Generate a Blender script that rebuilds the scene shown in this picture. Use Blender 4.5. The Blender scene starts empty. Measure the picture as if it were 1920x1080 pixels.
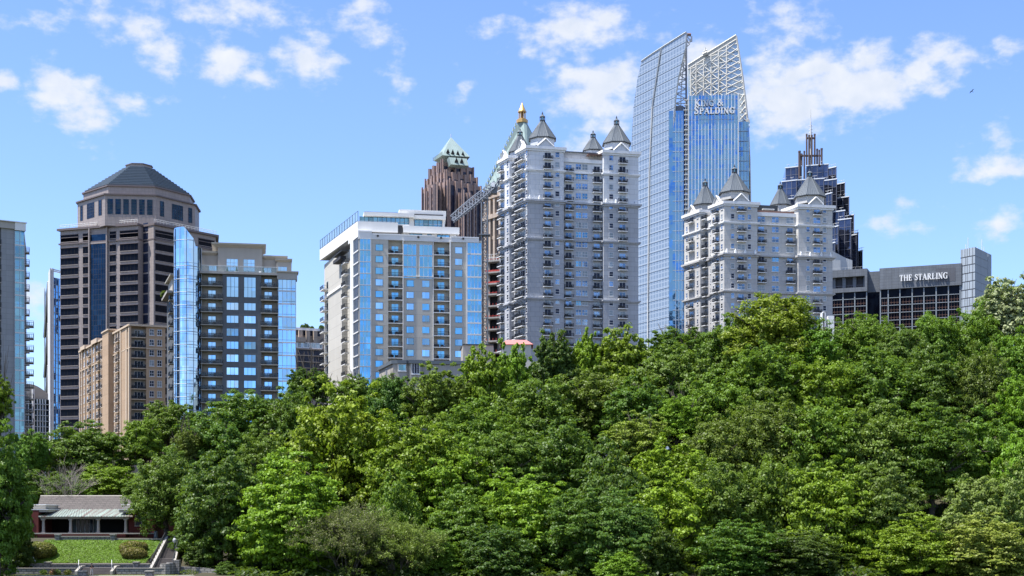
import bpy, math, random
import numpy as np
from mathutils import Vector
R = math.radians
random.seed(7)
SC = bpy.context.scene
COL = SC.collection
# a telephoto view across the lake: eye at the origin, level, looking along +Y
F, HX, HY = 2667.0, 960.0, 980.0
def X(px, Y): return (px - HX) * Y / F
def Z(py, Y): return (HY - py) * Y / F

# ------------------------------------------------------------------ materials
def new_mat(name):
    m = bpy.data.materials.new(name); m.use_nodes = True
    nt = m.node_tree
    return m, nt, nt.nodes['Principled BSDF']
def N(nt, t, **k):
    n = nt.nodes.new(t)
    for a, v in k.items():
        if a.startswith('i_'):
            n.inputs[a[2:].replace('_', ' ')].default_value = v
        else:
            setattr(n, a, v)
    return n
def math_node(nt, op, a, b=None, c=None, clamp=False):
    n = nt.nodes.new('ShaderNodeMath'); n.operation = op; n.use_clamp = clamp
    for i, v in enumerate((a, b, c)):
        if v is None: continue
        if isinstance(v, (int, float)): n.inputs[i].default_value = v
        else: nt.links.new(v, n.inputs[i])
    return n.outputs[0]
def mixc(nt, fac, a, b, mode='MIX'):
    n = nt.nodes.new('ShaderNodeMix'); n.data_type = 'RGBA'; n.blend_type = mode
    for i, v in ((0, fac), (6, a), (7, b)):
        if isinstance(v, (int, float)): n.inputs[i].default_value = v
        elif isinstance(v, (tuple, list)): n.inputs[i].default_value = (*v[:3], 1)
        else: nt.links.new(v, n.inputs[i])
    return n.outputs[2]
def wall_mat(name, col, rough=.85, var=.16, streak=.12, joint=None, jcol=.6, bump=0.0, spec=.3, scale=.25):
    """painted or stone wall: broad tone drift, rain streaks, optional panel joints"""
    m, nt, b = new_mat(name)
    geo = N(nt, 'ShaderNodeNewGeometry')
    n1 = N(nt, 'ShaderNodeTexNoise', i_Scale=scale, i_Detail=6.0)
    nt.links.new(geo.outputs['Position'], n1.inputs['Vector'])
    mp = N(nt, 'ShaderNodeMapping'); mp.inputs['Scale'].default_value = (1.3, 1.3, .08)
    nt.links.new(geo.outputs['Position'], mp.inputs['Vector'])
    n2 = N(nt, 'ShaderNodeTexNoise', i_Scale=1.1, i_Detail=4.0)
    nt.links.new(mp.outputs[0], n2.inputs['Vector'])
    f1 = math_node(nt, 'MULTIPLY_ADD', n1.outputs[0], var * 2, 1 - var)
    f2 = math_node(nt, 'MULTIPLY_ADD', n2.outputs[0], streak * 2, 1 - streak)
    f = math_node(nt, 'MULTIPLY', f1, f2)
    if joint:
        sp = N(nt, 'ShaderNodeSeparateXYZ'); nt.links.new(geo.outputs['Position'], sp.inputs[0])
        cx = math_node(nt, 'MULTIPLY_ADD', sp.outputs[1], .45, sp.outputs[0])
        cb = N(nt, 'ShaderNodeCombineXYZ'); nt.links.new(cx, cb.inputs[0]); nt.links.new(sp.outputs[2], cb.inputs[1])
        br = N(nt, 'ShaderNodeTexBrick'); nt.links.new(cb.outputs[0], br.inputs['Vector'])
        br.inputs['Scale'].default_value = 1.0; br.inputs['Brick Width'].default_value = joint[0]
        br.inputs['Row Height'].default_value = joint[1]; br.inputs['Mortar Size'].default_value = joint[2]
        br.inputs['Color1'].default_value = (1, 1, 1, 1); br.inputs['Color2'].default_value = (.9, .9, .9, 1)
        br.inputs['Mortar'].default_value = (jcol, jcol, jcol, 1); br.offset = joint[3] if len(joint) > 3 else .5
        bw = N(nt, 'ShaderNodeRGBToBW'); nt.links.new(br.outputs['Color'], bw.inputs[0])
        f = math_node(nt, 'MULTIPLY', f, bw.outputs[0])
    cc = N(nt, 'ShaderNodeVectorMath', operation='SCALE'); cc.inputs[0].default_value = col
    nt.links.new(f, cc.inputs['Scale']); nt.links.new(cc.outputs[0], b.inputs['Base Color'])
    b.inputs['Roughness'].default_value = rough; b.inputs['Specular IOR Level'].default_value = spec
    if bump:
        bp = N(nt, 'ShaderNodeBump', i_Strength=bump, i_Distance=.1)
        n3 = N(nt, 'ShaderNodeTexNoise', i_Scale=3.0, i_Detail=8.0); nt.links.new(geo.outputs['Position'], n3.inputs['Vector'])
        nt.links.new(n3.outputs[0], bp.inputs['Height']); nt.links.new(bp.outputs[0], b.inputs['Normal'])
    return m
def glass_mat(name, tint, metal=1.0, rough=.04, vary=.25, wob=.02, pane=(1.6, 3.1), spec=.2):
    """reflective window glass: pane-by-pane tone, slightly uneven sheets"""
    m, nt, b = new_mat(name)
    geo = N(nt, 'ShaderNodeNewGeometry')
    sp = N(nt, 'ShaderNodeSeparateXYZ'); nt.links.new(geo.outputs['Position'], sp.inputs[0])
    cx = math_node(nt, 'MULTIPLY_ADD', sp.outputs[1], .45, sp.outputs[0])
    qx = math_node(nt, 'FLOOR', math_node(nt, 'DIVIDE', cx, pane[0]))
    qz = math_node(nt, 'FLOOR', math_node(nt, 'DIVIDE', sp.outputs[2], pane[1]))
    cb = N(nt, 'ShaderNodeCombineXYZ'); nt.links.new(qx, cb.inputs[0]); nt.links.new(qz, cb.inputs[1])
    wn = N(nt, 'ShaderNodeTexWhiteNoise', noise_dimensions='3D'); nt.links.new(cb.outputs[0], wn.inputs[0])
    f = math_node(nt, 'MULTIPLY_ADD', wn.outputs[0], vary, 1 - vary * .6)
    cc = N(nt, 'ShaderNodeVectorMath', operation='SCALE'); cc.inputs[0].default_value = tint
    nt.links.new(f, cc.inputs['Scale'])
    nt.links.new(cc.outputs[0], b.inputs['Base Color'])
    b.inputs['Metallic'].default_value = metal; b.inputs['Roughness'].default_value = rough
    if metal < .5: b.inputs['Specular IOR Level'].default_value = spec
    # tilt each pane a little
    c2 = N(nt, 'ShaderNodeVectorMath', operation='SUBTRACT'); nt.links.new(wn.outputs[1], c2.inputs[0]); c2.inputs[1].default_value = (.5, .5, .5)
    c3 = N(nt, 'ShaderNodeVectorMath', operation='SCALE', i_Scale=wob); nt.links.new(c2.outputs[0], c3.inputs[0])
    n3 = N(nt, 'ShaderNodeTexNoise', i_Scale=.35, i_Detail=2.0); nt.links.new(geo.outputs['Position'], n3.inputs['Vector'])
    c5 = N(nt, 'ShaderNodeVectorMath', operation='SUBTRACT'); nt.links.new(n3.outputs[1], c5.inputs[0]); c5.inputs[1].default_value = (.5, .5, .5)
    c6 = N(nt, 'ShaderNodeVectorMath', operation='SCALE', i_Scale=wob * 2.5); nt.links.new(c5.outputs[0], c6.inputs[0])
    c4 = N(nt, 'ShaderNodeVectorMath', operation='ADD'); nt.links.new(geo.outputs['Normal'], c4.inputs[0]); nt.links.new(c3.outputs[0], c4.inputs[1])
    c7 = N(nt, 'ShaderNodeVectorMath', operation='ADD'); nt.links.new(c4.outputs[0], c7.inputs[0]); nt.links.new(c6.outputs[0], c7.inputs[1])
    nt.links.new(c7.outputs[0], b.inputs['Normal'])
    return m
def plain(name, col, rough=.6, metal=0.0, spec=.4):
    m, nt, b = new_mat(name)
    oi = N(nt, 'ShaderNodeNewGeometry'); n1 = N(nt, 'ShaderNodeTexNoise', i_Scale=.9, i_Detail=4.0)
    nt.links.new(oi.outputs['Position'], n1.inputs['Vector'])
    f = math_node(nt, 'MULTIPLY_ADD', n1.outputs[0], .3, .85)
    cc = N(nt, 'ShaderNodeVectorMath', operation='SCALE'); cc.inputs[0].default_value = col
    nt.links.new(f, cc.inputs['Scale']); nt.links.new(cc.outputs[0], b.inputs['Base Color'])
    b.inputs['Roughness'].default_value = rough; b.inputs['Metallic'].default_value = metal
    b.inputs['Specular IOR Level'].default_value = spec
    return m
def leaf_mat(name):
    """leaves: colour of the species from the object, tone drift per leaf and per limb"""
    m, nt, b = new_mat(name)
    oi = N(nt, 'ShaderNodeObjectInfo'); geo = N(nt, 'ShaderNodeNewGeometry')
    n1 = N(nt, 'ShaderNodeTexNoise', i_Scale=.45, i_Detail=3.0); nt.links.new(geo.outputs['Position'], n1.inputs['Vector'])
    f = math_node(nt, 'MULTIPLY_ADD', geo.outputs['Random Per Island'], .7, .65)
    f2 = math_node(nt, 'MULTIPLY_ADD', n1.outputs[0], .8, .6)
    f3 = math_node(nt, 'MULTIPLY', f, f2)
    cc = N(nt, 'ShaderNodeVectorMath', operation='SCALE'); nt.links.new(oi.outputs['Color'], cc.inputs[0]); nt.links.new(f3, cc.inputs['Scale'])
    yel = mixc(nt, math_node(nt, 'MULTIPLY', n1.outputs[0], .35), cc.outputs[0], (.13, .20, .015))
    nt.links.new(yel, b.inputs['Base Color'])
    b.inputs['Roughness'].default_value = .5; b.inputs['Specular IOR Level'].default_value = .3
    tr = N(nt, 'ShaderNodeBsdfTranslucent')
    tc = mixc(nt, .55, yel, (.32, .50, .03)); nt.links.new(tc, tr.inputs[0])
    mx = N(nt, 'ShaderNodeMixShader'); mx.inputs[0].default_value = .28
    nt.links.new(b.outputs[0], mx.inputs[1]); nt.links.new(tr.outputs[0], mx.inputs[2])
    nt.links.new(mx.outputs[0], nt.nodes['Material Output'].inputs[0])
    return m
M = {}
M['white'] = wall_mat('white_paint', (.72, .73, .74), joint=(3.2, 1.55, .05), jcol=.72, var=.06, streak=.07)
M['white2'] = wall_mat('warm_white_paint', (.60, .585, .55), joint=(3.2, 1.55, .05), jcol=.75, var=.08, streak=.08)
M['trim'] = wall_mat('white_trim', (.78, .78, .77), var=.05, streak=.08)
M['grey'] = wall_mat('grey_paint', (.46, .47, .49), joint=(3.2, 1.55, .06), jcol=.68, var=.08, streak=.08)
M['grey2'] = wall_mat('warm_grey_paint', (.50, .49, .475), joint=(3.2, 1.55, .05), jcol=.72, var=.08, streak=.08)
M['cream'] = wall_mat('cream_stucco', (.555, .525, .455), joint=(8, 3.11, .05, 0), jcol=.7, var=.06, streak=.08)
M['offwhite'] = wall_mat('offwhite_stucco', (.76, .75, .72), var=.05, streak=.06)
M['tan'] = wall_mat('tan_stucco', (.44, .31, .20), joint=(6, 3.0, .05, 0), jcol=.75, var=.1, streak=.12)
M['tanlight'] = wall_mat('pale_tan_trim', (.55, .43, .31), var=.06, streak=.1)
M['slate'] = wall_mat('slate_grey_stucco', (.13, .14, .15), joint=(8, 3.11, .05, 0), jcol=.7, var=.1, streak=.15)
M['beige'] = wall_mat('beige_stucco', (.40, .37, .33), var=.06, streak=.1)
M['granite'] = wall_mat('pink_granite', (.335, .285, .26), rough=.5, joint=(1.5, 1.3, .05, 0), jcol=.7, var=.08, streak=.08)
M['granited'] = wall_mat('granite_coping', (.16, .13, .125), rough=.5, var=.08, streak=.08)
M['redgranite'] = wall_mat('red_granite', (.33, .235, .20), rough=.5, joint=(1.6, 1.95, .06, 0), jcol=.6, var=.12, streak=.12)
M['palegranite'] = wall_mat('pale_granite', (.46, .37, .29), rough=.6, joint=(1.6, 1.95, .08, 0), jcol=.7, var=.1, streak=.1)
M['concrete'] = wall_mat('grey_concrete', (.155, .17, .19), joint=(1.9, 1.2, .05, 0), jcol=.65, var=.22, streak=.3, bump=.2)
M['concreted'] = wall_mat('dark_concrete_patch', (.11, .115, .13), var=.15, streak=.2)
M['panel'] = wall_mat('ribbed_concrete_panel', (.36, .41, .46), joint=(.45, 30, .05, 0), jcol=.6, var=.1, streak=.15)
M['slab'] = wall_mat('bare_concrete', (.36, .34, .31), var=.15, streak=.2)
M['stone'] = wall_mat('field_stone', (.26, .25, .23), joint=(.7, .35, .05), jcol=.45, var=.35, streak=.3, bump=.5, scale=1.2)
M['cap'] = wall_mat('pale_stone_cap', (.35, .325, .275), var=.1, streak=.1)
M['brick'] = wall_mat('red_brick', (.13, .032, .026), joint=(.5, .16, .02), jcol=.8, var=.15, streak=.15)
M['shingle'] = wall_mat('weathered_shingle', (.115, .10, .088), joint=(.8, .32, .05), jcol=.6, var=.4, streak=.3, scale=1.5)
M['zinc'] = plain('zinc_roof', (.125, .145, .165), .6, 0, .25)
M['darkmetal'] = plain('dark_metal', (.045, .05, .055), .5)
M['railing'] = plain('black_railing', (.03, .033, .04), .5)
M['steel'] = plain('white_steel', (.62, .62, .60), .5)
M['greysteel'] = plain('grey_steel', (.16, .18, .22), .5)
M['cranesteel'] = plain('crane_steel', (.17, .19, .22), .5)
M['red'] = plain('red_barrier', (.42, .05, .04), .7)
M['gold'] = plain('gilding', (.62, .38, .13), .4, .4)
M['copper'] = wall_mat('green_copper', (.29, .37, .345), rough=.6, joint=(1.4, 200, .12, 0), jcol=.75, var=.12, streak=.15)
M['pinkroof'] = plain('pink_roof', (.55, .19, .17), .7)
M['slateroof'] = wall_mat('blue_slate_roof', (.13, .16, .19), rough=.45, var=.12, streak=.1)
M['frame'] = plain('window_frame', (.62, .62, .62), .6)
M['mull'] = plain('mullion', (.42, .50, .58), .5)
M['mullw'] = plain('white_mullion', (.70, .74, .78), .45)
M['mulld'] = plain('dark_mullion', (.05, .06, .09), .5)
M['rust'] = plain('bronze_mullion', (.16, .09, .07), .5)
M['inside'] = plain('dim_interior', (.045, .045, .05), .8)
M['black'] = plain('unlit_interior', (.012, .012, .014), .9)
M['glass'] = glass_mat('sky_blue_glass', (.34, .60, .88), vary=.3, wob=.02)
M['glassb'] = glass_mat('vivid_blue_glass', (.16, .42, .66), vary=.2, wob=.03, pane=(2.0, 3.1))
M['glasspale'] = glass_mat('pale_blue_glass', (.46, .68, .90), vary=.25, wob=.05, pane=(1.5, 3.1))
M['glassg'] = glass_mat('grey_blue_glass', (.20, .265, .34), vary=1.0, wob=.03, pane=(1.3, 1.6))
M['glasst'] = glass_mat('teal_glass', (.16, .33, .44), vary=.5, wob=.03)
M['glassd'] = glass_mat('dark_glass', (.006, .008, .016), metal=0, rough=.06, vary=.5, wob=.03, pane=(1.4, 3.9), spec=.06)
M['glassn'] = glass_mat('navy_glass', (.022, .030, .06), metal=0, rough=.05, vary=.6, wob=.04, pane=(1.6, 2.0))
M['glassk'] = glass_mat('deep_blue_glass', (.16, .33, .54), vary=.16, wob=.05, pane=(1.5, 4.2))
M['glasslake'] = glass_mat('navy_bay_glass', (.022, .042, .065), vary=.5, wob=.03, pane=(1.4, 2.0))
M['curtain'] = glass_mat('curtained_pane', (.30, .34, .36), metal=.25, rough=.25, vary=.5)
M['creamsteel'] = plain('cream_painted_steel', (.62, .60, .54), .6)
M['leaf'] = leaf_mat('leaf')
M['bark'] = wall_mat('bark', (.085, .07, .055), var=.3, streak=.3, scale=1.0)
M['barkpale'] = wall_mat('pale_dead_bark', (.30, .26, .22), var=.2, streak=.2, scale=1.0)

# ------------------------------------------------------------------ mesh builder
class MB:
    def __init__(s): s.v = []; s.f = []; s.m = []; s.mats = []; s.cuts = []
    def cut(s): s.cuts.append((len(s.v), len(s.f)))     # what follows is a separate piece
    def mi(s, mat):
        if isinstance(mat, str): mat = M[mat]
        if mat not in s.mats: s.mats.append(mat)
        return s.mats.index(mat)
    def add(s, vs, fs, mat):
        o = len(s.v); k = s.mi(mat); s.v.extend(vs)
        for f in fs: s.f.append(tuple(i + o for i in f)); s.m.append(k)
    def box(s, x0, x1, y0, y1, z0, z1, mat):
        s.add([(x0, y0, z0), (x1, y0, z0), (x1, y1, z0), (x0, y1, z0), (x0, y0, z1), (x1, y0, z1), (x1, y1, z1), (x0, y1, z1)],
              [(0, 3, 2, 1), (4, 5, 6, 7), (0, 1, 5, 4), (1, 2, 6, 5), (2, 3, 7, 6), (3, 0, 4, 7)], mat)
    def prism(s, pts, z0, z1, mat, top=None):
        n = len(pts); zt = z1 if hasattr(z1, '__len__') else [z1] * n; zb = z0 if hasattr(z0, '__len__') else [z0] * n
        vs = [(p[0], p[1], zb[i]) for i, p in enumerate(pts)] + [(p[0], p[1], zt[i]) for i, p in enumerate(pts)]
        s.add(vs, [(i, (i + 1) % n, n + (i + 1) % n, n + i) for i in range(n)] + [tuple(reversed(range(n)))], mat)
        s.add(vs[n:], [tuple(range(n))], top or mat)
    def frustum(s, c, r0, r1, z0, z1, mat, n=8, rot=0.0, cap=True):
        a = [(c[0] + r0 * math.cos(rot + 2 * math.pi * i / n), c[1] + r0 * math.sin(rot + 2 * math.pi * i / n), z0) for i in range(n)]
        b = [(c[0] + r1 * math.cos(rot + 2 * math.pi * i / n), c[1] + r1 * math.sin(rot + 2 * math.pi * i / n), z1) for i in range(n)]
        s.add(a + b, [(i, (i + 1) % n, n + (i + 1) % n, n + i) for i in range(n)] + ([tuple(range(n, 2 * n)), tuple(reversed(range(n)))] if cap else []), mat)
    def tube(s, p, q, r0, mat, r1=None, n=5):
        p = Vector(p); q = Vector(q); r1 = r0 if r1 is None else r1
        d = (q - p).normalized(); a = d.cross(Vector((0, 0, 1)))
        if a.length < 1e-3: a = Vector((1, 0, 0))
        a.normalize(); b = d.cross(a)
        vs = []
        for c, r in ((p, r0), (q, r1)):
            for i in range(n):
                t = 2 * math.pi * i / n; vs.append(tuple(c + a * (r * math.cos(t)) + b * (r * math.sin(t))))
        s.add(vs, [(i, (i + 1) % n, n + (i + 1) % n, n + i) for i in range(n)] + [tuple(reversed(range(n))), tuple(range(n, 2 * n))], mat)
    def merge(s, o, T):
        off = len(s.v); s.v.extend(T(p) for p in o.v)
        ks = [s.mi(m) for m in o.mats]
        for f, k in zip(o.f, o.m): s.f.append(tuple(i + off for i in f)); s.m.append(ks[k])
    def mesh(s, name, origin=(0, 0, 0)):
        me = bpy.data.meshes.new(name)
        ox, oy, oz = origin
        me.from_pydata([(x - ox, y - oy, z - oz) for x, y, z in s.v], [], s.f)
        for m in s.mats: me.materials.append(m)
        me.polygons.foreach_set('material_index', s.m); me.update()
        return me
    def build(s, name, parent=None, label=None):
        if not s.v: return None
        o = origin = (0, 0, 0)
        p = parent
        while p is not None:
            origin = tuple(a + b for a, b in zip(origin, p.location)); p = p.parent
        me = s.mesh(name, origin); ob = bpy.data.objects.new(name, me); COL.objects.link(ob)
        ob.parent = parent
        if label: ob['label'] = label
        return ob
class Fr:
    """a facade's own axes: u along it, w out of it, z up; a is its left end, b its right end"""
    def __init__(s, a, b):
        s.a = a; d = (b[0] - a[0], b[1] - a[1]); s.L = math.hypot(*d); s.e = (d[0] / s.L, d[1] / s.L); s.n = (s.e[1], -s.e[0])
        s.ang = math.atan2(s.e[1], s.e[0])
    def u(s, px):
        t = (px - HX) / F; return (t * s.a[1] - s.a[0]) / (s.e[0] - t * s.e[1])
    def Y(s, u): return s.a[1] + s.e[1] * u
    def z(s, py, u=0.0): return (HY - py) * s.Y(u) / F
    def P(s, u, w=0.0): return (s.a[0] + s.e[0] * u + s.n[0] * w, s.a[1] + s.e[1] * u + s.n[1] * w)
    def box(s, mb, u0, u1, w0, w1, z0, z1, mat):
        pts = [s.P(u0, w1), s.P(u1, w1), s.P(u1, w0), s.P(u0, w0)]
        mb.prism(pts, z0, z1, mat)
def pt(px, Y): return (X(px, Y), Y)
def tag(o, label=None, cat=None, group=None, kind=None):
    if label: o['label'] = label
    if cat: o['category'] = cat
    if group: o['group'] = group
    if kind: o['kind'] = kind
    return o
def thing(name, label, cat, loc, group=None):
    o = bpy.data.objects.new(name, None); COL.objects.link(o); o.location = loc; o.empty_display_size = 1
    return tag(o, label, cat, group)
MESHES = {}
RV = random.Random(99)
class Bld:
    def __init__(s, name, label, loc, cat='building', group=None):
        s.root = thing(name, label, cat, loc, group); s.reps = {}
    def part(s, name, mb, label=None):
        if not mb.cuts: return mb.build(name, s.root, label)
        for (v0, f0), (v1, f1) in zip(mb.cuts, mb.cuts[1:] + [(len(mb.v), len(mb.f))]):
            if f1 == f0: continue
            q = MB(); q.v = mb.v[v0:v1]; q.f = [tuple(i - v0 for i in f) for f in mb.f[f0:f1]]; q.m = mb.m[f0:f1]; q.mats = mb.mats; q.build(name, s.root, label)
    def rep(s, name, proto, fr, u, w, z):
        if isinstance(proto, list): proto = RV.choice(proto)
        x, y = fr.P(u, w); s.reps.setdefault(name, []).append((math.hypot(x, y) - z * .2, proto, x, y, z, fr.ang))
    def done(s):
        for name, L in s.reps.items():
            L.sort(key=lambda t: t[0])
            for d, proto, x, y, z, a in L[:100]:
                key = id(proto)
                if key not in MESHES: MESHES[key] = (proto, proto.mesh(name))
                o = bpy.data.objects.new(name, MESHES[key][1]); COL.objects.link(o)
                o.parent = s.root; l = s.root.location; o.location = (x - l.x, y - l.y, z - l.z); o.rotation_euler.z = a
            if L[100:]:
                mb = MB()
                for d, proto, x, y, z, a in L[100:]:
                    c, sn = math.cos(a), math.sin(a)
                    mb.merge(proto, lambda p: (x + p[0] * c - p[1] * sn, y + p[0] * sn + p[1] * c, z + p[2]))
                o = mb.build(name + '_mass' if False else name, s.root); o['kind'] = 'stuff'
        return s.root
# protos: origin at bottom centre on the wall plane, x along the wall, -y out of it
def win(w, h, cols=1, rows=2, glass='glassg', frame='frame', ft=.14, mt=.09, out=.07, sill=True):
    mb = MB(); mb.box(-w / 2, w / 2, -.03, .05, 0, h, glass)
    for x0, x1 in ((-w / 2, -w / 2 + ft), (w / 2 - ft, w / 2)): mb.box(x0, x1, -out, .0, 0, h, frame)
    for z0, z1 in ((0, ft), (h - ft, h)): mb.box(-w / 2 + ft, w / 2 - ft, -out, 0, z0, z1, frame)
    for i in range(1, cols): mb.box(-w / 2 + w * i / cols - mt / 2, -w / 2 + w * i / cols + mt / 2, -out + .01, 0, ft, h - ft, frame)
    for j in range(1, rows): mb.box(-w / 2 + ft, w / 2 - ft, -out + .02, 0, h * j / rows - mt / 2, h * j / rows + mt / 2, frame)
    if sill: mb.box(-w / 2 - .12, w / 2 + .12, -out - .12, 0, -.16, 0, frame)
    return mb
def balcony(w, d=1.3, h=1.1, slab='trim', rail='railing', t=.2, nb=14, solid=None, clutter=0):
    """slab, its railing and what stands behind it; top of slab is z = 0"""
    mb = MB(); mb.box(-w / 2, w / 2, -d, 0, -t, 0, slab)
    for z in (h - .07, .1): mb.box(-w / 2, w / 2, -d, -d + .06, z, z + .07, rail)
    for x in (-w / 2, w / 2 - .06):
        mb.box(x, x + .06, -d + .06, 0, h - .07, h, rail); mb.box(x, x + .06, -d + .06, 0, .1, .17, rail)
    for i in range(nb + 1):
        x = -w / 2 + (w - .05) * i / nb; mb.box(x, x + .05, -d + .005, -d + .055, .17, h - .07, rail)
    for i in range(4):
        y = -d + .1 + (d - .15) * i / 4
        for x in (-w / 2, w / 2 - .05): mb.box(x + .005, x + .045, y, y + .04, .17, h - .07, rail)
    if solid: mb.box(-w / 2 + .05, w / 2 - .05, -d + .06, -d + .08, .12, h - .1, solid)
    rnd = random.Random(clutter)
    for k in range(clutter and 3):
        x = rnd.uniform(-w / 2 + .4, w / 2 - .5); a = rnd.uniform(.25, .45)
        mb.box(x - a, x + a, -d * .75, -d * .35, 0, .45, 'darkmetal'); mb.box(x - a, x + a, -d * .38, -d * .3, .45, rnd.uniform(.8, 1.05), 'darkmetal')
    return mb
# ------------------------------------------------------------------ ground
def sst(t): t = min(1, max(0, t)); return t * t * (3 - 2 * t)
def gz0(x, y):
    s = min(1.25, max(-.3, (x + 110) / 220)); gp = -1 + 24 * s
    t = sst((y - 196) / 100)
    h = -7.5 + (gp + 7.5) * t
    if y > 300: h += 4 * sst((y - 300) / 200)
    if y < 196: h = -7.5 - 5 * sst((196 - y) / 7)
    return h
def gz(x, y):
    h = gz0(x, y)
    kx = sst((x + 92) / 5) * sst((-44 - x) / 2.5); ky = sst((y - 193) / 4) * sst((268 - y) / 14)
    k = kx * ky
    if k > 0:
        if y < 206.3: p = -7.5
        elif y < 207.2: p = -7.5 + 1.6 * (y - 206.3) / .9
        elif y < 218: p = -5.9 + 3.2 * (y - 207.2) / 10.8
        elif y < 218.6: p = -2.7 + .3 * (y - 218) / .6
        else: p = -2.4
        if -53.4 < x < -48.2 and 204 < y < 219.5: p -= 1.3
        h = h * (1 - k) + p * k
    return h
def ground():
    xs = list(np.concatenate([np.linspace(-3000, -200, 15), np.arange(-180, -96, 6), np.arange(-96, -40, .8), np.arange(-40, 160, 5), np.linspace(200, 3000, 15)]))
    ys = list(np.concatenate([np.linspace(-60, 180, 9), np.arange(188, 200, 1.5), np.arange(200, 222, .45), np.arange(222, 310, 3), np.linspace(320, 700, 20), np.linspace(800, 6000, 12)]))
    mb = MB(); vs = [(x, y, gz(x, y)) for y in ys for x in xs]; n = len(xs)
    fs = [(j * n + i, j * n + i + 1, (j + 1) * n + i + 1, (j + 1) * n + i) for j in range(len(ys) - 1) for i in range(n - 1)]
    m, nt, b = new_mat('park_ground')
    geo = N(nt, 'ShaderNodeNewGeometry'); n1 = N(nt, 'ShaderNodeTexNoise', i_Scale=.35, i_Detail=8.0); n2 = N(nt, 'ShaderNodeTexNoise', i_Scale=5.0, i_Detail=6.0)
    for q in (n1, n2): nt.links.new(geo.outputs['Position'], q.inputs['Vector'])
    c = mixc(nt, n1.outputs[0], (.030, .034, .012), (.05, .045, .022)); c2 = mixc(nt, n2.outputs[0], c, (.09, .06, .035), 'MIX')
    mxx = mixc(nt, .35, c, c2)
    nt.links.new(mxx, b.inputs['Base Color']); b.inputs['Roughness'].default_value = .95
    mb.add(vs, fs, m); o = mb.build('ground'); tag(o, kind='structure')
    for p in o.data.polygons: p.use_smooth = True
    w = MB(); w.add([(-3000, -60, -8.6), (3000, -60, -8.6), (3000, 193, -8.6), (-3000, 193, -8.6)], [(0, 1, 2, 3)], glass_mat('lake_water', (.02, .035, .02), metal=0, rough=.08, vary=0, wob=.05))
    tag(w.build('lake_water'), kind='structure')
ground()

# ------------------------------------------------------------------ twin style white towers with pyramid turrets
def skb(mb, C, eR, eL, s0, s1, t0, t1, z0, z1, mat, top=None):
    P = lambda s, t: (C[0] + eR[0] * s + eL[0] * t, C[1] + eR[1] * s + eL[1] * t)
    mb.prism([P(s0, t0), P(s1, t0), P(s1, t1), P(s0, t1)], z0, z1, mat, top)
def turret(b, px, Y, pyb, pya, pyf, halfpx, drum, wallm, n=8):
    cx, cy = pt(px, Y); r = halfpx * Y / F; zb, za, zf = Z(pyb, Y), Z(pya, Y), Z(pyf, Y)
    rt = R(22.5)
    d = MB(); d.frustum((cx, cy), r * .93, r * .93, zb - drum, zb - .2, wallm, n, rt); b.part('turret_drum', d)
    m = MB(); m.frustum((cx, cy), r * 1.06, r * 1.06, zb - .25, zb, 'darkmetal', n, rt)
    m.frustum((cx, cy), r * 1.04, .75, zb, za, 'zinc', n, rt)
    for i in range(n):      # raised seams
        for k in range(-2, 3):
            a0 = rt + 2 * math.pi * (i + .5) / n; hw = math.tan(math.pi / n) * k / 3.0; rr = math.cos(math.pi / n)
            f = lambda rad, z: (cx + rad * rr * (math.cos(a0) - hw * math.sin(a0)), cy + rad * rr * (math.sin(a0) + hw * math.cos(a0)), z)
            m.tube(f(r * 1.05, zb + .03), f(.78, za), .07, 'zinc', n=3)
        a = rt + 2 * math.pi * i / n
        m.tube((cx + r * 1.05 * math.cos(a), cy + r * 1.05 * math.sin(a), zb + .03), (cx + .78 * math.cos(a), cy + .78 * math.sin(a), za), .1, 'zinc', n=4)
    ro = b.part('turret_roof', m)
    hl = (zf - za)
    l = MB(); l.frustum((cx, cy), .95, .95, za, za + hl * .1, 'darkmetal', 8, rt)
    for i in range(8):
        a = rt + 2 * math.pi * i / 8; l.tube((cx + .8 * math.cos(a), cy + .8 * math.sin(a), za + hl * .1), (cx + .8 * math.cos(a), cy + .8 * math.sin(a), za + hl * .45), .12, 'darkmetal', n=4)
    l.frustum((cx, cy), .5, .5, za + hl * .1, za + hl * .45, 'glasst', 8, rt)
    l.frustum((cx, cy), 1.0, .35, za + hl * .45, za + hl * .68, 'zinc', 8, rt); l.build('lantern', ro)
    f = MB(); f.frustum((cx, cy), .1, .3, za + hl * .66, za + hl * .74, 'darkmetal', 6); f.frustum((cx, cy), .3, .03, za + hl * .74, zf, 'darkmetal', 6); f.build('finial', ro)
def gable(b, fr, u0, u1, w, z, h, mat):
    g = MB(); um = (u0 + u1) / 2
    A = [fr.P(u0, w), fr.P(u1, w), fr.P(um, w)]; B = [fr.P(u0, w - .8), fr.P(u1, w - .8), fr.P(um, w - .8)]
    zz = (z, z, z + h)
    g.add([(p[0], p[1], zz[i]) for i, p in enumerate(A)] + [(p[0], p[1], zz[i]) for i, p in enumerate(B)], [(0, 1, 2), (5, 4, 3), (0, 2, 5, 3), (2, 1, 4, 5), (1, 0, 3, 4)], mat)
    for (ua, za, ub, zb) in ((u0, z, um, z + h), (um, z + h, u1, z)):
        pa, pb = fr.P(ua, w + .15), fr.P(ub, w + .15); g.tube((*pa, za + .1), (*pb, zb + .1), .28, 'trim', n=4)
    b.part('gable', g)
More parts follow.
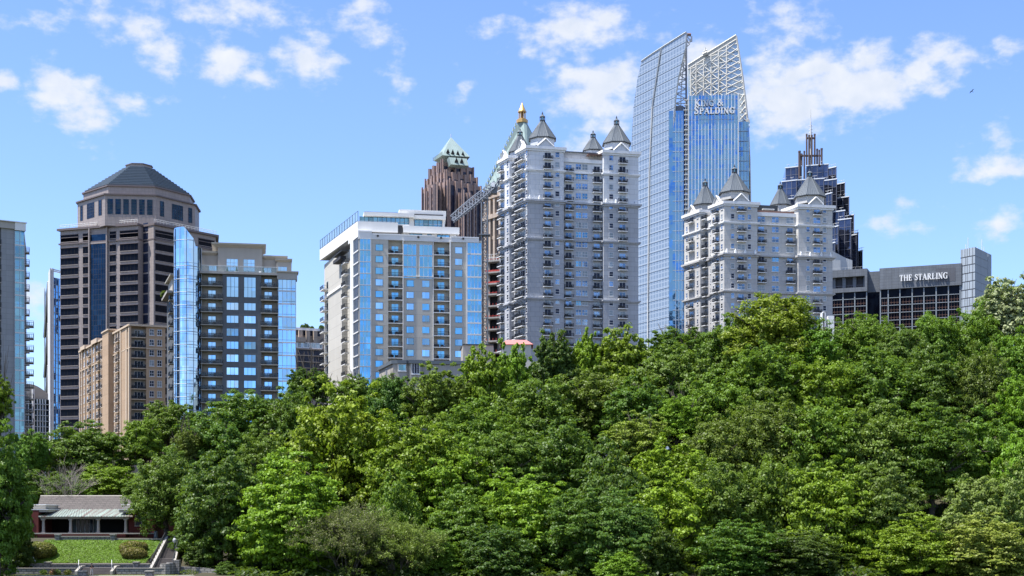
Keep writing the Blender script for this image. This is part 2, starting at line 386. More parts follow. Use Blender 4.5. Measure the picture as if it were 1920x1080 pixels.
def white_tower(name, label, c, r, l, ypar, secR, secL, ybay, cornices, walls, cutrow, rowsR, rowsL, turrets, ybot, ldepthbay=1.6, upper='white', lower='grey', ball='black'):
    C, Bp, A = pt(*c), pt(*r), pt(*l); Yc = c[1]
    z = lambda py: Z(py, Yc)
    fR = Fr(C, Bp); fL = Fr(A, C); eR = fR.e; eL = (-fL.e[0], -fL.e[1]); D = fL.L
    zg = gz(C[0], C[1]) - 3
    b = Bld(name, label, (*C, zg))
    zc = z(cutrow)
    # blocks: four corner towers and the inset body, in the skewed plan of the two streets
    a1, b0 = fR.u(secR[0]), fR.u(secR[1]); t1 = D - fL.u(secL[1]); t0 = D - fL.u(secL[0])   # t grows backward
    blocks = [(0, a1, 0, t1), (b0, fR.L, 0, t1), (0, a1, t0, D), (b0, fR.L, t0, D)]
    rec = ldepthbay
    wm = MB()
    for s0, s1, ta, tb in blocks:
        skb(wm, C, eR, eL, s0, s1, ta, tb, zg, zc, lower); skb(wm, C, eR, eL, s0, s1, ta, tb, zc, z(ypar), upper, 'trim')
    skb(wm, C, eR, eL, rec, fR.L - rec, rec, D - rec, zg, zc, lower); skb(wm, C, eR, eL, rec, fR.L - rec, rec, D - rec, zc, z(ybay), upper, 'slab')
    b.part('wall', wm)
    # pilasters at the corners
    pm = MB()
    for s0, s1, ta, tb in blocks[:2]:
        for s in (s0, s1 - 1.2): skb(pm, C, eR, eL, s + .02, s + 1.18, ta - .12, ta, zg, z(ypar) - .3, lower if False else upper if False else lower)
    # cornices follow every block
    for k, (py, o, h, m) in enumerate(cornices):
        cm = MB(); zz = z(py)
        for s0, s1, ta, tb in blocks:
            skb(cm, C, eR, eL, s0 - o, s1 + o, ta - o, tb + o, zz - h, zz, m, 'trim'); skb(cm, C, eR, eL, s0 - o * .5, s1 + o * .5, ta - o * .5, tb + o * .5, zz - h * 1.8, zz - h, m)
        skb(cm, C, eR, eL, rec - o, fR.L - rec + o, rec - o, D - rec + o, zz - h + .003, zz - .003, m); b.part('cornice', cm)
    for s0, s1, ta, tb in blocks:
        cm = MB(); skb(cm, C, eR, eL, s0 - .7, s1 + .7, ta - .7, tb + .7, z(ypar) - .9, z(ypar), 'trim'); skb(cm, C, eR, eL, s0 - .35, s1 + .35, ta - .35, tb + .35, z(ypar) - 1.5, z(ypar) - .9, 'trim')
        b.part('parapet', cm)
    cm = MB(); skb(cm, C, eR, eL, rec - .4, fR.L - rec + .4, rec - .4, D - rec + .4, z(ybay) - .9, z(ybay) + .3, 'trim'); b.part('parapet', cm)
    # gables over the middle of each corner tower's street fronts
    for (s0, s1, ta, tb) in blocks[:2]: gable(b, fR, (s0 + s1) / 2 - 2.6, (s0 + s1) / 2 + 2.6, .3, z(ypar), 2.4, upper)
    for (s0, s1, ta, tb) in (blocks[0], blocks[2]): gable(b, fL, D - (ta + tb) / 2 - 2.2, D - (ta + tb) / 2 + 2.2, .3, z(ypar), 2.4, upper)
    # little urns on the main cornice
    um = MB(); zz = z(cornices[1][0])
    for u in (.8, a1 * .33, a1 * .62, a1 - .8, b0 + .8, b0 + 4, fR.L - 4, fR.L - .8):
        x, y = fR.P(u, .25); um.cut(); um.frustum((x, y), .42, .42, zz, zz + .8, 'trim', 6); um.frustum((x, y), .3, .1, zz + .8, zz + 1.35, 'trim', 6)
    b.part('urn', um)
    dz = rowsR['pitch'] * Yc / F; kR = abs(eL[0] * fR.n[0] + eL[1] * fR.n[1]); kL = abs(eR[0] * fL.n[0] + eR[1] * fL.n[1])
    protos = {}
    def pr(kind, w, k=0):
        key = (kind, w, k)
        if key not in protos:
            if kind == 'b': protos[key] = balcony(w, 1.25, 1.1, 'trim', 'railing', .22, 12, None, 1 + k)
            if kind == 'd': protos[key] = [win(w, 2.2, 2, 1, g, 'frame', .1, .08, .06, False) for g in ('glassg', 'glassg', 'curtain', 'glassn')]
            if kind == 'w': protos[key] = [win(w, 1.75, 1, 2, g, 'frame', .14, .1) for g in ('glassg', 'glassg', 'curtain', 'glassn')]
            if kind == 'w2': protos[key] = [win(w, 1.9, 2, 2, g, 'frame', .12, .12) for g in ('glassg', 'glassg', 'curtain', 'glasst')]
        return protos[key]
    nrow = int((ybot - rowsR['y0']) / rowsR['pitch']) + 2
    for fr, cols, kk in ((fR, rowsR['cols'], kR), (fL, rowsL, kL)):
        for (kind, px, w, wo, skip) in cols:
            u = fr.u(px); wo = -rec * kk if wo < 0 else 0
            for i in range(nrow):
                if i in skip: continue
                zs = z(rowsR['y0']) - dz * i
                if kind == 'b':
                    b.rep('balcony', pr('b', w, (i * 7 + int(px)) % 4), fr, u, wo, zs); b.rep('window', pr('d', round(w * .72, 2)), fr, u, wo, zs + .05)
                elif kind == 'x': b.rep('window', pr('w2', round(w, 2)), fr, u, wo, zs + .5)
                else: b.rep('window', pr(kind, w), fr, u, wo, zs + .8)
    for t in turrets: turret(b, *t)
    return b, fR, fL, C, z
E = []
bt, fR, fL, C, z = white_tower('apartment_tower', 'taller white and grey apartment tower with four pyramid turrets, left of the curved glass skyscraper',
    (988, 449), (1197, 457), (937, 468), 273, (1057, 1132), (955, 971), 292,
    [(316, .55, .45, 'trim'), (373, .8, .6, 'grey'), (445, .6, .45, 'grey'), (557, .6, .45, 'grey')], None, 373,
    dict(y0=297, pitch=18.4, cols=[('b', 1027, 3.0, 0, E), ('w', 1045, 1.5, 0, E), ('b', 1068.5, 2.9, -1.6, [0]), ('w2', 1087, 1.9, -1.6, [0]), ('w2', 1099, 1.9, -1.6, [0]),
        ('b', 1121.5, 2.9, -1.6, [0]), ('w', 1146, 1.5, 0, E), ('b', 1167, 3.0, 0, E)]),
    [('w', 987.5, 1.2, 0, E), ('b', 980.5, 4.2, 0, E), ('b', 973.5, 2.0, 0, E), ('b', 961, 2.8, -1.5, E), ('w', 966.5, 1.3, -1.5, E), ('w', 952, 1.4, 0, E), ('b', 942, 3.4, 0, E)],
    [(1017, 456, 262, 228, 209, 26, 2.6, 'white'), (1156, 462, 271, 235, 217, 27, 2.4, 'white'), (975, 470, 287, 255, 240, 22, 3.2, 'white'), (1112, 480, 284, 259, 244, 20, 6, 'white')], 640)
mb = MB(); fR.box(mb, fR.u(1057), fR.u(1126), -8, -3, z(292), z(276.5), 'grey'); bt.part('plant_room', mb)
mb = MB(); fR.box(mb, fR.u(1056), fR.u(1127), -8.6, -2.4, z(276.5), z(275), 'zinc')
for i in range(9): fR.box(mb, fR.u(1106) + i * .5, fR.u(1106) + i * .5 + .14, -1.0 - .1, -1.0, z(291), z(282), 'tanlight')
fR.box(mb, fR.u(1104), fR.u(1131), -3, -.7, z(282), z(280), 'rust'); bt.part('pergola', mb)
bt.done()
b2, fR2, fL2, C2, z2 = white_tower('apartment_tower', 'shorter off-white apartment tower with four turrets, before the dark stepped tower',
    (1358, 460), (1561, 467), (1283, 482), 377, (1420, 1497), (1313, 1333), 395,
    [(415, .5, .4, 'trim'), (474, .8, .6, 'grey2'), (544, .6, .4, 'grey2')], None, 474,
    dict(y0=396, pitch=18.6, cols=[('w', 1373.5, 1.3, 0, E), ('b', 1389.5, 2.9, 0, [1, 4, 8]), ('x', 1389.5, 2.6, 0, [0, 2, 3, 5, 6, 7, 9, 10, 11, 12]), ('w', 1405, 1.3, 0, E),
        ('b', 1430.5, 2.9, -1.6, [0, 1, 4, 8]), ('x', 1430.5, 2.6, -1.6, [0, 2, 3, 5, 6, 7, 9, 10, 11, 12]), ('x', 1457, 2.5, -1.6, [0]), ('b', 1484.5, 2.9, -1.6, [0, 1, 4, 8]), ('x', 1484.5, 2.6, -1.6, [0, 2, 3, 5, 6, 7, 9, 10, 11, 12]),
        ('w', 1515, 1.3, 0, E), ('b', 1531.5, 2.9, 0, [1, 4, 8]), ('x', 1531.5, 2.6, 0, [0, 2, 3, 5, 6, 7, 9, 10, 11, 12]), ('w', 1546, 1.3, 0, E)]),
    [('w', 1353.5, 1.1, 0, E), ('b', 1345, 2.6, 0, E), ('w', 1338, 1.0, 0, E), ('b', 1317, 2.2, -1.6, E), ('w', 1327, 1.6, -1.6, E), ('w', 1308, 1.0, 0, E), ('b', 1297, 3.6, 0, [1, 4, 8]), ('w', 1288, 1.0, 0, E)],
    [(1377, 468, 363, 325, 308, 29, 2.6, 'white2'), (1518, 474, 371, 332, 316, 29.5, 2.6, 'white2'), (1322, 484, 386, 350, 334, 24, 3.2, 'white2'), (1463, 495, 386, 355, 340, 20, 5, 'white2')], 620, upper='white2', lower='grey2')
mb = MB(); fR2.box(mb, fR2.u(1421), fR2.u(1467), -9, -4, z2(397), z2(376), 'darkmetal'); b2.part('plant_room', mb)
mb = MB(); fR2.box(mb, fR2.u(1421), fR2.u(1495), -2.3, -2.2, z2(394), z2(388.5), 'rust'); fR2.box(mb, fR2.u(1436), fR2.u(1458), -3.6, -2.5, z2(386), z2(384), 'steel'); b2.part('roof_screen', mb)
b2.done()

# ------------------------------------------------------------------ granite office tower with stepped roof
def office():
    A, B, Cc, D = pt(113, 553), pt(259, 542), pt(288, 541.5), pt(404, 564)
    fL = Fr(A, B); fR = Fr(Cc, D); zg = gz(*A) - 3
    b = Bld('office_tower', 'pink granite office tower with dark window bands and a stepped slate pyramid roof', (A[0], A[1], zg))
    z = lambda py: Z(py, 542)
    back = (D[0] - Cc[0], D[1] - Cc[1]); A2 = (A[0] + back[0] * .9, A[1] + back[1] + 20); D2 = (D[0] - 5, D[1] + 28)
    wm = MB(); ztop = z(420); wm.prism([A, B, fL.P(fL.L, -3.5), fR.P(0, -3.5), Cc, D, D2, A2], zg, ztop, 'granite', 'slab'); b.part('wall', wm)
    pitch = 19.25; dz = pitch * 542 / F
    cols = [(114, 147), (155.5, 166), (206, 217.5), (225, 259)]
    pcol = {}
    def P(w, h, n, g='glassd'):
        k = (round(w, 2), round(h, 2), n, g)
        if k not in pcol:
            p = MB(); p.box(-w / 2, w / 2, -.06, .05, 0, h, g)
            for i in range(n + 1):
                x = -w / 2 + (w - .12) * i / n; p.box(x, x + .12, -.12, 0, 0, h, 'black')
            p.box(-w / 2 - .05, w / 2 + .05, -.35, 0, h, h + .22, 'granited'); p.box(-w / 2 - .05, w / 2 + .05, -.3, 0, -.22, 0, 'granite')
            pcol[k] = p
        return pcol[k]
    for i in range(21):
        y = 449.5 + pitch * (i - 1)     # sill line of row i
        zz = z(y) if i else z(444)
        h = 2.6
        for (p0, p1) in cols:
            u0, u1 = fL.u(p0), fL.u(p1); n = max(2, int((u1 - u0) / 1.4))
            b.rep('window', P(u1 - u0, h, n), fL, (u0 + u1) / 2, 0, zz)
        for (p0, p1) in ((291, 326), (333, 344), (372, 402)):
            if i > 1 and p0 > 330: continue
            u0, u1 = fR.u(p0), fR.u(p1); n = max(2, int((u1 - u0) / 1.4))
            b.rep('window', P(u1 - u0, h, n, 'glassd'), fR, (u0 + u1) / 2, 0, zz)
    # dark glass bay up the middle and the dark notch at the corner
    g = MB(); u0, u1 = fL.u(171), fL.u(201); fL.box(g, u0, u1, -.2, .25, z(800), z(452), 'glasslake')
    for i in range(7): fL.box(g, u0 + (u1 - u0 - .1) * i / 6, u0 + (u1 - u0 - .1) * i / 6 + .1, .25, .33, z(800), z(452), 'mulld')
    for i in range(38): fL.box(g, u0, u1, .26, .31, z(452) - i * dz / 2 - .08, z(452) - i * dz / 2, 'mulld')
    b.part('glass_bay', g)
    g = MB(); u0, u1 = fL.u(168), fL.u(203)
    for u in (u0, u1 - .5): fL.box(g, u, u + .5, 0, .9, z(800), z(422), 'granite')
    fL.box(g, u0 + .5, u1 - .5, 0, .6, z(452), z(449), 'granite'); fL.box(g, u0 + .5, u1 - .5, .02, .12, z(446), z(434), 'glasslake'); b.part('pier', g)
    nf = Fr(fL.P(fL.L, -3.4), fR.P(0, -3.4)); g = MB()
    for i in range(20):
        zz = z(449.5 + pitch * (i - 1)); nf.box(g, .1, nf.L - .1, 0, .06, zz - .3, zz + 3.0, 'glassn')
    b.part('glass_corner', g)
    cm = MB(); cm.prism([fL.P(-1, .9), fL.P(fL.L + .3, .9), fL.P(fL.L + .3, -3), fR.P(-.3, -3), fR.P(-.3, .9), fR.P(fR.L + 1, .9), (D2[0], D2[1] + 1), (A2[0], A2[1] + 1)], z(422.5), z(418.6), 'granited'); b.part('cornice', cm)
    cm = MB(); cm.prism([fL.P(-.5, .5), fL.P(fL.L + .1, .5), fL.P(fL.L + .1, -3), fR.P(-.1, -3), fR.P(-.1, .5), fR.P(fR.L + .5, .5), (D2[0], D2[1] + .5), (A2[0], A2[1] + .5)], z(446.5 + 2.6), z(446.5), 'granited'); b.part('cornice', cm)
    rl = MB()
    for fr, u0, u1 in ((fL, 0, fL.L), (fR, 0, fR.L)):
        n = int((u1 - u0) / 1.4)
        for i in range(n + 1):
            x, y = fr.P(u0 + (u1 - u0) * i / n, .3); rl.tube((x, y, z(418.6)), (x, y, z(418.6) + 1.5), .06, 'steel', n=4)
        for h in (1.45, .8):
            p, q = fr.P(u0, .3), fr.P(u1, .3); rl.tube((*p, z(418.6) + h), (*q, z(418.6) + h), .07, 'steel', n=4)
    b.part('roof_railing', rl)
    # crown: irregular octagon
    cx, cy = pt(261, 566); zc = lambda py: Z(py, 556)
    ang = [-70, -18, 30, 80, 110, 162, 210, 260]
    def octo(r): return [(cx + r * math.sin(R(a)), cy - r * math.cos(R(a))) for a in ang]
    m = MB(); m.prism(octo(23.5), z(421), zc(379), 'granite'); m.prism(octo(24.2), zc(379), zc(376.5), 'granited')
    m.prism(octo(21.3), zc(376.5), zc(361), 'granite'); m.prism(octo(21.9), zc(361), zc(358.5), 'granited'); b.part('crown_wall', m)
    o8 = octo(23.5)
    for k, spec in ((0, [(.11, .20, 1), (.36, .62, 5), (.78, .89, 1)]), (1, [(.05 + i * .155, .05 + i * .155 + .11, 1) for i in range(6)]), (2, [(.1, .2, 1), (.4, .68, 5), (.82, .92, 1)])):
        fr = Fr(o8[k], o8[k + 1])
        for a, c, n in spec:
            p = MB(); w = (c - a) * fr.L; h = zc(386) - zc(414)
            p.box(-w / 2, w / 2, -.08, .05, 0, h, 'glasslake')
            for i in range(n + 1): x = -w / 2 + (w - .15) * i / n; p.box(x, x + .15, -.16, 0, 0, h, 'mulld')
            for j in range(1, 5): p.box(-w / 2, w / 2, -.14, 0, h * j / 5, h * j / 5 + .1, 'mulld')
            b.rep('crown_window', p, fr, (a + c) / 2 * fr.L, 0, zc(414))
    m = MB(); n = 12; y0, y1 = 358.5, 307
    for i in range(n):
        ra = 20.6 - (20.6 - 5.2) * i / n; rb = ra - .35
        za, zb = zc(y0 + (y1 - y0) * i / n), zc(y0 + (y1 - y0) * (i + 1) / n)
        m.prism(octo(ra), za, zb - .25, 'slateroof'); m.prism(octo(ra + .3), zb - .25, zb, 'slateroof')
    b.part('stepped_roof', m)
    m = MB(); m.prism(octo(5.0), zc(307), zc(301), 'granite'); m.prism(octo(5.4), zc(301), zc(299.3), 'granited'); b.part('roof_cap', m)
    b.done()
office()

# ------------------------------------------------------------------ tan apartment house
def tan():
    A, Cc, B = pt(151, 477), pt(244, 412), pt(310, 416); zg = gz(*Cc) - 3
    fL, fR = Fr(A, Cc), Fr(Cc, B); b = Bld('apartment_house', 'tan stucco apartment house with cream pilasters, in front of the granite office tower', (*Cc, zg))
    z = lambda py: Z(py, 412); ztop = z(608)
    back = (A[0] - Cc[0], A[1] - Cc[1])
    uR = [fR.u(p) for p in (246, 274)]
    m = MB(); m.prism([A, Cc, fR.P(uR[0], 0), fR.P(uR[0], -1.8), fR.P(uR[1], -1.8), fR.P(uR[1], 0), B, (B[0] + back[0], B[1] + back[1])], zg, ztop, 'tan', 'slab'); b.part('wall', m)
    m = MB(); fR.box(m, uR[0], uR[1], -1.79, -1.7, zg, ztop - 1, 'beige'); b.part('recess_wall', m)
    m = MB(); m.prism([fL.P(-.6, .6), fL.P(fL.L + .3, .6), fR.P(-.3, .6), fR.P(fR.L + .6, .6), (B[0] + back[0], B[1] + back[1])], z(611), z(607.5), 'tanlight'); b.part('cornice', m)
    m = MB(); m.prism([fL.P(-.3, .3), fL.P(fL.L + .1, .3), fR.P(-.1, .3), fR.P(uR[0], .3), fR.P(uR[0], 0), fL.P(fL.L, -.2), fL.P(0, -.2)], z(653), z(651), 'tanlight'); fR.box(m, uR[1], fR.L + .2, 0, .3, z(653), z(651), 'tanlight'); b.part('string_course', m)
    dz = 19.4 * 412 / F
    bal = balcony(uR[1] - uR[0] - .1, 1.7, 1.1, 'tanlight', 'railing', .25, 16, None, 2); door = win(2.6, 2.2, 3, 1, 'glassg', 'frame', .1, .1, .06, False); wn = [win(1.35, 1.75, 2, 2, g, 'frame', .1, .08) for g in ('glassg', 'curtain', 'glassn')]
    for i in range(11):
        zs = z(631) - dz * i
        b.rep('balcony', bal, fR, (uR[0] + uR[1]) / 2, -1.68 + .0, zs); b.rep('window', door, fR, (uR[0] + uR[1]) / 2 + .3, -1.7, zs + .02)
        for p in (284.5, 299): b.rep('window', wn, fR, fR.u(p), 0, zs + .7)
    # left front: pilasters, tan panels, window and balcony stacks seen very obliquely
    L = fL.L
    pil = MB()
    for (a, c, w) in ((.985, 1.0, .35), (.935, .955, .3), (.845, .86, .5), (.79, .80, .4), (.745, .755, .4), (.545, .56, .6), (.50, .51, .4), (.47, .48, .4), (.40, .41, .3), (.33, .34, .4), (.26, .27, .3), (.19, .2, .3), (.12, .13, .4), (.05, .06, .4), (0.0, .012, .4)):
        pil.cut(); fL.box(pil, a * L, c * L, 0, w, zg, z(611), 'tanlight')
    b.part('pilaster', pil)
    bay = MB()
    bay.cut(); fL.box(bay, .86 * L, .93 * L, 0, .25, zg, z(611), 'tan'); bay.cut(); fL.box(bay, .58 * L, .70 * L, 0, 1.6, zg, z(603), 'tan'); b.part('projecting_bay', bay)
    m = MB(); fL.box(m, .575 * L, .71 * L, -8, 1.9, z(603), z(600), 'tanlight'); b.part('bay_cornice', m)
    m = MB()
    for a, c, y in ((.30, .42, 602), (.06, .16, 603)):
        m.cut(); fL.box(m, a * L, c * L, -4, 1.0, z(611), z(y), 'tanlight')
    b.part('dormer', m)
    wl = win(1.6, 1.7, 1, 2, 'glassg', 'frame', .12, .1, .08); bl = balcony(4.0, .9, 1.1, 'tanlight', 'railing', .22, 10)
    w3 = win(2.6, 2.1, 2, 1, 'inside', 'mulld', .1, .1, .05, False)
    for i in range(11):
        zs = z(631) - dz * i
        for c in (.825, .77, .725, .52, .455, .365, .30, .225, .16, .09, .03): b.rep('window', wl, fL, c * L, 0, zs + .7)
        for c in (.81, .53, .43, .235): b.rep('balcony', bl, fL, c * L, .0, zs); b.rep('window', w3, fL, c * L + .2, .01, zs + .02)
    b.done()
tan()
# ------------------------------------------------------------------ slate grey condominium with a round glass corner
def slate():
    Y0 = 340; a, c = pt(377, Y0), pt(555, 344); fR = Fr(a, c); zg = gz(*a) - 3
    b = Bld('condominium_tower', 'slate grey condominium with a round blue glass corner and terrace on top', (*a, zg)); z = lambda py: Z(py, Y0)
    A = pt(313, 366)
    u = fR.u; zt = z(512); ug = u(521)
    m = MB()
    segs = [(0, u(417), -1.9), (u(417), u(490), 0), (u(490), ug, -1.9), (ug, fR.L, 0)]
    pts = []
    for s0, s1, w in segs: pts += [fR.P(s0, w), fR.P(s1, w)]
    m.prism(pts + [(c[0] - 5, c[1] + 26), (A[0], A[1] + 2), A], zg, zt, 'slate', 'slab'); b.part('wall', m)
    m = MB(); fR.box(m, 0.05, u(417) - .02, -1.88, -1.8, zg, zt - .1, 'beige'); fR.box(m, u(490) + .02, ug - .05, -1.88, -1.8, zg, zt - .1, 'beige'); b.part('recess_wall', m)
    dz = 24.4 * Y0 / F
    bA = [balcony(u(417) + .2, 2.1, 1.05, 'cap', 'railing', .22, 10, 'railglassd', k) for k in (1, 2, 3)]
    bB = [balcony(ug - u(490) + .3, 2.2, 1.05, 'cap', 'railing', .22, 8, 'railglassd', k) for k in (4, 5, 6)]
    dA = win(1.85, 2.2, 2, 1, 'glass', 'slate', .08, .08, .06, False)
    w3 = [win(2.85, 1.85, 3, 1, g, 'slate', .08, .07, .05, False) for g in ('glass', 'glass', 'glasspale', 'glassb2')]; w3t = win(2.85, 4.9, 3, 2, 'glass', 'slate', .08, .08, .05, False)
    for i in range(12):
        zs = z(534.5) - dz * i
        b.rep('balcony', bA[i % 3], fR, u(397), -1.85, zs); b.rep('window', dA, fR, u(397), -1.8, zs + .05)
        b.rep('balcony', bB[i % 3], fR, u(505.5), -1.85, zs); b.rep('window', dA, fR, u(503), -1.8, zs + .05)
        for p in (436, 468.5):
            if i == 0: b.rep('window', w3t, fR, u(p), 0, z(555.5))
            elif i > 1: b.rep('window', w3, fR, u(p), 0, z(580) - dz * (i - 2))
    # glass curtain on the right
    g = MB(); fR.box(g, ug + .15, fR.L - .15, .0, .12, zg, z(520), 'glass')
    for i in range(5):
        x = ug + (fR.L - ug - .15) * i / 4; fR.box(g, x, x + .12, .12, .2, zg, z(520), 'mull')
    for i in range(12):
        zs = z(541) - dz * i; fR.box(g, ug, fR.L, .12, .24, zs - .2, zs + .12, 'frame'); fR.box(g, ug, fR.L, .12, .18, zs + .55, zs + .62, 'mulld')
    b.part('glass_curtain', g)
    m = MB(); fR.box(m, ug - .2, fR.L + .3, -3, .4, z(519.5), z(505.5), 'beige'); fR.box(m, ug - .4, fR.L + .6, -3.3, .7, z(506.5), z(504), 'cap'); b.part('parapet', m)
    # round glass corner: a half cylinder cut off by a slope
    n = 20; cx, cy = fR.P(-3.15, -1.2); rr = 3.15
    g = MB(); ring = []
    for i in range(n + 1):
        t = math.pi * (1.12 - 1.12 * i / n); ring.append((cx + rr * math.cos(t), cy - rr * math.sin(t) * 1.15))
    ring += [fR.P(0, -.3)]
    tops = []
    for x, y in ring:
        p = HX + x / y * F
        tops.append(Z(430 if p < 345 else 430 + (p - 345) * 1.15, Y0) if p < 366 else Z(464, Y0))
    vs = [(x, y, zg) for x, y in ring] + [(x, y, t) for (x, y), t in zip(ring, tops)]; k = len(ring)
    g.add(vs, [(i, i + 1, k + i + 1, k + i) for i in range(k - 1)], 'glasspale')
    g.add([(x, y, t) for (x, y), t in zip(ring, tops)] + [(cx, cy + 3, z(470)), (cx - 3, cy + 2.6, z(440))], [(i, i + 1, k) for i in range(k - 1)] + [(0, k, k + 1)], 'frame')
    b.part('glass_cylinder', g)
    g = MB()
    for i in list(range(0, n + 1, 3)) + [n + 1]:
        x, y = ring[i]; dx, dy = x - cx, y - cy; l = math.hypot(dx, dy); g.tube((x + dx / l * .05, y + dy / l * .05, zg), (x + dx / l * .05, y + dy / l * .05, tops[i] - .2), .07, 'mull' if i % 2 else 'mulld', n=4)
    for j in range(15):
        zs = z(478.5) - dz * (j - 0) + .1
        if j == 0: zs = z(454)
        for off, rad, mt in ((0, .085, 'mull'), (.75, .03, 'mulld'), (-.6, .03, 'mulld')):
            if j == 0 and off: continue
            for i in range(k - 1):
                if tops[i] < zs + off + .3 or tops[i + 1] < zs + off + .3: continue
                (x0, y0), (x1, y1) = ring[i], ring[i + 1]; g.tube((x0 - .02, y0 - .06, zs + off), (x1 - .02, y1 - .06, zs + off), rad, mt, n=4)
    b.part('glazing_bars', g)
    # oblique left side: balconies curving round
    fL = Fr(A, (ring[0][0], ring[0][1]))
    bl = balcony(2.6, 1.2, 1.05, 'cap', 'railing', .22, 8, 'glasst', 2); wl = win(2.2, 1.9, 2, 1, 'glasst', 'slate', .08, .08, .05, False)
    for i in range(11):
        zs = z(552) - dz * i
        b.rep('balcony', bl, fL, fL.L * .7, .0, zs); b.rep('window', wl, fL, fL.L * .7, .02, zs + .1); b.rep('window', wl, fL, fL.L * .22, .0, zs + .5)
    m = MB(); fL.box(m, -.5, fL.L * .55, 0, 1.3, z(533), z(528), 'beige'); fL.box(m, 1, fL.L * .5, -3, -.2, z(528), z(496), 'beige'); fL.box(m, .5, fL.L * .6, -4, .6, z(500), z(497), 'cap'); b.part('side_terrace', m)
    for i in range(5): sh = leafball(fL.P(.2 + i * .8, .9), z(523) + .2, .75, .6, 160, i); shrub = sh.build('terrace_shrub', b.root); shrub.color = (.06, .085, .025, 1)
    # penthouse set back behind a glass railed terrace
    m = MB(); fR.box(m, u(408), u(492), -12, -3.0, zt, z(455), 'beige'); fR.box(m, u(376), u(408), -10, -4.2, zt, z(468), 'beige')
    fR.box(m, u(492), u(519), -10, -4.2, zt, z(472), 'beige'); fR.box(m, u(519), u(547), -10, -1.5, zt, z(481), 'beige'); b.part('penthouse_wall', m)
    for (p0, p1, y, w) in ((396, 499, 452, -1.9), (374, 409, 467, -3.3), (491, 540, 471.5, -3.2), (517, 548, 480, -.8)):
        m = MB(); p = [fR.P(u(p0), w), fR.P(u(p1), w), fR.P(u(p1), -13), fR.P(u(p0), -13)]; zz = z(y)
        q = [fR.P(u(p0) + 1.0, w - 1.0), fR.P(u(p1) - 1.0, w - 1.0), fR.P(u(p1) - 1, -12), fR.P(u(p0) + 1, -12)]
        m.prism(p, zz - .15, zz + .2, 'cap'); m.add([(*s, zz - .75) for s in q] + [(*s, zz - .15) for s in p], [(0, 1, 5, 4), (1, 2, 6, 5), (2, 3, 7, 6), (3, 0, 4, 7), (3, 2, 1, 0)], 'beige'); b.part('roof_slab', m)
    big = win(2.75, 4.0, 3, 4, 'glass', 'mull', .1, .1, .06, False); sm = win(1.9, 2.4, 2, 2, 'glass', 'mull', .1, .1, .06, False)
    for p in (435, 467): b.rep('penthouse_window', big, fR, u(p), -3.0, zt + .2)
    b.rep('penthouse_window', sm, fR, u(398), -4.2, zt + .2); b.rep('penthouse_window', sm, fR, u(502), -4.2, zt + .1); b.rep('penthouse_window', win(2.2, 1.6, 3, 1, 'glass', 'mull', .1, .1, .06, False), fR, u(530), -1.5, zt + .8)
    m = MB(); fR.box(m, u(374), ug, -4, .5, z(512.5), z(508), 'slab'); b.part('terrace_slab', m)
    m = MB(); fR.box(m, u(377), ug, .3, .36, z(508), z(498), M['railglass'])
    fR.box(m, u(377), ug, .28, .38, z(498), z(496.8), 'steel'); b.part('terrace_railing', m)
    m = MB()
    for p, h in ((426, 1.9), (443.5, 2.1), (408.5, .9), (494, 1.8)):
        x, y = fR.P(u(p), -1.2); m.cut(); m.frustum((x, y), .35, .3, zt, zt + .5, 'darkmetal', 6); m.frustum((x, y), .36, .05, zt + .5, zt + h, 'leafdark', 7)
    b.part('potted_shrub', m)
    m = MB(); m.cut(); x, y = fR.P(u(444), -.9); m.frustum((x, y), .75, .75, zt, zt + .7, 'trim', 8); m.cut(); x, y = fR.P(u(488), -.9); m.frustum((x, y), .7, .2, zt, zt + 1.0, 'trim', 8); b.part('terrace_seat', m)
    b.done()
M['glassb2'] = glass_mat('duller_blue_glass', (.20, .38, .56), vary=.5, wob=.06)
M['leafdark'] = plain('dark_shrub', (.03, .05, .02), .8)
def rg():
    m, nt, b = new_mat('railing_glass'); b.inputs['Base Color'].default_value = (.35, .5, .5, 1); b.inputs['Roughness'].default_value = .05; b.inputs['Alpha'].default_value = .22
    return m
M['railglass'] = rg()
M['railglassd'] = M['railglass'].copy(); M['railglassd'].name = 'dark_railing_glass'
M['railglassd'].node_tree.nodes['Principled BSDF'].inputs['Base Color'].default_value = (.05, .07, .08, 1); M['railglassd'].node_tree.nodes['Principled BSDF'].inputs['Alpha'].default_value = .5
def leafball(c, z, r, h, n, seed, s=.28):
    rs = np.random.RandomState(seed); mb = MB()
    for i in range(n):
        d = rs.normal(size=3); d /= np.linalg.norm(d); p = np.array([c[0], c[1], z]) + d * np.array([r, r, h]) * (rs.rand() ** .3)
        a = rs.normal(size=3); a /= np.linalg.norm(a); b_ = np.cross(a, rs.normal(size=3)); b_ /= np.linalg.norm(b_)
        q = s * (.6 + .6 * rs.rand()); vs = [tuple(p + a * q), tuple(p + b_ * q), tuple(p - a * q), tuple(p - b_ * q)]
        mb.add(vs, [(0, 1, 2, 3)], 'leaf')
    return mb
slate()

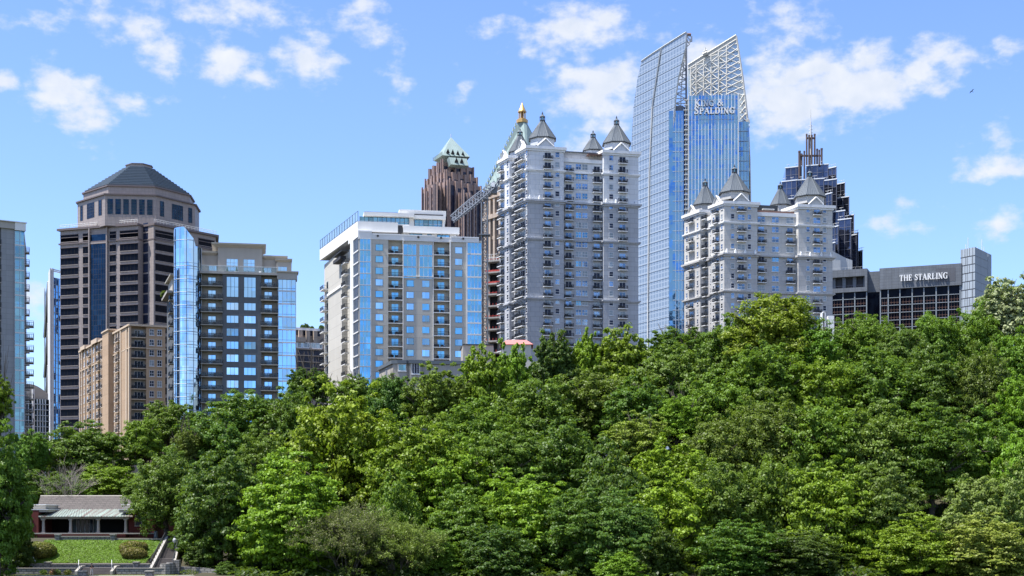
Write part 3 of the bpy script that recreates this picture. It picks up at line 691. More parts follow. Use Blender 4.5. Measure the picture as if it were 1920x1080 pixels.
# ------------------------------------------------------------------ cream condominium
def cream():
    Y0 = 380; a, c = pt(673, Y0), pt(903, 385.3); fR = Fr(a, c); u = fR.u; z = lambda py: Z(py, Y0); zg = gz(*a) - 3
    A = pt(608, 421); fL = Fr(A, a); v = fL.u
    b = Bld('condominium_tower', 'cream condominium with bright blue glass corners and a white setback penthouse', (*a, zg))
    dz = 21.84 * Y0 / F; zt = z(444)
    rec = [(u(728), u(755)), (u(813), u(843))]
    pts = [fR.P(0, 0)]
    for r0, r1 in rec: pts += [fR.P(r0, 0), fR.P(r0, -1.7), fR.P(r1, -1.7), fR.P(r1, 0)]
    pts += [c, (c[0] - 1.5, c[1] + 25), (A[0] + 25, A[1] + 6), A]
    # left side: a recess for the side balconies, and the open balconies at the far end
    l0, l1 = v(641), v(658)
    pts += [fL.P(v(617), 0), fL.P(l0, 0), fL.P(l0, -1.6), fL.P(l1 + .6, -1.6), fL.P(l1 + .6, 0)]
    m = MB(); m.prism(pts, zg, zt, 'cream', 'slab'); b.part('wall', m)
    # piers standing a little proud
    m = MB(); fR.box(m, u(843), u(845), 0, .6, zg, z(447), 'offwhite'); fR.box(m, u(874), u(876), 0, .25, zg, z(447), 'offwhite'); fR.box(m, u(695), u(696.2), 0, .2, zg, zt, 'offwhite'); fL.box(m, v(659), v(664), 0, .35, zg, zt, 'offwhite'); b.part('pier', m)
    wn = [win(2.0, 1.75, 1, 1, g, 'cream', .06, .06, .03, False) for g in ('glassb', 'glassb', 'glass', 'glassb2')]
    bl = [balcony(rec[0][1] - rec[0][0] - .05, 1.85, 1.1, 'offwhite', 'railing', .2, 16, None, k) for k in (1, 2, 0)]; br = [balcony(rec[1][1] - rec[1][0] - .05, 1.85, 1.1, 'offwhite', 'railing', .2, 16, None, k) for k in (3, 4, 0)]
    dr = win(1.9, 2.2, 2, 1, 'glassb', 'cream', .06, .08, .04, False)
    wide = win(3.55, 2.95, 3, 1, 'glassb', 'mullw', .1, .1, .08, False)
    for i in range(12):
        zs = z(473) - dz * i
        for k, (pb, pro) in enumerate(((741.5, bl), (828, br))):
            b.rep('balcony', pro[(i + k) % 3], fR, u(pb), -1.68, zs + .02); b.rep('window', dr, fR, u(pb), -1.7, zs + .05)
        b.rep('window', wn, fR, u(711), 0, zs + .55); b.rep('window', wn, fR, u(860), 0, zs + .45)
        if i < 3:
            b.rep('wide_window', wide, fR, u(768.5), 0, zs - .35); b.rep('wide_window', wide, fR, u(798.5), 0, zs - .35)
        else:
            b.rep('window', wn, fR, u(769), 0, zs + .5); b.rep('window', wn, fR, u(798.5), 0, zs + .5)
    # shallow wing wall between the bays (throws the slanting shadow)
    m = MB(); fR.box(m, u(755), u(756.2), 0, .5, zg, z(448), 'offwhite'); fR.box(m, u(812), u(813), 0, .2, zg, z(448), 'offwhite'); fR.box(m, u(756.2), u(812), 0, .35, z(516.5), z(515), 'offwhite'); b.part('wing_wall', m)
    g = MB(); fR.box(g, .3, u(695) - .05, .02, .15, zg, zt, 'glassb'); fR.box(g, u(876) + .05, fR.L - .1, .02, .15, zg, z(449), 'glassb')
    for u0, u1, n in ((.2, u(695) - .1, 3), (u(876), fR.L - .12, 4)):
        for i in range(n + 1): x = u0 + (u1 - u0) * i / n; fR.box(g, x, x + .1, .15, .22, zg, z(446), 'mullw')
    for i in range(13):
        zs = z(468) - dz * i; fR.box(g, 0.15, u(695), .15, .3, zs - .22, zs, 'frame'); fR.box(g, u(876), fR.L - .02, .15, .3, zs - .5, zs - .1, 'offwhite')
    b.part('glass_curtain', g)
    g = MB(); fL.box(g, v(665), fL.L - .3, 0, .1, zg, zt, 'glassn')
    for i in range(4): x = v(665) + (fL.L - v(665) - .5) * i / 3; fL.box(g, x, x + .18, .1, .2, zg, zt, 'mull')
    for i in range(13): zs = z(468) - dz * i; fL.box(g, v(664), fL.L, .1, .25, zs - .3, zs, 'offwhite')
    b.part('side_glass', g)
    sb = [balcony(4.6, 1.3, 1.1, 'offwhite', 'railing', .22, 14, None, k) for k in (0, 1)]; sd = win(2.2, 2.2, 2, 1, 'glasst', 'mull', .08, .1, .04, False)
    fb = balcony(4.5, 1.4, 1.1, 'offwhite', 'railing', .22, 12)
    for i in range(12):
        zs = z(476.5) - dz * i
        b.rep('balcony', sb[i % 2], fL, (l0 + l1) / 2, -.3, zs); b.rep('window', sd, fL, (l0 + l1) / 2 + 1.5, -1.58, zs)
        zf = z(507 - 0) - dz * (i) + 1.0
        b.rep('balcony', fb, fL, v(612), .1, zf); b.rep('window', sd, fL, v(614), .02, zf + .03)
    # parapets of different heights
    for p0, p1, y0, y1, w in ((671.5, 697, 448, 433, .3), (697, 755, 448, 437.5, .12), (755, 815, 449, 438, .3), (815, 846, 449, 440, .12), (845, 898, 448.5, 438.5, .3)):
        m = MB(); fR.box(m, u(p0), u(p1) - .02, -2.2 - w, w, z(y0), z(y1), 'offwhite'); fR.box(m, u(p0), u(p1) - .02, -2.2 - w, w + .1, z(y1) - .25, z(y1) + .08, 'trim'); b.part('parapet', m)
    m = MB(); m.cut(); fL.box(m, v(655), fL.L + .2, -1, .3, zt, z(434), 'offwhite'); m.cut(); fL.box(m, v(610), v(641), -3, .3, z(516), z(511), 'offwhite'); b.part('parapet', m)
    m = MB()
    for p in (708, 784, 826.5, 868): x, y = fR.P(u(p), .5); m.cut(); m.frustum((x, y), .28, .28, z(443), z(440), 'inside', 8)
    b.part('drain_scupper', m)
    # penthouse storeys
    m = MB(); fR.box(m, u(690), u(770), -30, -3.5, zt, z(413), 'offwhite'); fR.box(m, u(757), u(858), -30, -3.4, zt, z(417), 'offwhite'); fR.box(m, u(695), u(838), -30, -5.2, z(440), z(396), 'offwhite'); fR.box(m, u(762), u(842), -30, -8.5, z(400), z(385), 'offwhite'); b.part('penthouse_wall', m)
    for (p0, p1, w, y0, y1) in ((671, 747, -1.6, 431, 412.5), (757, 863, -1.8, 430, 417.5), (684, 779, -3.6, 398, 391), (777, 839, -3.9, 400, 393.5), (753, 842, -7, 389, 379), (690, 700, -4, 432, 430)):
        m = MB(); fR.box(m, u(p0), u(p1), -31, w, z(y0), z(y1), 'offwhite'); b.part('roof_slab', m)
    m = MB()
    p, q = fR.P(u(671), -1.6), fL.P(v(607), 1.2); pl = [fL.P(v(607), 1.2), fR.P(u(671), -1.62), fR.P(u(678), -6), fL.P(v(607) + 2, -6)]
    m.prism(pl, z(412.5) - 3.2, z(412.5) - .02, 'offwhite'); b.part('terrace_slab', m)
    m = MB(); zr = z(412.5)
    fq = Fr(q, p); n = 15
    for i in range(n + 1): uu = (fq.L - .15) * i / n; fq.box(m, uu, uu + .12, -.2, -.08, zr, zr + 2.8, 'railing')
    for h in (.2, 2.7): fq.box(m, .1, fq.L, -.18, -.1, zr + h, zr + h + .08, 'railing')
    fq.box(m, 0, fq.L, -.15, -.12, zr + .3, zr + 2.6, M['railglass']); b.part('glass_railing', m)
    g = MB()
    for (p0, p1, w, y0, y1) in ((676, 770, -5.15, 416, 398), (780, 833, -5.15, 418, 400)):
        u0, u1 = u(p0), u(p1); fR.box(g, u0, u1, w, w + .1, z(y0), z(y1), 'glasst'); n = int((u1 - u0) / 1.15)
        for i in range(n + 1): x = u0 + (u1 - u0 - .1) * i / n; fR.box(g, x, x + .12, w + .1, w + .2, z(y0), z(y1), 'mulld')
        fR.box(g, u0, u1, w + .1, w + .18, (z(y0) + z(y1)) / 2, (z(y0) + z(y1)) / 2 + .12, 'mull')
    b.part('penthouse_glass', g)
    m = MB(); fR.box(m, u(770), u(836), -7, -6.9 + .8, z(393.4), z(388), 'inside'); fR.box(m, u(685), u(752), -6, -4.2, z(391), z(389.6), 'darkmetal'); fR.box(m, u(747), u(756), -3.4, -1.9, z(431), z(417), 'inside'); b.part('gap_shade_fill', m)  # dark boxes put the shade of the slab gaps into colour
    for p0, p1, y0, y1 in ((770, 794, 437, 429), (803, 812, 438, 429), (822, 846, 437, 430)):
        w = win(u(p1) - u(p0), z(y1) - z(y0), 3, 1, 'glassb', 'mulld', .12, .1, .06, False); b.rep('penthouse_window', w, fR, (u(p0) + u(p1)) / 2, -3.38, z(y0))
    m = MB(); fL.box(m, v(638), v(655), 0, 2.2, z(457), z(455.5), 'darkmetal'); fL.box(m, v(636), v(650), .2, 1.8, z(468), z(462), 'inside'); b.part('awning', m)
    b.done()
cream()

# ------------------------------------------------------------------ low buildings in front of / beside the cream tower
def low():
    Y0 = 330; a, c = pt(737, Y0), pt(905, 332); f = Fr(a, c); fl = Fr(pt(711, 345), a); zg = gz(*a) - 3; z = lambda p: Z(p, Y0)
    b = Bld('townhouse_block', 'low grey stucco building with bay windows at the foot of the cream condominium', (*a, zg))
    m = MB(); m.prism([fl.a, a, c, (c[0], c[1] + 12), (fl.a[0], fl.a[1] + 8)], zg, z(678), 'beige', 'slab'); f.box(m, f.u(745), f.u(762), 0, .5, zg, z(678), 'beige'); f.box(m, f.u(768), f.u(790), 0, 1.0, zg, z(676), 'beige'); b.part('wall', m)
    m = MB(); m.prism([fl.P(-.3, .4), fl.P(fl.L, .4), f.P(f.u(745), .4), f.P(f.u(745), .8), f.P(f.u(762), .8), f.P(f.u(766), .4), f.P(f.u(766), 1.4), f.P(f.u(792), 1.4), f.P(f.u(792), .4), f.P(f.L, .4), f.P(f.L, -1), f.P(0, -1), fl.P(0, -1)], z(682), z(675.5), 'zinc'); b.part('cornice', m)
    b.rep('window', win(1.9, 1.6, 1, 1, 'glasst', 'frame', .16, .1), f, f.u(754), .5, z(696)); b.rep('window', win(1.9, 2.6, 3, 1, 'glassn', 'frame', .18, .14), f, f.u(779), 1.0, z(702)); b.rep('window', win(2.2, 2.3, 3, 1, 'glassn', 'frame', .18, .14), fl, fl.L * .55, 0, z(703))
    m = MB()
    for p in (743, 772, 800, 812, 835, 846): m.cut(); f.box(m, f.u(p), f.u(p) + random.uniform(.6, 1.6), -3, -2, z(676), z(673.5), 'trim')
    b.part('roof_vent', m); b.done()
    a, c = pt(868, 352), pt(925, 353); f = Fr(a, c); fl = Fr(pt(864, 362), a); z = lambda p: Z(p, 352)
    b = Bld('stair_house', 'small pale stucco block rising beside the crane mast foot', (*a, gz(*a) - 3)); m = MB()
    m.prism([fl.a, a, c, (c[0], c[1] + 10)], gz(*a) - 3, z(647), 'beige', 'slab'); b.part('wall', m); m = MB(); m.prism([fl.P(-.2, .2), (a[0], a[1] - .3), (c[0], c[1] - .3), (c[0], c[1] + 10.2)], z(647), z(645), 'darkmetal'); b.part('coping', m); b.done()
    Y0 = 345; a, c = pt(941, Y0), pt(996, Y0); f = Fr(a, c); z = lambda p: Z(p, Y0); zg = gz(*a) - 3
    b = Bld('house', 'house with a salmon pink hipped roof peeping over the trees', (*a, zg)); m = MB(); f.box(m, 0, f.L, -8, 0, zg, z(646), 'cream'); b.part('wall', m)
    m = MB(); e = [f.P(-.5, .5), f.P(f.L + .5, .5), f.P(f.L + .5, -8.5), f.P(-.5, -8.5)]; r = [f.P(1.2, -2.5), f.P(f.L - 1.2, -2.5), f.P(f.L - 1.2, -5.5), f.P(1.2, -5.5)]
    m.add([(*p, z(646)) for p in e] + [(*p, z(635)) for p in r], [(0, 1, 5, 4), (1, 2, 6, 5), (2, 3, 7, 6), (3, 0, 4, 7), (4, 5, 6, 7)], 'pinkroof'); b.part('roof', m); b.done()
    # brown mid-rise seen between the two condominiums
    Y0 = 520; a, c = pt(548, Y0), pt(618, Y0 + 6); f = Fr(a, c); z = lambda p: Z(p, Y0); zg = gz(*a) - 3; u = f.u
    b = Bld('office_block', 'brown stone office block with white roof edge, seen between the slate and cream condominiums', (*a, zg))
    m = MB(); f.box(m, 0, f.L, -20, 0, zg, z(640), 'palegranite'); f.box(m, 0, f.L, -20, -2, z(640), z(617), 'palegranite'); f.box(m, 0, u(572), -1.9, 1.2, z(641), z(632), 'palegranite'); b.part('wall', m)
    m = MB(); f.box(m, 0, f.L, -20, -1.2, z(617), z(612.5), 'trim'); b.part('roof_edge', m)
    m = MB()
    for i in range(6): f.box(m, u(557), u(584.5), .0, .15, z(664 + i * 11.8), z(654.5 + i * 11.8), 'glassn'); f.box(m, u(588.5), u(607), 0, .15, z(665 + i * 11.8), z(655.5 + i * 11.8), 'glassn')
    for i in range(9): f.box(m, u(557 + i * 5.6), u(557 + i * 5.6) + .15, .15, .25, z(720), z(654), 'mulld')
    b.part('glass_band', m); m = MB()
    for i in range(6): f.box(m, u(556), f.L, .15, .7, z(654.5 + i * 11.8), z(653 + i * 11.8), 'palegranite')
    b.part('ledge', m)
    for p in (558, 571, 583.5, 598): b.rep('window', win(2.4, 2.4, 2, 1, 'glassn', 'palegranite', .1, .1, .06, False), f, u(p), -1.98, z(627))
    for p in (564, 578, 592): b.rep('pier', (lambda q: (q.box(-.7, .7, -.9, .3, 0, z(618) - z(643), 'palegranite'), q)[1])(MB()), f, u(p), -1.0 if p > 570 else -.9, z(643))
    b.rep('window', win(7, 2.0, 5, 1, 'glassg', 'trim', .2, .15), f, u(566), .0, z(651)); b.rep('window', win(5, 2.0, 4, 1, 'glassg', 'trim', .2, .15), f, u(592), .0, z(651))
    for i, (p, r) in enumerate(((568, 1.2), (572.5, 1.6), (575, 1.3), (585, .7), (603, 1.1))):
        o = leafball(pt(p, Y0 + 8), Z(611, Y0) + .2, r, r * 1.1, 260, 50 + i, .3).build('roof_shrub', b.root); o.color = (.03, .06, .03, 1)
    b.done()
    # arched roof apartments and slender glass tower at the left
    Y0 = 470; a, c = pt(44, Y0), pt(92, Y0 + 5); f = Fr(a, c); z = lambda p: Z(p, Y0); zg = gz(*a) - 3; u = f.u
    b = Bld('apartment_block', 'glass balcony block with a beige arched top, far left behind the trees', (*a, zg))
    m = MB(); n = 10; pts = []
    for i in range(n + 1):
        t = i / n; pts.append((t * f.L, z(738) + (z(718.5) - z(738)) * math.cos((t - .25) * 1.9)))
    V = [(*f.P(x, -1), zz) for x, zz in pts] + [(*f.P(x, -14), zz) for x, zz in pts]; k = n + 1
    base = [(*f.P(0, -1), zg), (*f.P(f.L, -1), zg), (*f.P(f.L, -14), zg), (*f.P(0, -14), zg)]
    m.add(V + base, [tuple([2 * k, 2 * k + 1] + list(range(k - 1, -1, -1))), tuple([2 * k + 2, 2 * k + 3] + list(range(k, 2 * k)))] + [(i, i + 1, k + i + 1, k + i) for i in range(n)] + [(2 * k + 1, 2 * k + 2, 2 * k - 1, k - 1), (2 * k + 3, 2 * k, 0, k)], 'beige'); b.part('wall', m)
    m = MB(); f.box(m, 0, f.L, -1, 0, zg, z(747), 'glasslake'); b.part('glass_wall', m); m = MB(); f.box(m, u(59.5), u(63.5), 0, .8, zg, z(729), 'frame'); b.part('fin', m); m = MB()
    for i in range(9):
        f.box(m, 0, f.L, 0, .5, z(757 + i * 10.6), z(756 + i * 10.6), 'mull')
    for p in (52, 69, 74, 79, 84): f.box(m, u(p), u(p) + .3, 0, .3, zg, z(747), 'mull')
    b.part('balcony_slabs', m); b.done()
    Y0 = 600; a, c = pt(96, Y0), pt(120, Y0 + 8); f = Fr(a, c); fl = Fr(pt(85, 640), a); z = lambda p: Z(p, Y0); zg = gz(*a) - 3; u = f.u
    b = Bld('glass_tower', 'slender blue glass tower with white diagonal framing, left of the granite office tower', (*a, zg))
    m = MB(); m.prism([fl.a, a, c, (c[0] - 8, c[1] + 40)], zg, z(519), 'glassk', 'frame'); b.part('glass_wall', m); m = MB()
    fl.box(m, fl.L - 12, fl.L + .3, .1, .5, zg, z(503), 'frame'); f.box(m, 0, u(99.5), -.3, .4, zg, z(503), 'frame')
    for i in range(22): f.box(m, u(99.5), f.L, .05, .2, z(519 + i * 13) - .12, z(519 + i * 13), 'mull')
    for p in (104, 109): f.box(m, u(p), u(p) + .2, .05, .2, zg, z(519), 'mull')
    for y in (503, 506): f.box(m, u(98), f.L, -.4, 0, z(y) - .4, z(y), 'steel')
    for i in range(4):
        y0 = 520 + i * 80; p, q = fl.P(1, .5), fl.P(fl.L - 12, .5); m.tube((*p, z(y0 + 90)), (*q, z(y0)), .5, 'steel', n=4); m.tube((*q, z(y0)), (*fl.P(fl.L - 11, .5), z(y0 + 80)), .3, 'steel', n=4)
    fl.box(m, 0, .8, .1, .5, zg, z(512), 'steel'); b.part('white_frame', m); b.done()
    # far left apartment tower, cut by the frame
    Y0 = 320; a, c = pt(-90, Y0 - 8), pt(45.5, Y0); f = Fr(a, c); z = lambda p: Z(p, Y0); zg = gz(*a) - 3; u = f.u
    b = Bld('apartment_tower', 'grey apartment tower cut by the left picture edge, with a teal glass strip', (*c, zg))
    m = MB(); m.prism([a, f.P(u(-6), 0), f.P(u(-6), -1.5), f.P(u(2), -1.5), f.P(u(2), 0), c, (c[0] - 7.7, c[1] + 24), (a[0], a[1] + 22)], zg, z(432), 'slate2', 'slab'); b.part('wall', m)
    m = MB(); f.box(m, u(-6), u(27), -3, .5, z(432), z(420), 'beige'); f.box(m, u(27), f.L + .2, -4, .7, z(434), z(418), 'offwhite'); f.box(m, -1, f.L + .4, -4.2, .9, z(419.5), z(418), 'trim'); b.part('parapet', m)
    g = MB(); f.box(g, u(27), f.L - .1, 0, .15, zg, z(434), 'glasst')
    for p in (27, 36.3, 44.6): f.box(g, u(p), u(p) + .12, .15, .25, zg, z(434), 'mull')
    dz = 23.4 * Y0 / F
    for i in range(17): zz = z(461) - dz * i; f.box(g, u(27), f.L, .15, .28, zz - .15, zz + .15, 'frame'); f.box(g, u(27), f.L, .15, .2, zz + .75, zz + .82, 'mull')
    b.part('glass_strip', g)
    fr = Fr(c, (c[0] - 7.7, c[1] + 24)); bl = balcony(2.2, 1.1, 1.1, 'slab', 'railing', .25, 8); bl2 = balcony(3.0, 1.9, 1.1, 'slab', 'railing', .25, 8)
    for i in range(16):
        zz = z(471) - dz * i; b.rep('balcony', bl, fr, 1.6, 0, zz)
        if i > 5: b.rep('balcony', bl2, fr, 9, 0, zz + 1.2); b.rep('window', win(2, 2, 2, 1, 'glasst', 'frame'), fr, 9, 0, zz + 1.2)
        b.rep('balcony', balL, f, u(-2), -1.45, zz + 1.0); b.rep('window', winL, f, u(-2), -1.5, zz + 1.05)
    b.done()
M['slate2'] = wall_mat('cool_grey_stucco', (.30, .31, .32), joint=(6, 1.2, .04, 0), jcol=.75, var=.08, streak=.1)
balL = balcony(.95, 1.6, 1.1, 'slab', 'railing', .2, 5); winL = win(.8, 2.1, 1, 1)
low()

# ------------------------------------------------------------------ leaning glass skyscraper
GL = {  # serif capitals as strokes: (x0,y0,x1,y1,width) in a unit-high letter; width of each
 'K': (.86, [(.17, 0, .17, 1, .17), (.20, .42, .72, 1, .09), (.34, .56, .74, 0, .17), (.02, 0, .34, 0, .06), (.02, 1, .34, 1, .06), (.56, 1, .86, 1, .06), (.58, 0, .88, 0, .06)]),
 'I': (.36, [(.18, 0, .18, 1, .17), (.02, 0, .34, 0, .06), (.02, 1, .34, 1, .06)]),
 'N': (.88, [(.16, 0, .16, 1, .08), (.14, 1, .72, 0, .18), (.72, 0, .72, 1, .08), (.02, 0, .30, 0, .06), (.0, 1, .26, 1, .06), (.58, 1, .88, 1, .06)]),
 'G': (.86, [(.78, .86, .60, .98, .1), (.60, .98, .38, .99, .09), (.38, .99, .18, .84, .12), (.18, .84, .09, .5, .17), (.09, .5, .18, .16, .17), (.18, .16, .38, .01, .12), (.38, .01, .62, .02, .09), (.62, .02, .74, .12, .1), (.74, 0, .74, .42, .15), (.56, .42, .88, .42, .06), (.80, 1, .80, .72, .06)]),
 '&': (.95, [(.90, 0, .24, .78, .14), (.24, .78, .28, .95, .1), (.28, .95, .46, .99, .08), (.46, .99, .54, .82, .1), (.54, .82, .20, .42, .09), (.20, .42, .10, .2, .14), (.10, .2, .24, .02, .12), (.24, .02, .5, .02, .09), (.5, .02, .80, .48, .09), (.66, .52, .94, .52, .06)]),
 'S': (.66, [(.56, .84, .42, .98, .1), (.42, .98, .22, .95, .1), (.22, .95, .12, .76, .14), (.12, .76, .28, .58, .15), (.28, .58, .48, .42, .16), (.48, .42, .56, .22, .15), (.56, .22, .42, .03, .12), (.42, .03, .20, .02, .1), (.20, .02, .10, .18, .1), (.58, 1, .58, .74, .06), (.08, .26, .08, 0, .06)]),
 'P': (.70, [(.17, 0, .17, 1, .17), (.17, .98, .46, .98, .07), (.46, .98, .60, .86, .13), (.60, .86, .60, .62, .16), (.60, .62, .46, .49, .13), (.46, .49, .17, .48, .07), (.02, 0, .36, 0, .06), (.02, 1, .2, 1, .06)]),
 'A': (.88, [(.08, 0, .44, 1, .08), (.42, 1, .76, 0, .18), (.22, .34, .62, .34, .07), (.0, 0, .22, 0, .06), (.6, 0, .92, 0, .06)]),
 'L': (.72, [(.17, 0, .17, 1, .17), (.02, 1, .34, 1, .06), (.02, .02, .64, .02, .08), (.64, 0, .66, .28, .07)]),
 'D': (.86, [(.17, 0, .17, 1, .17), (.05, .98, .46, .98, .07), (.46, .98, .68, .82, .12), (.68, .82, .75, .5, .17), (.75, .5, .68, .18, .17), (.68, .18, .46, .02, .12), (.46, .02, .05, .02, .07)]),
 'T': (.76, [(.38, 0, .38, 1, .17), (.04, .98, .72, .98, .08), (.05, 1, .04, .76, .06), (.71, 1, .72, .76, .06), (.22, 0, .54, 0, .06)]),
 'H': (.90, [(.17, 0, .17, 1, .17), (.73, 0, .73, 1, .17), (.17, .52, .73, .52, .07), (.02, 0, .32, 0, .06), (.02, 1, .32, 1, .06), (.58, 0, .88, 0, .06), (.58, 1, .88, 1, .06)]),
 'E': (.72, [(.17, 0, .17, 1, .17), (.02, .98, .62, .98, .08), (.02, .02, .64, .02, .08), (.17, .52, .48, .52, .07), (.62, 1, .62, .76, .06), (.65, 0, .65, .26, .06), (.48, .64, .48, .40, .06)]),
 'R': (.84, [(.17, 0, .17, 1, .17), (.17, .98, .44, .98, .07), (.44, .98, .58, .86, .13), (.58, .86, .58, .66, .15), (.58, .66, .44, .53, .13), (.44, .53, .17, .52, .07), (.38, .5, .74, 0, .17), (.02, 0, .34, 0, .06), (.66, 0, .88, 0, .06)]),
}
def lettering(mb, f, text, u0, u1, z0, h, w, depth, mat, small=.78, bold=1.25):
    ws = []
    for i, ch in enumerate(text):
        if ch == ' ': ws.append((.42, 1)); continue
        sc = 1.0 if (small == 1 or i == 0 or text[i - 1] == ' ') else small
        ws.append((GL[ch][0] * sc + .1, sc))
    tot = sum(a for a, _ in ws); hx = (u1 - u0) / tot; x = u0
    for ch, (a, sc) in zip(text, ws):
        if ch != ' ':
            for k, (x0, y0, x1, y1, t) in enumerate(GL[ch][1]):
                t = t * bold * .5 * sc
                p = (x + x0 * sc * hx, y0 * sc * h); q = (x + x1 * sc * hx, y1 * sc * h)
                dx, dy = q[0] - p[0], q[1] - p[1]; l = math.hypot(dx, dy) or 1; nx, ny = -dy / l * t * h, dx / l * t * h
                e = .015 * h; ex, ey = dx / l * e, dy / l * e
                c4 = [(p[0] + nx - ex, p[1] + ny - ey), (p[0] - nx - ex, p[1] - ny - ey), (q[0] - nx + ex, q[1] - ny + ey), (q[0] + nx + ex, q[1] + ny + ey)]
                wd = w + depth + k * .006
                vs = [(*f.P(cx, w), z0 + cz) for cx, cz in c4] + [(*f.P(cx, wd), z0 + cz) for cx, cz in c4]
                mb.add(vs, [(3, 2, 1, 0), (4, 5, 6, 7), (0, 1, 5, 4), (1, 2, 6, 5), (2, 3, 7, 6), (3, 0, 4, 7)], mat)
        x += a * hx
def interp(pts, y):
    for (y0, p0), (y1, p1) in zip(pts, pts[1:]):
        if y0 <= y <= y1: return p0 + (p1 - p0) * (y - y0) / (y1 - y0)
    return pts[0][1] if y < pts[0][0] else pts[-1][1]
def sail_mat():
    m, nt, b = new_mat('fritted_glass_veil')
    tc = N(nt, 'ShaderNodeUVMap') if False else None
    geo = N(nt, 'ShaderNodeNewGeometry'); sp = N(nt, 'ShaderNodeSeparateXYZ'); nt.links.new(geo.outputs['Position'], sp.inputs[0])
    fx = math_node(nt, 'FRACT', math_node(nt, 'MULTIPLY', sp.outputs[0], .95)); gx = math_node(nt, 'GREATER_THAN', fx, .62)
    fz = math_node(nt, 'FRACT', math_node(nt, 'MULTIPLY', sp.outputs[2], .47)); gz_ = math_node(nt, 'GREATER_THAN', fz, .80)
    g = math_node(nt, 'MAXIMUM', math_node(nt, 'MULTIPLY', gx, .8), gz_)
    n1 = N(nt, 'ShaderNodeTexNoise', i_Scale=.06, i_Detail=3.0); nt.links.new(geo.outputs['Position'], n1.inputs['Vector'])
    c = mixc(nt, g, (.21, .27, .34), (.40, .45, .50)); c2 = mixc(nt, math_node(nt, 'MULTIPLY', n1.outputs[0], .3), c, (.30, .36, .43))
    nt.links.new(c2, b.inputs['Base Color']); b.inputs['Roughness'].default_value = .35; b.inputs['Metallic'].default_value = .25
    return m
M['veil'] = sail_mat(); M['mull2'] = plain('pale_blue_floor_edge', (.42, .47, .52), .5)
def veilglass():
    m, nt, b = new_mat('open_veil_glass'); b.inputs['Base Color'].default_value = (.42, .50, .48, 1); b.inputs['Roughness'].default_value = .1; b.inputs['Alpha'].default_value = .45; return m
M['veilglass'] = veilglass()
def skyscraper():
    YV = 612; f = Fr(pt(1184, 652), pt(1288, YV)); u = f.u; zg = gz(90, 620) - 3
    b = Bld('glass_skyscraper', 'tallest glass skyscraper with two curved veils, white lattice crown and serif lettering', (*f.a, zg))
    zz = lambda py, px: f.z(py, u(px))
    Lp = [(115, 1204), (150, 1196), (200, 1189), (274, 1184.5), (330, 1184), (980, 1184)]; Rp = [(61, 1287.5), (90, 1286), (147, 1272.5), (186, 1267), (245, 1263), (340, 1260.5), (640, 1260), (980, 1260)]
    def outline():
        l = [(interp(Lp, y), y) for y in (980, 640, 400, 330, 274, 235, 200, 172, 150, 130, 115)]
        t = [(1204 + (1287.5 - 1204) * k / 4, 115 - (115 - 61) * (k / 4) ** .95) for k in (1, 2, 3, 4)]
        r = [(interp(Rp, y), y) for y in (75, 90, 118, 147, 165, 186, 215, 245, 290, 340, 640, 980)]
        return l + t + r
    O = [(u(px), (zz(py, px) if py < 979 else zg)) for px, py in outline()]; n = len(O)
    m = MB(); V = [(*f.P(a, .35), h) for a, h in O] + [(*f.P(a, -.35), h) for a, h in O]
    m.add(V, [tuple(reversed(range(n))), tuple(range(n, 2 * n))], 'veil'); m.add(V, [(i, (i + 1) % n, n + (i + 1) % n, n + i) for i in range(n)], 'steel'); b.part('curved_veil', m)
    m = MB(); pitch = 4.32
    k = 0; h = zg + 8
    while h < zz(64, 1285):
        # left and right limits at this height
        us = []
        for (a0, h0), (a1, h1) in zip(O, O[1:] + O[:1]):
            if (h0 - h) * (h1 - h) < 0: us.append(a0 + (a1 - a0) * (h - h0) / (h1 - h0))
        if len(us) >= 2: f.box(m, min(us), max(us), .35, .5, h, h + .18, 'mull2')
        h += pitch
    b.part('floor_edges', m)
    m = MB(); seam = [(93, 1241), (200, 1225), (323, 1219.5), (560, 1217), (980, 1217)]
    for (y0, p0), (y1, p1) in zip(seam, seam[1:]):
        m.tube((*f.P(u(p0), .7), zz(y0, p0)), (*f.P(u(p1), .7), zz(y1, p1) if y1 < 979 else zg), .32, 'steel', n=4)
    for (p0, y0), (p1, y1) in zip(outline()[10:14], outline()[11:15]): m.tube((*f.P(u(p0), .3), zz(y0, p0)), (*f.P(u(p1), .3), zz(y1, p1)), .5, 'steel', n=4)
    b.part('seam', m)
    # glass body
    fb = Fr(pt(1255, 618), pt(1386, 616)); v = fb.u; z = lambda py: Z(py, 617)
    m = MB(); fb.box(m, v(1255), v(1290), -35, -3, zg, z(203), 'glassk'); fb.box(m, v(1290), v(1384.5), -35, 0, zg, z(179), 'glassk'); fb.box(m, v(1384.5), v(1406), -30, -4, zg, z(225), 'glassk'); b.part('glass_wall', m)
    m = MB()
    for i in range(16):
        p = 1291 + i * (1384 - 1291) / 15; w = .34 if i in (0, 15) else .24; fb.box(m, v(p) - w / 2, v(p) + w / 2, .02, .3, zg, z(177), 'mullw')
    for p in (1267, 1273, 1279, 1390, 1396, 1402): fb.box(m, v(p), v(p) + .2, -2.98 if p < 1300 else -3.98, -2.6 if p < 1300 else -3.6, zg, z(205 if p < 1300 else 226), 'mull')
    b.part('vertical_fins', m)
    m = MB(); h = zg + 6
    while h < z(182): fb.box(m, v(1291), v(1384), .03, .14, h, h + .16, 'mull'); h += pitch
    h = zg + 6
    while h < z(228): fb.box(m, v(1262), v(1290), -2.97, -2.7, h, h + .3, 'mull'); fb.box(m, v(1385), v(1405), -3.97, -3.7, h, h + .3, 'mull'); h += pitch
    b.part('floor_lines', m)
    m = MB(); fb.box(m, v(1282.5), v(1285), -2.9, -1.6, zg, z(200), 'glassn')
    h = zg + 4
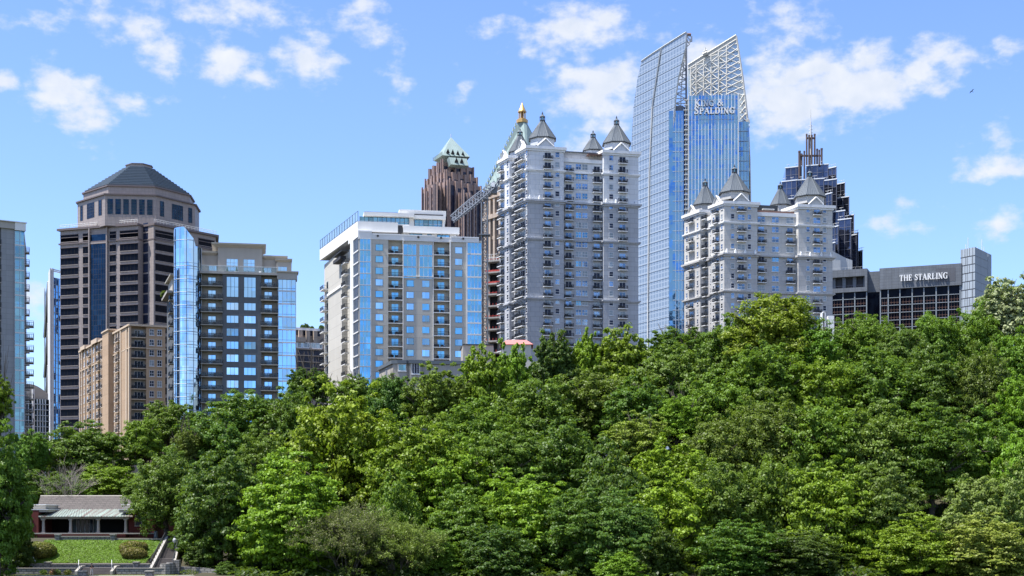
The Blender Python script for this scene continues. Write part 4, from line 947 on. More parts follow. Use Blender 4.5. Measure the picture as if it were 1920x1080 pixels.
    while h < z(185): fb.box(m, v(1283), v(1290), -1.5, -.4, h, h + .35, 'steel'); h += pitch / 2
    for p in (1285.5, 1288.5): fb.box(m, v(p), v(p) + .3, -1.5, -1.2, zg, z(184), 'steel')
    fb.box(m, v(1290), v(1292), -.01, .6, zg, z(179), 'steel'); fb.box(m, v(1383.4), v(1385), -.01, .6, zg, z(179), 'steel'); b.part('service_bay', m)
    m = MB(); fb.box(m, v(1264), v(1282), -20, -3.5, z(203), z(193), 'greysteel'); b.part('plant_room', m)
    # lattice mast at the left veil's edge
    m = MB(); px0, px1 = 1273, 1286.5
    P = lambda p, y, d=0: (X(p, 622 + d), 622 + d, Z(y, 622 + d))
    m.tube(P(1286.5, 62), P(1286.5, 215), .45, 'greysteel'); 
    ed = lambda y: interp(Rp, y) - 1
    ys = list(range(95, 205, 9))
    for i, y in enumerate(ys):
        a = max(ed(y), 1267); m.tube(P(a, y), P(1286.5, y), .22, 'steel', n=4)
        if i + 1 < len(ys):
            a2 = max(ed(ys[i + 1]), 1267); m.tube(P(a if i % 2 else 1286.5, y), P(1286.5 if i % 2 else a2, ys[i + 1]), .22, 'steel', n=4); m.tube(P(a, y, 3), P(a2, ys[i + 1], 3), .22, 'steel', n=4)
            m.tube(P((a + 1286.5) / 2, y), P((a2 + 1286.5) / 2, ys[i + 1]), .2, 'steel', n=4)
    for p, y, q, w in ((1287, 66, 1296, 68), (1287, 80, 1297, 77), (1297, 68, 1297, 78), (1287, 72, 1292, 82), (1292, 82, 1297, 70), (1288, 68, 1296, 78), (1293, 82, 1287, 88)): m.tube(P(p, y), P(q, w), .3, 'steel', n=4)
    m.tube(P(1287, 65), P(1295.5, 65), .7, 'rust', n=4); b.part('lattice_mast', m)
    # right hand sail: open glass on white lattice
    fs = Fr(pt(1288, 652), pt(1410, 640)); s = fs.u; q = lambda px, py: (*fs.P(s(px), 0), fs.z(py, s(px)))
    Rr = [(68, 1380), (95, 1384.5), (140, 1391.5), (180, 1396.5), (225, 1401.5), (300, 1405), (420, 1407), (640, 1407)]
    pts = [(1290, 640), (1290, 123), (1320, 104), (1350, 85.5), (1380, 67)] + [(p, y) for y, p in Rr[1:]]
    V = [q(*p) for p in pts]; V2 = [(x, y + .3, z_) for x, y, z_ in V]; n = len(V)
    m = MB(); m.add(V + V2, [tuple(range(n)), tuple(reversed(range(n, 2 * n)))], 'veilglass'); b.part('glass_sail', m)
    m = MB()
    top = [(1290, 123), (1320, 104), (1350, 85.5), (1380, 67)]
    def T(a, c, r, d0=-.6, d1=-.6, mt='creamsteel', k=1.0):
        r *= k
        A, Cq = q(*a), q(*c); m.tube((A[0], A[1] + d0, A[2]), (Cq[0], Cq[1] + d1, Cq[2]), r, mt, n=4)
    for a, c in zip(top, top[1:]): T(a, c, .5); T((a[0], a[1] + 8), (c[0], c[1] + 8), .4)
    for i in range(28):
        p = 1290 + 90 * i / 27; y = 123 - 56 * i / 27; T((p, y), (p, y + 8), .22)
        if i < 27: T((p, y + 8), (p + 3.3, y - 2), .2)
    re = lambda y: interp(Rr, y)
    for a, c in zip(Rr, Rr[1:]): T((a[1], a[0]), (c[1], c[0]), .45)
    cols_ = [(1295, 120), (1305, 113), (1319, 105), (1333, 96), (1347, 88), (1362, 79)]
    for p, y in cols_: T((p, y + 6), (p, 182), .34, -.8, -.8)
    rr = random.Random(5)
    for (p, y), (p2, y2) in zip(cols_, cols_[1:]):
        yy = y + 10; fl = 0
        while yy < 176:
            T((p if fl else p2, yy), (p2 if fl else p, yy + 11), .27, -.9, -.9); T((p, yy), (p2, yy - 3), .2, -.9, -.9); T((p, yy + 5), ((p + p2) / 2, yy + 16), .2, 4, -.9)
            T((p + rr.uniform(0, 8), yy), (p + rr.uniform(6, 14), yy + rr.uniform(6, 14)), .22, 3, 6); yy += 11; fl = 1 - fl
    for yy in range(84, 222, 12):
        e = re(yy); a = 1362 if yy < 180 else 1387
        if e - a > 3: T((a, yy + 10), (e, yy - 6), .27, -.9, -.3); T((a, yy + 2), (e, yy + 12), .2, -.9, -.3); T((e - 4, yy), (e, yy - 2), .3)
    for yy in range(100, 620, 16): T((1386, yy) if yy > 180 else (1363, yy), (re(yy), yy - 3), .16, .1, .1, 'mull')
    b.part('lattice_crown', m)
    m = MB(); T((1317, 105), (1325, 101), .9, -2, -2); T((1321, 100), (1321, 92), .3, -2, -2); T((1318, 99), (1325, 96), .3, -2, -2); b.part('roof_equipment', m)
    m = MB(); p = pt(1407, 636); T((1401.5, 225), (1403, 232), .8)
    for yy in range(240, 560, 40): T((1400, yy), (1403.5, yy), .9, -2, -2, 'frame')
    b.part('side_bracket', m)
    m = MB(); lettering(m, fb, 'KING &', v(1302), v(1357), z(199.5), z(187.5) - z(199.5), .55, .4, 'trim', .84, 1.3); lettering(m, fb, 'SPALDING', v(1301), v(1378), z(214.2), z(200.5) - z(214.2), .55, .4, 'trim', .80, 1.3)
    m2 = MB(); fb.box(m2, v(1300), v(1380), .5, .54, z(206), z(205.5), 'mulld'); b.part('lettering', m); b.part('sign_rail', m2)
    b.done()
skyscraper()

# ------------------------------------------------------------------ dark stepped tower with columns and a mast
def stepped():
    Y0 = 760; root = pt(1520, 790); b = Bld('stepped_tower', 'dark blue glass tower stepping up to a crown of brown columns and a white antenna', (*root, gz(*root) - 3)); zg = gz(*root) - 3
    B = [ # px0, px1, pytop, depth, pybottom(None: to ground)
     (1473, 1503, 312, 790, 1), (1512, 1553, 308, 788, 1), (1553, 1568, 313, 806, 1), (1466, 1494, 338, 778, 1), (1494, 1545, 335, 775, 1), (1545, 1569, 336, 784, 1), (1569, 1584, 343, 800, 1),
     (1548, 1560, 362, 768, 1), (1569, 1592, 369, 790, 1), (1455, 1500, 372, 768, 1), (1562, 1584, 395, 766, 1), (1584, 1601, 403, 786, 1), (1560, 1572, 424, 758, 1), (1601, 1609, 437, 790, 1), (1609, 1617, 470, 790, 1), (1555, 1566, 455, 754, 1), (1590, 1606, 440, 778, 1), (1572, 1596, 410, 762, 1)]
    for p0, p1, y, d, _ in B:
        a, c = pt(p0, d + 4), pt(p1, d); f = Fr(a, c); side = 24
        m = MB(); zt = Z(y, d); m.prism([a, c, (c[0] + 3, c[1] + side), (a[0] + 3, a[1] + side)], zg, zt, 'glassv', 'darkmetal')
        n = max(2, int(f.L / 2.4))
        for i in range(n + 1): x = (f.L - .3) * i / n; f.box(m, x, x + .25, 0, .18, zg, zt, 'mullv')
        h = zt - .3; k = 0
        while h > max(zt - 40, zg): f.box(m, 0, f.L, .01, .2, h, h + .22, 'mullv'); h -= 4.0
        fs = Fr(c, (c[0] + 3, c[1] + side))
        for i in range(8): fs.box(m, i * 3, i * 3 + .25, 0, .15, zg, zt, 'mulld')
        f.box(m, -.3, f.L + .3, -.3, .35, zt - .1, zt + .45, 'mullw'); fs.box(m, 0, 6, -.2, .3, zt - .1, zt + .4, 'mullw'); b.part('setback_block', m)
        r = MB()
        for k in range(2): r.cut(); x, yy = f.P(f.L * (k + .3) / 2, -.6); r.tube((x, yy, zt), (x, yy, zt + 2.2), .12, 'steel', n=3); r.tube((x - 1, yy, zt + 1.8), (x + 1.2, yy, zt + 2.2), .1, 'steel', n=3)
        b.part('maintenance_davit', r)
    def col(p, d, y0, y1, r):
        m = MB(); c = pt(p, d); r *= .46; m.frustum(c, r, r, Z(y1, d), Z(y0, d), 'rust2', 10); m.frustum(c, r * 1.12, r * 1.12, Z(y0, d), Z(y0, d) + .9, 'rust2', 10); b.part('column', m)
    for p, d, y0, y1, r in ((1512.5, 800, 254, 312, 1.0), (1517, 792, 256, 312, 1.1), (1522, 792, 256, 312, 1.1), (1527.5, 800, 254, 312, 1.1), (1499, 790, 286, 335, 1.5), (1503, 796, 291, 312, 1.1), (1508, 790, 286, 335, 1.0), (1532, 794, 282, 312, 1.1), (1536, 788, 284, 310, 1.0), (1540.5, 792, 281, 310, 1.3)): col(p, d, y0, y1, r)
    m = MB()
    for a, y in (((1499, 1541), 291), ((1512, 1528), 258)):
        p, q = pt(a[0], 796), pt(a[1], 796); m.cut(); m.box(p[0], q[0], 795, 796.6, Z(y + 2.5, 796), Z(y, 796), 'rust2')
    b.part('ring_beam', m)
    m = MB(); c = pt(1520, 797); m.frustum(c, .9, .6, Z(312, 797), Z(250, 797), 'steel', 8); m.frustum(c, .6, .35, Z(250, 797), Z(228, 797), 'steel', 8); m.frustum(c, .25, .1, Z(228, 797), Z(205, 797), 'steel', 6)
    for y in (236, 243, 249): m.tube((c[0] - 1.2, c[1], Z(y, 797)), (c[0] + 1.2, c[1], Z(y, 797)), .18, 'steel', n=4)
    b.part('antenna', m); b.done()
M['rust2'] = wall_mat('brown_granite_column', (.12, .09, .085), var=.1, streak=.15)
M['mullv'] = plain('violet_grey_mullion', (.15, .16, .20), .5)
M['glassv'] = glass_mat('violet_glass', (.085, .095, .135), metal=.8, rough=.06, vary=.7, wob=.05, pane=(2.4, 4))
stepped()

# ------------------------------------------------------------------ red granite tower with a small green pyramid
def redtower():
    Y0 = 850; C = pt(842, Y0); b = Bld('office_tower', 'red granite tower with ribbed setbacks and a small green pyramid roof, behind the cream penthouse', (*C, 10)); zg = 8
    def tier(pl, pc, pr, y, inset, mtop='redgranite', ys=None, ribs=True, hang=26):
        c = pt(pc, Y0 + inset); a = pt(pl, Y0 + inset + 24); d = pt(pr, Y0 + inset + 16); zt = Z(y, Y0)
        m = MB(); m.prism([a, c, d, (a[0] + d[0] - c[0], a[1] + d[1] - c[1])], zg, zt, 'redgranite', 'slab'); b.part('wall', m)
        for f in (Fr(a, c), Fr(c, d)):
            n = max(3, int(f.L / 4.2)); m = MB(); g = MB()
            for i in range(n + 1):
                x = f.L * i / n; f.box(m, max(0, x - .75), min(f.L, x + .75), 0, .8 + .4 * (i % 2), zg, zt + (1.3 if i % 2 == 0 else .2) * 1.0, 'redgranite')
            b.part('rib', m)
            for i in range(n):
                x0, x1 = f.L * i / n + .75, f.L * (i + 1) / n - .75
                f.box(g, x0, x1, .02, .12, zg, zt - 2.5, 'glassn' if i % 2 == 0 else 'redgranite')
                h = zt - 6
                while h > 90 and x1 - x0 > .6:
                    if i % 2: f.box(g, x0 + .15, x1 - .15, .13, .2, h, h + 2.3, 'glassn')
                    h -= 3.95
            b.part('glass_strip', g)
    tier(805, 829, 887, 293, 12); tier(798, 836, 894, 317, 6); tier(792, 842, 901, 338, 0)
    tier(843, 868, 892, 362, -3); tier(800, 818, 842, 348, -3)
    m = MB(); c = pt(829.5, 862); a = pt(813, 884); d = pt(881.5, 874); e = (a[0] + d[0] - c[0], a[1] + d[1] - c[1]); ap = pt(845.5, 884)
    zb = Z(291, 862); m.add([(*a, Z(302, 884)), (*c, zb), (*d, Z(294, 874)), (*e, zb), (*ap, Z(257, 884))], [(0, 1, 4), (1, 2, 4), (2, 3, 4), (3, 0, 4), (3, 2, 1, 0)], 'copper'); b.part('pyramid_roof', m)
    f = Fr(pt(842, 858), pt(877, 861)); m = MB(); z = lambda p: Z(p, 860); A = [(f.u(842), z(295.5)), (f.u(876), z(296)), (f.u(878), z(311)), (f.u(844.5), z(310.5))]
    m.add([(*f.P(u, -1 if i < 2 else 1.5), h) for i, (u, h) in enumerate(A)] + [(*f.P(u, -6), h) for u, h in A], [(3, 2, 1, 0), (4, 5, 6, 7), (0, 1, 5, 4), (1, 2, 6, 5), (2, 3, 7, 6), (3, 0, 4, 7)], 'copper'); b.part('sloping_canopy', m)
    m = MB(); f2 = Fr(pt(829.5, 862), pt(881.5, 874))
    for p in (841, 850, 859.5, 869): m.cut(); x, y = f2.P(f2.u(p), -.6); h = Z(288, 866); m.add([(x - 1.2, y, h), (x + 1.2, y, h), (x, y, h + 3.0), (x, y + 3, h + 1)], [(0, 1, 2), (1, 3, 2), (3, 0, 2)], 'black')
    for p in (855, 865): m.cut(); x, y = f.P(f.u(p), 1.3); h = z(306); m.add([(x - 1.2, y, h), (x + 1.2, y, h), (x, y, h + 3.0), (x, y + 3, h + 1)], [(0, 1, 2), (1, 3, 2), (3, 0, 2)], 'black')
    b.part('roof_vent', m); m = MB(); m.tube((*ap, Z(257, 884)), (*ap, Z(251, 884)), .2, 'steel', n=4); f3 = Fr(a, c)
    for i in range(9): x, y = f3.P(f3.L * i / 8, .3); m.tube((x, y, Z(302, 884) + (zb - Z(302, 884)) * i / 8), (x, y, Z(302, 884) + (zb - Z(302, 884)) * i / 8 + 2.2), .25, 'copper', n=4)
    b.part('roof_finial', m); b.done()
redtower()

# ------------------------------------------------------------------ green pyramid with a gilded lantern
def goldtower():
    Y0 = 1000; ap = pt(979, 1030); b = Bld('office_tower', 'tan tower with a tall green copper pyramid and gilded lantern, half hidden behind white turrets', (*ap, 10)); zg = 8
    # square rotated: left corner, front corner (hidden), right corner
    A, Cc, D = pt(908, 1040), pt(992, 1002), pt(1050, 1034); E_ = (A[0] + D[0] - Cc[0], A[1] + D[1] - Cc[1])
    ze = Z(345, 1020); ctr = ((A[0] + D[0]) / 2, (A[1] + D[1]) / 2); top = pt(979, 1030)
    m = MB(); s = 1.6; m.add([(*p, ze) for p in (A, Cc, D, E_)] + [(top[0] - 3, top[1] - s, Z(230, 1030)), (top[0] + 1, top[1] - 2 * s, Z(230, 1030)), (top[0] + 3.2, top[1] - s, Z(230, 1030)), (top[0], top[1] + s, Z(230, 1030))],
        [(0, 1, 5, 4), (1, 2, 6, 5), (2, 3, 7, 6), (3, 0, 4, 7), (4, 5, 6, 7)], 'copper'); b.part('pyramid_roof', m)
    m = MB()
    for i in range(16):
        t = i / 16; m.cut(); p = [A[0] + (top[0] - 3 - A[0]) * t, A[1] + (top[1] - A[1]) * t, ze + (Z(230, 1030) - ze) * t]; m.frustum((p[0] - .3, p[1] - .3), .9, .3, p[2], p[2] + 3.0, 'copper', 6); m.cut()
        p = [Cc[0] + (top[0] + 1 - Cc[0]) * t, Cc[1] + (top[1] - Cc[1]) * t, ze + (Z(230, 1030) - ze) * t]; m.frustum((p[0], p[1]), .9, .3, p[2], p[2] + 3.0, 'copper', 6)
    b.part('crocket', m)
    c = top; z = lambda p: Z(p, 1030)
    m = MB(); m.frustum(c, 4.2, 4.2, z(231), z(225), 'gold', 8); m.frustum(c, 3.0, 3.0, z(225), z(223), 'gold', 8)
    for i in range(8): a = R(22.5 + 45 * i); m.frustum((c[0] + 2.3 * math.cos(a), c[1] + 2.3 * math.sin(a)), .42, .42, z(223), z(211), 'gold', 6)
    m.frustum(c, .8, .8, z(223), z(211), 'rust', 6); m.frustum(c, 3.2, 3.2, z(211), z(209), 'gold', 8); m.frustum(c, 2.9, .25, z(209), z(193), 'gold', 8); m.frustum(c, .2, .1, z(193), z(189.5), 'gold', 6); b.part('gilded_lantern', m)
    m = MB(); m.prism([A, Cc, D, E_], zg, ze, 'palegranite'); A2, C2 = pt(895, 1044), pt(985, 996); m.prism([A2, C2, (D[0] - 2, D[1] - 2), (E_[0], E_[1])], zg, Z(372, 1020), 'palegranite'); b.part('wall', m)
    f = Fr(A2, C2); zz = lambda p: Z(p, 1025); m = MB(); g = MB()
    for p in (905, 914, 922.5, 930.5, 941): m.cut(); f.box(m, f.u(p) - 1.1, f.u(p) + 1.1, 0, 2.2, zg, zz(366 if p != 930.5 else 372), 'palegranite'); f.box(m, f.u(p) - .8, f.u(p) + .8, .2, 1.8, zz(366), zz(359), 'palegranite')
    for p in (926.5, 935.5): f.box(g, f.u(p) - 1.4, f.u(p) + 1.3, .02, .25, zg, zz(376), 'glassn'); [f.box(m, f.u(p) - 1.4, f.u(p) + 1.3, .3, .9, zz(y), zz(y - 6), 'palegranite') for y in (411, 448, 485)]
    b.part('pier', m); b.part('glass_strip', g)
    m = MB(); f.box(m, 0, f.L, 0, 3.0, zz(410), zz(402), 'palegranite'); f.box(m, 0, f.L, 0, 2.6, zz(372), zz(368), 'palegranite'); b.part('cornice', m); b.done()
goldtower()

# ------------------------------------------------------------------ building under construction and the tower crane
def works():
    Y0 = 480; a, c = pt(908, Y0 + 3), pt(946, Y0); f = Fr(a, c); z = lambda p: Z(p, Y0); zg = gz(*a) - 3
    b = Bld('unfinished_building', 'bare concrete frame under construction with red barriers, behind the crane mast', (*a, zg)); k = 0
    ys = [487, 508.5, 530, 550, 572, 594, 616, 638, 660]
    m = MB(); f.box(m, 0, f.L, -16, -3.6, zg, z(487), 'black'); b.part('shade_core', m)  # black box painted to give the shade between the open floors
    for i, y in enumerate(ys):
        m = MB(); f.box(m, 0, f.L, -16, 0, z(y + 1.6), z(y - 1.2), 'slab'); b.part('floor_slab', m)
        m = MB()
        for q in range(6): f.box(m, .6 + q * 1.2, .75 + q * 1.2, -.4, -.3, z(y - 1.2), z(y - 5.5), 'steel' if i < 1 else 'red')
        if i < 4 or i == 5: f.box(m, .2, f.L, -.4, -.36, z(y - 1.6), z(y - 4.5), 'red') if i in (1, 2, 4) else f.box(m, .2, f.L, -.4, -.36, z(y - 3.0), z(y - 3.8), 'red')
        b.part('safety_barrier', m)
    m = MB()
    for i in range(len(ys) - 1):
        for q in (.3, f.L * .5, f.L - 1): m.cut(); f.box(m, q, q + .45, -3.3, -2.8, z(ys[i + 1] - 1.2), z(ys[i] + 1.6), 'slab')
    b.part('column', m)
    m = MB()
    for q in range(7): f.box(m, .3 + q, .4 + q, -3, -2.9, z(486), z(470 + (q % 3) * 2), 'steel')
    for y in (472, 478): f.box(m, 0, f.L, -3, -2.85, z(y), z(y - .7), 'steel')
    b.part('shoring', m); b.done()
    Yc = 425; b = Bld('tower_crane', 'grey tower crane with its jib leaning left, between the cream and white towers', (*pt(909, Yc), gz(*pt(909, Yc)) - 3), 'crane'); z = lambda p: Z(p, Yc); x0, x1 = X(903, Yc), X(914, Yc); d = x1 - x0; zg = gz(*pt(909, Yc)) - 3
    m = MB(); cs = [(x0, Yc), (x1, Yc), (x1, Yc + d), (x0, Yc + d)]
    for x, y in cs: m.tube((x, y, zg), (x, y, z(372)), .2, 'cranesteel', n=4)
    h = zg; k = 0
    while h < z(376):
        for i in range(4):
            p, q = cs[i], cs[(i + 1) % 4]; m.tube((*p, h), (*q, h), .11, 'cranesteel', n=4)
            m.tube((*(p if k % 2 else q), h), (*(q if k % 2 else p), h + 1.9), .11, 'cranesteel', n=4)
        h += 1.9; k += 1
    m.box(x0 - .8, x1 + .8, Yc - .8, Yc + d + .8, z(441), z(439.5), 'cranesteel'); b.part('mast', m)
    m = MB(); m.box(x0 - .3, x1 + .3, Yc - .3, Yc + d + .3, z(373), z(366), 'greysteel'); m.box(X(916, Yc), X(932, Yc), Yc, Yc + 2.4, z(362), z(352), 'cranesteel'); m.box(x0, X(920, Yc), Yc, Yc + 2.4, z(366), z(361), 'greysteel'); m.box(X(921, Yc), X(928, Yc), Yc - 1.3, Yc, z(352), z(344), 'trim'); b.part('machinery_deck', m)
    m = MB(); A = (X(848, 412), 412, Z(412, 412)); B2 = (X(930, Yc), Yc + 1, z(344)); n = 16
    def L(t, o, s): w = (.45 + 1.0 * math.sin(math.pi * min(1, t * .55 + .25))); return (A[0] + (B2[0] - A[0]) * t + o * w * -.5, A[1] + (B2[1] - A[1]) * t + s * w, A[2] + (B2[2] - A[2]) * t + o * w * .9)
    for i in range(n):
        t0, t1 = i / n, (i + 1) / n
        for o, s in ((1, 0), (-.6, 1), (-.6, -1)): m.tube(L(t0, o, s), L(t1, o, s), .17, 'cranesteel', n=4)
        m.tube(L(t0, 1, 0), L(t1, -.6, 1), .1, 'cranesteel', n=4); m.tube(L(t0, -.6, 1), L(t1, 1, 0), .1, 'cranesteel', n=4); m.tube(L(t0, 1, 0), L(t1, -.6, -1), .1, 'cranesteel', n=4); m.tube(L(t0, -.6, -1), L(t1, -.6, 1), .1, 'cranesteel', n=4); m.tube(L(t0, -.6, -1), L(t1, 1, 0), .1, 'cranesteel', n=4)
        if i % 2 == 0: m.tube(L(t0, 0, 0), L(t1, 0, 0), .42, 'cranesteel', n=6)
    b.part('jib', m); m = MB(); m.tube((X(916, Yc), Yc + 1, z(362)), (X(936, Yc), Yc + 1, z(336)), .25, 'cranesteel'); m.tube((X(930, Yc), Yc + 1, z(362)), (X(936, Yc), Yc + 1, z(336)), .2, 'cranesteel'); m.tube((X(936, Yc), Yc + 1, z(336)), L(.2, 1, 0), .07, 'greysteel', n=4); b.part('a_frame', m); b.done()
works()

# ------------------------------------------------------------------ concrete hotel
def hotel():
    f = Fr(pt(1649, 590), pt(1803, 578)); u = f.u; z = lambda py, px: f.z(py, u(px)); zg = gz(*f.a) - 3
    b = Bld('hotel', 'weathered grey concrete hotel with dark window grid and white serif lettering', (*f.a, zg))
    zt, zb = z(503.3, 1649), z(543, 1649); L = f.L
    m = MB(); f.box(m, 0, L, -22, 0, zb, zt, 'concrete'); f.box(m, 0, L, -22, -1.2, zg, zb, 'glassd'); b.part('wall', m)
    m = MB(); f.box(m, u(1755), u(1791.5), .02, .05, z(529, 1755) , z(503.5, 1755), 'concreted'); b.part('dark_patch', m)  # flat rectangle of darker concrete on the fascia
    m = MB(); lettering(m, f, 'THE STARLING', u(1687), u(1777.5), z(527.4, 1687), 2.35, .35, .35, 'trim', 1, 1.15); b.part('lettering', m)
    dzr = (z(558, 1665) - z(572, 1665))
    def grid(fr, us, z0, name, w=-1.15):
        m = MB()
        for x in us: fr.box(m, x - .22, x + .22, w, w + .6, zg, zb, 'frame2')
        for j in range(6): h = z0 - j * dzr; fr.box(m, min(us), max(us), w, w + .6, h - .13, h + .13, 'frame2')
        b.part(name, m); m = MB()
        for i in range(len(us) - 1):
            for k in (1, 2, 3):
                x = us[i] + (us[i + 1] - us[i]) * k / 4; fr.box(m, x - .06, x + .06, w, w + .25, zg, z0, 'rust')
        for j in range(6): h = z0 - j * dzr - dzr * .62; fr.box(m, min(us), max(us), w, w + .22, h - .06, h + .06, 'rust')
        b.part('window_bars', m)
    us = [u(p) for p in (1665, 1687, 1710, 1732, 1755, 1778, 1800)]
    grid(f, [0.3] + us, z(558.5, 1660), 'window_grid')
    # recessed link and the left wing
    g = Fr(f.P(-4.6, -3), f.P(.1, -3)); m = MB(); g.box(m, -.5, g.L, -14, 0, z(545, 1649), zt - .6, 'concrete'); g.box(m, -.5, g.L, -14, -.6, zg, z(545, 1649), 'glassd'); b.part('link_wall', m)
    k = Fr(f.P(-24.5, .0), f.P(-5.0, .0)); z2 = lambda py: (HY - py) * 595 / F
    zt2, b1, t1, b2_ = z2(505.6), z2(519), z2(540), z2(548)
    m = MB(); k.box(m, 0, k.L, -20, 0, b1, zt2, 'concrete'); k.box(m, 0, k.L, -20, 0, b2_, t1, 'concrete'); k.box(m, k.L - 1.0, k.L, -20, 0, t1, b1, 'concrete'); k.box(m, 0, k.L - 1.0, -20, -2.6, t1, b1, 'inside'); k.box(m, 0, k.L, -20, -1.2, zg, b2_, 'glassd'); b.part('wing_wall', m)
    m = MB()
    for i in range(5): m.cut(); k.box(m, .5 + i * 4.3, 1.9 + i * 4.3, -2.6, -1.6, t1, b1, 'concrete'); 
    b.part('loggia_pier', m); m = MB(); k.box(m, 0, k.L - 1, -.5, -.42, t1 + .9, t1 + 1.0, 'mulld')
    for i in range(14): k.box(m, i * 1.3, i * 1.3 + .06, -.5, -.42, t1, t1 + .9, 'mulld')
    b.part('loggia_railing', m)
    us2 = [k.L - .3 - i * 4.85 for i in range(5)][::-1]
    us2 = [x for x in us2 if x > -1]; m = MB()
    grid(k, us2, z2(561), 'window_grid')
    m = MB(); k.box(m, .5, k.L, -1, -.95, zt2 + 1.0, zt2 + 1.06, 'steel')
    for i in range(10): k.box(m, .5 + i * 2, .55 + i * 2, -1, -.95, zt2, zt2 + 1.0, 'steel')
    b.part('roof_railing', m)
    # ribbed stair tower
    a, c, d = pt(1801, 579), pt(1828, 573), pt(1859, 590); fl, fr = Fr(a, c), Fr(c, d); zq = Z(463, 573)
    e = fr.u(1852); m = MB(); m.prism([a, c, fr.P(e, 0), fr.P(e, -.8), fr.P(e + .5, -.8), fr.P(e + .5, 0), d, (a[0] + d[0] - c[0], a[1] + d[1] - c[1])], zg, zq, 'panel', 'slab'); b.part('stair_tower', m)
    m = MB(); dd = (zq - Z(575, 573)) / 7.2
    for i in range(1, 9): h = zq - i * dd; fl.box(m, .0, fl.L, .0, .07, h - .12, h + .12, 'inside'); fr.box(m, 0, e, 0, .07, h - .09, h + .09, 'greysteel')
    for i in range(8):
        for t in ((.35, .8) if i % 2 else (.3, .62)): fl.box(m, fl.L * t, fl.L * t + .15, 0, .07, zq - (i + 1) * dd, zq - i * dd, 'inside')
    b.part('panel_joints', m); m = MB()
    for p, y, hh in ((1815, 578, 22), (1811, 578, 10), (1841, 584, 24), (1833, 584, 9), (1845, 584, 10), (1825, 577, 3)): m.cut(); x, yy = pt(p, y); m.tube((x, yy, zq - 1), (x, yy, zq + hh * 580 / F), .12, 'steel', n=4)
    b.part('antenna', m); b.done()
    # things round it
    Y0 = 660; a, c = pt(1556, Y0), pt(1598, Y0 + 4); b = Bld('metal_shed', 'pale corrugated metal rooftop building behind the shorter white tower', (*a, 10)); m = MB(); zz = lambda p: Z(p, Y0)
    m.add([(a[0], a[1], 8), (c[0], c[1], 8), (c[0], c[1], zz(485)), (X(1590, Y0), c[1], zz(481)), (a[0], a[1], zz(468))] + [(a[0], a[1] + 14, 8), (c[0], c[1] + 14, 8), (c[0], c[1] + 14, zz(485)), (X(1590, Y0), c[1] + 14, zz(481)), (a[0], a[1] + 14, zz(468))],
        [(0, 1, 2, 3, 4), (9, 8, 7, 6, 5), (1, 6, 7, 2), (2, 7, 8, 3), (3, 8, 9, 4), (5, 0, 4, 9)], 'corr'); b.part('wall', m); m = MB(); m.box(X(1556, 655), X(1573, 655), 652, 659.8, 8, Z(490, 655), 'corr'); b.part('lean_to', m); b.done()
    Y0 = 420; b = Bld('garage_roof', 'low grey roof beyond the hotel stair tower at the far right', (*pt(1868, Y0), 20)); m = MB(); q = [pt(1850, Y0), pt(1890, Y0), pt(1890, Y0 + 20), pt(1850, Y0 + 20)]; m.prism(q, 15, [Z(534, Y0), Z(547, Y0), Z(547, Y0), Z(534, Y0)], 'concrete'); b.part('wall', m); m = MB(); m.prism([(p[0], p[1] - .3) for p in q], [Z(535, Y0), Z(548, Y0)] * 1 + [Z(548, Y0), Z(535, Y0)], [Z(533, Y0), Z(546, Y0), Z(546, Y0), Z(533, Y0)], 'trim'); b.part('coping', m); b.done()
    Y0 = 400; b = Bld('chimney_stack', 'small white rooftop stacks and cabinet just above the trees left of the hotel', (*pt(1556, Y0), 20)); m = MB()
    for p0, p1, y in ((1541, 1548, 586), (1543.5, 1546, 584), (1553, 1564, 592), (1536, 1541, 600)): m.cut(); m.box(X(p0, Y0), X(p1, Y0), Y0, Y0 + 2, 15, Z(y, Y0), 'trim')
    b.part('flue', m); b.done()
def corr():
    m = wall_mat('corrugated_metal', (.52, .54, .55), rough=.5, joint=(.9, 300, .2, 0), jcol=.8, var=.05, streak=.05); return m
M['corr'] = corr(); M['frame2'] = plain('pale_blue_grey_mullion', (.24, .27, .29), .6)
hotel()
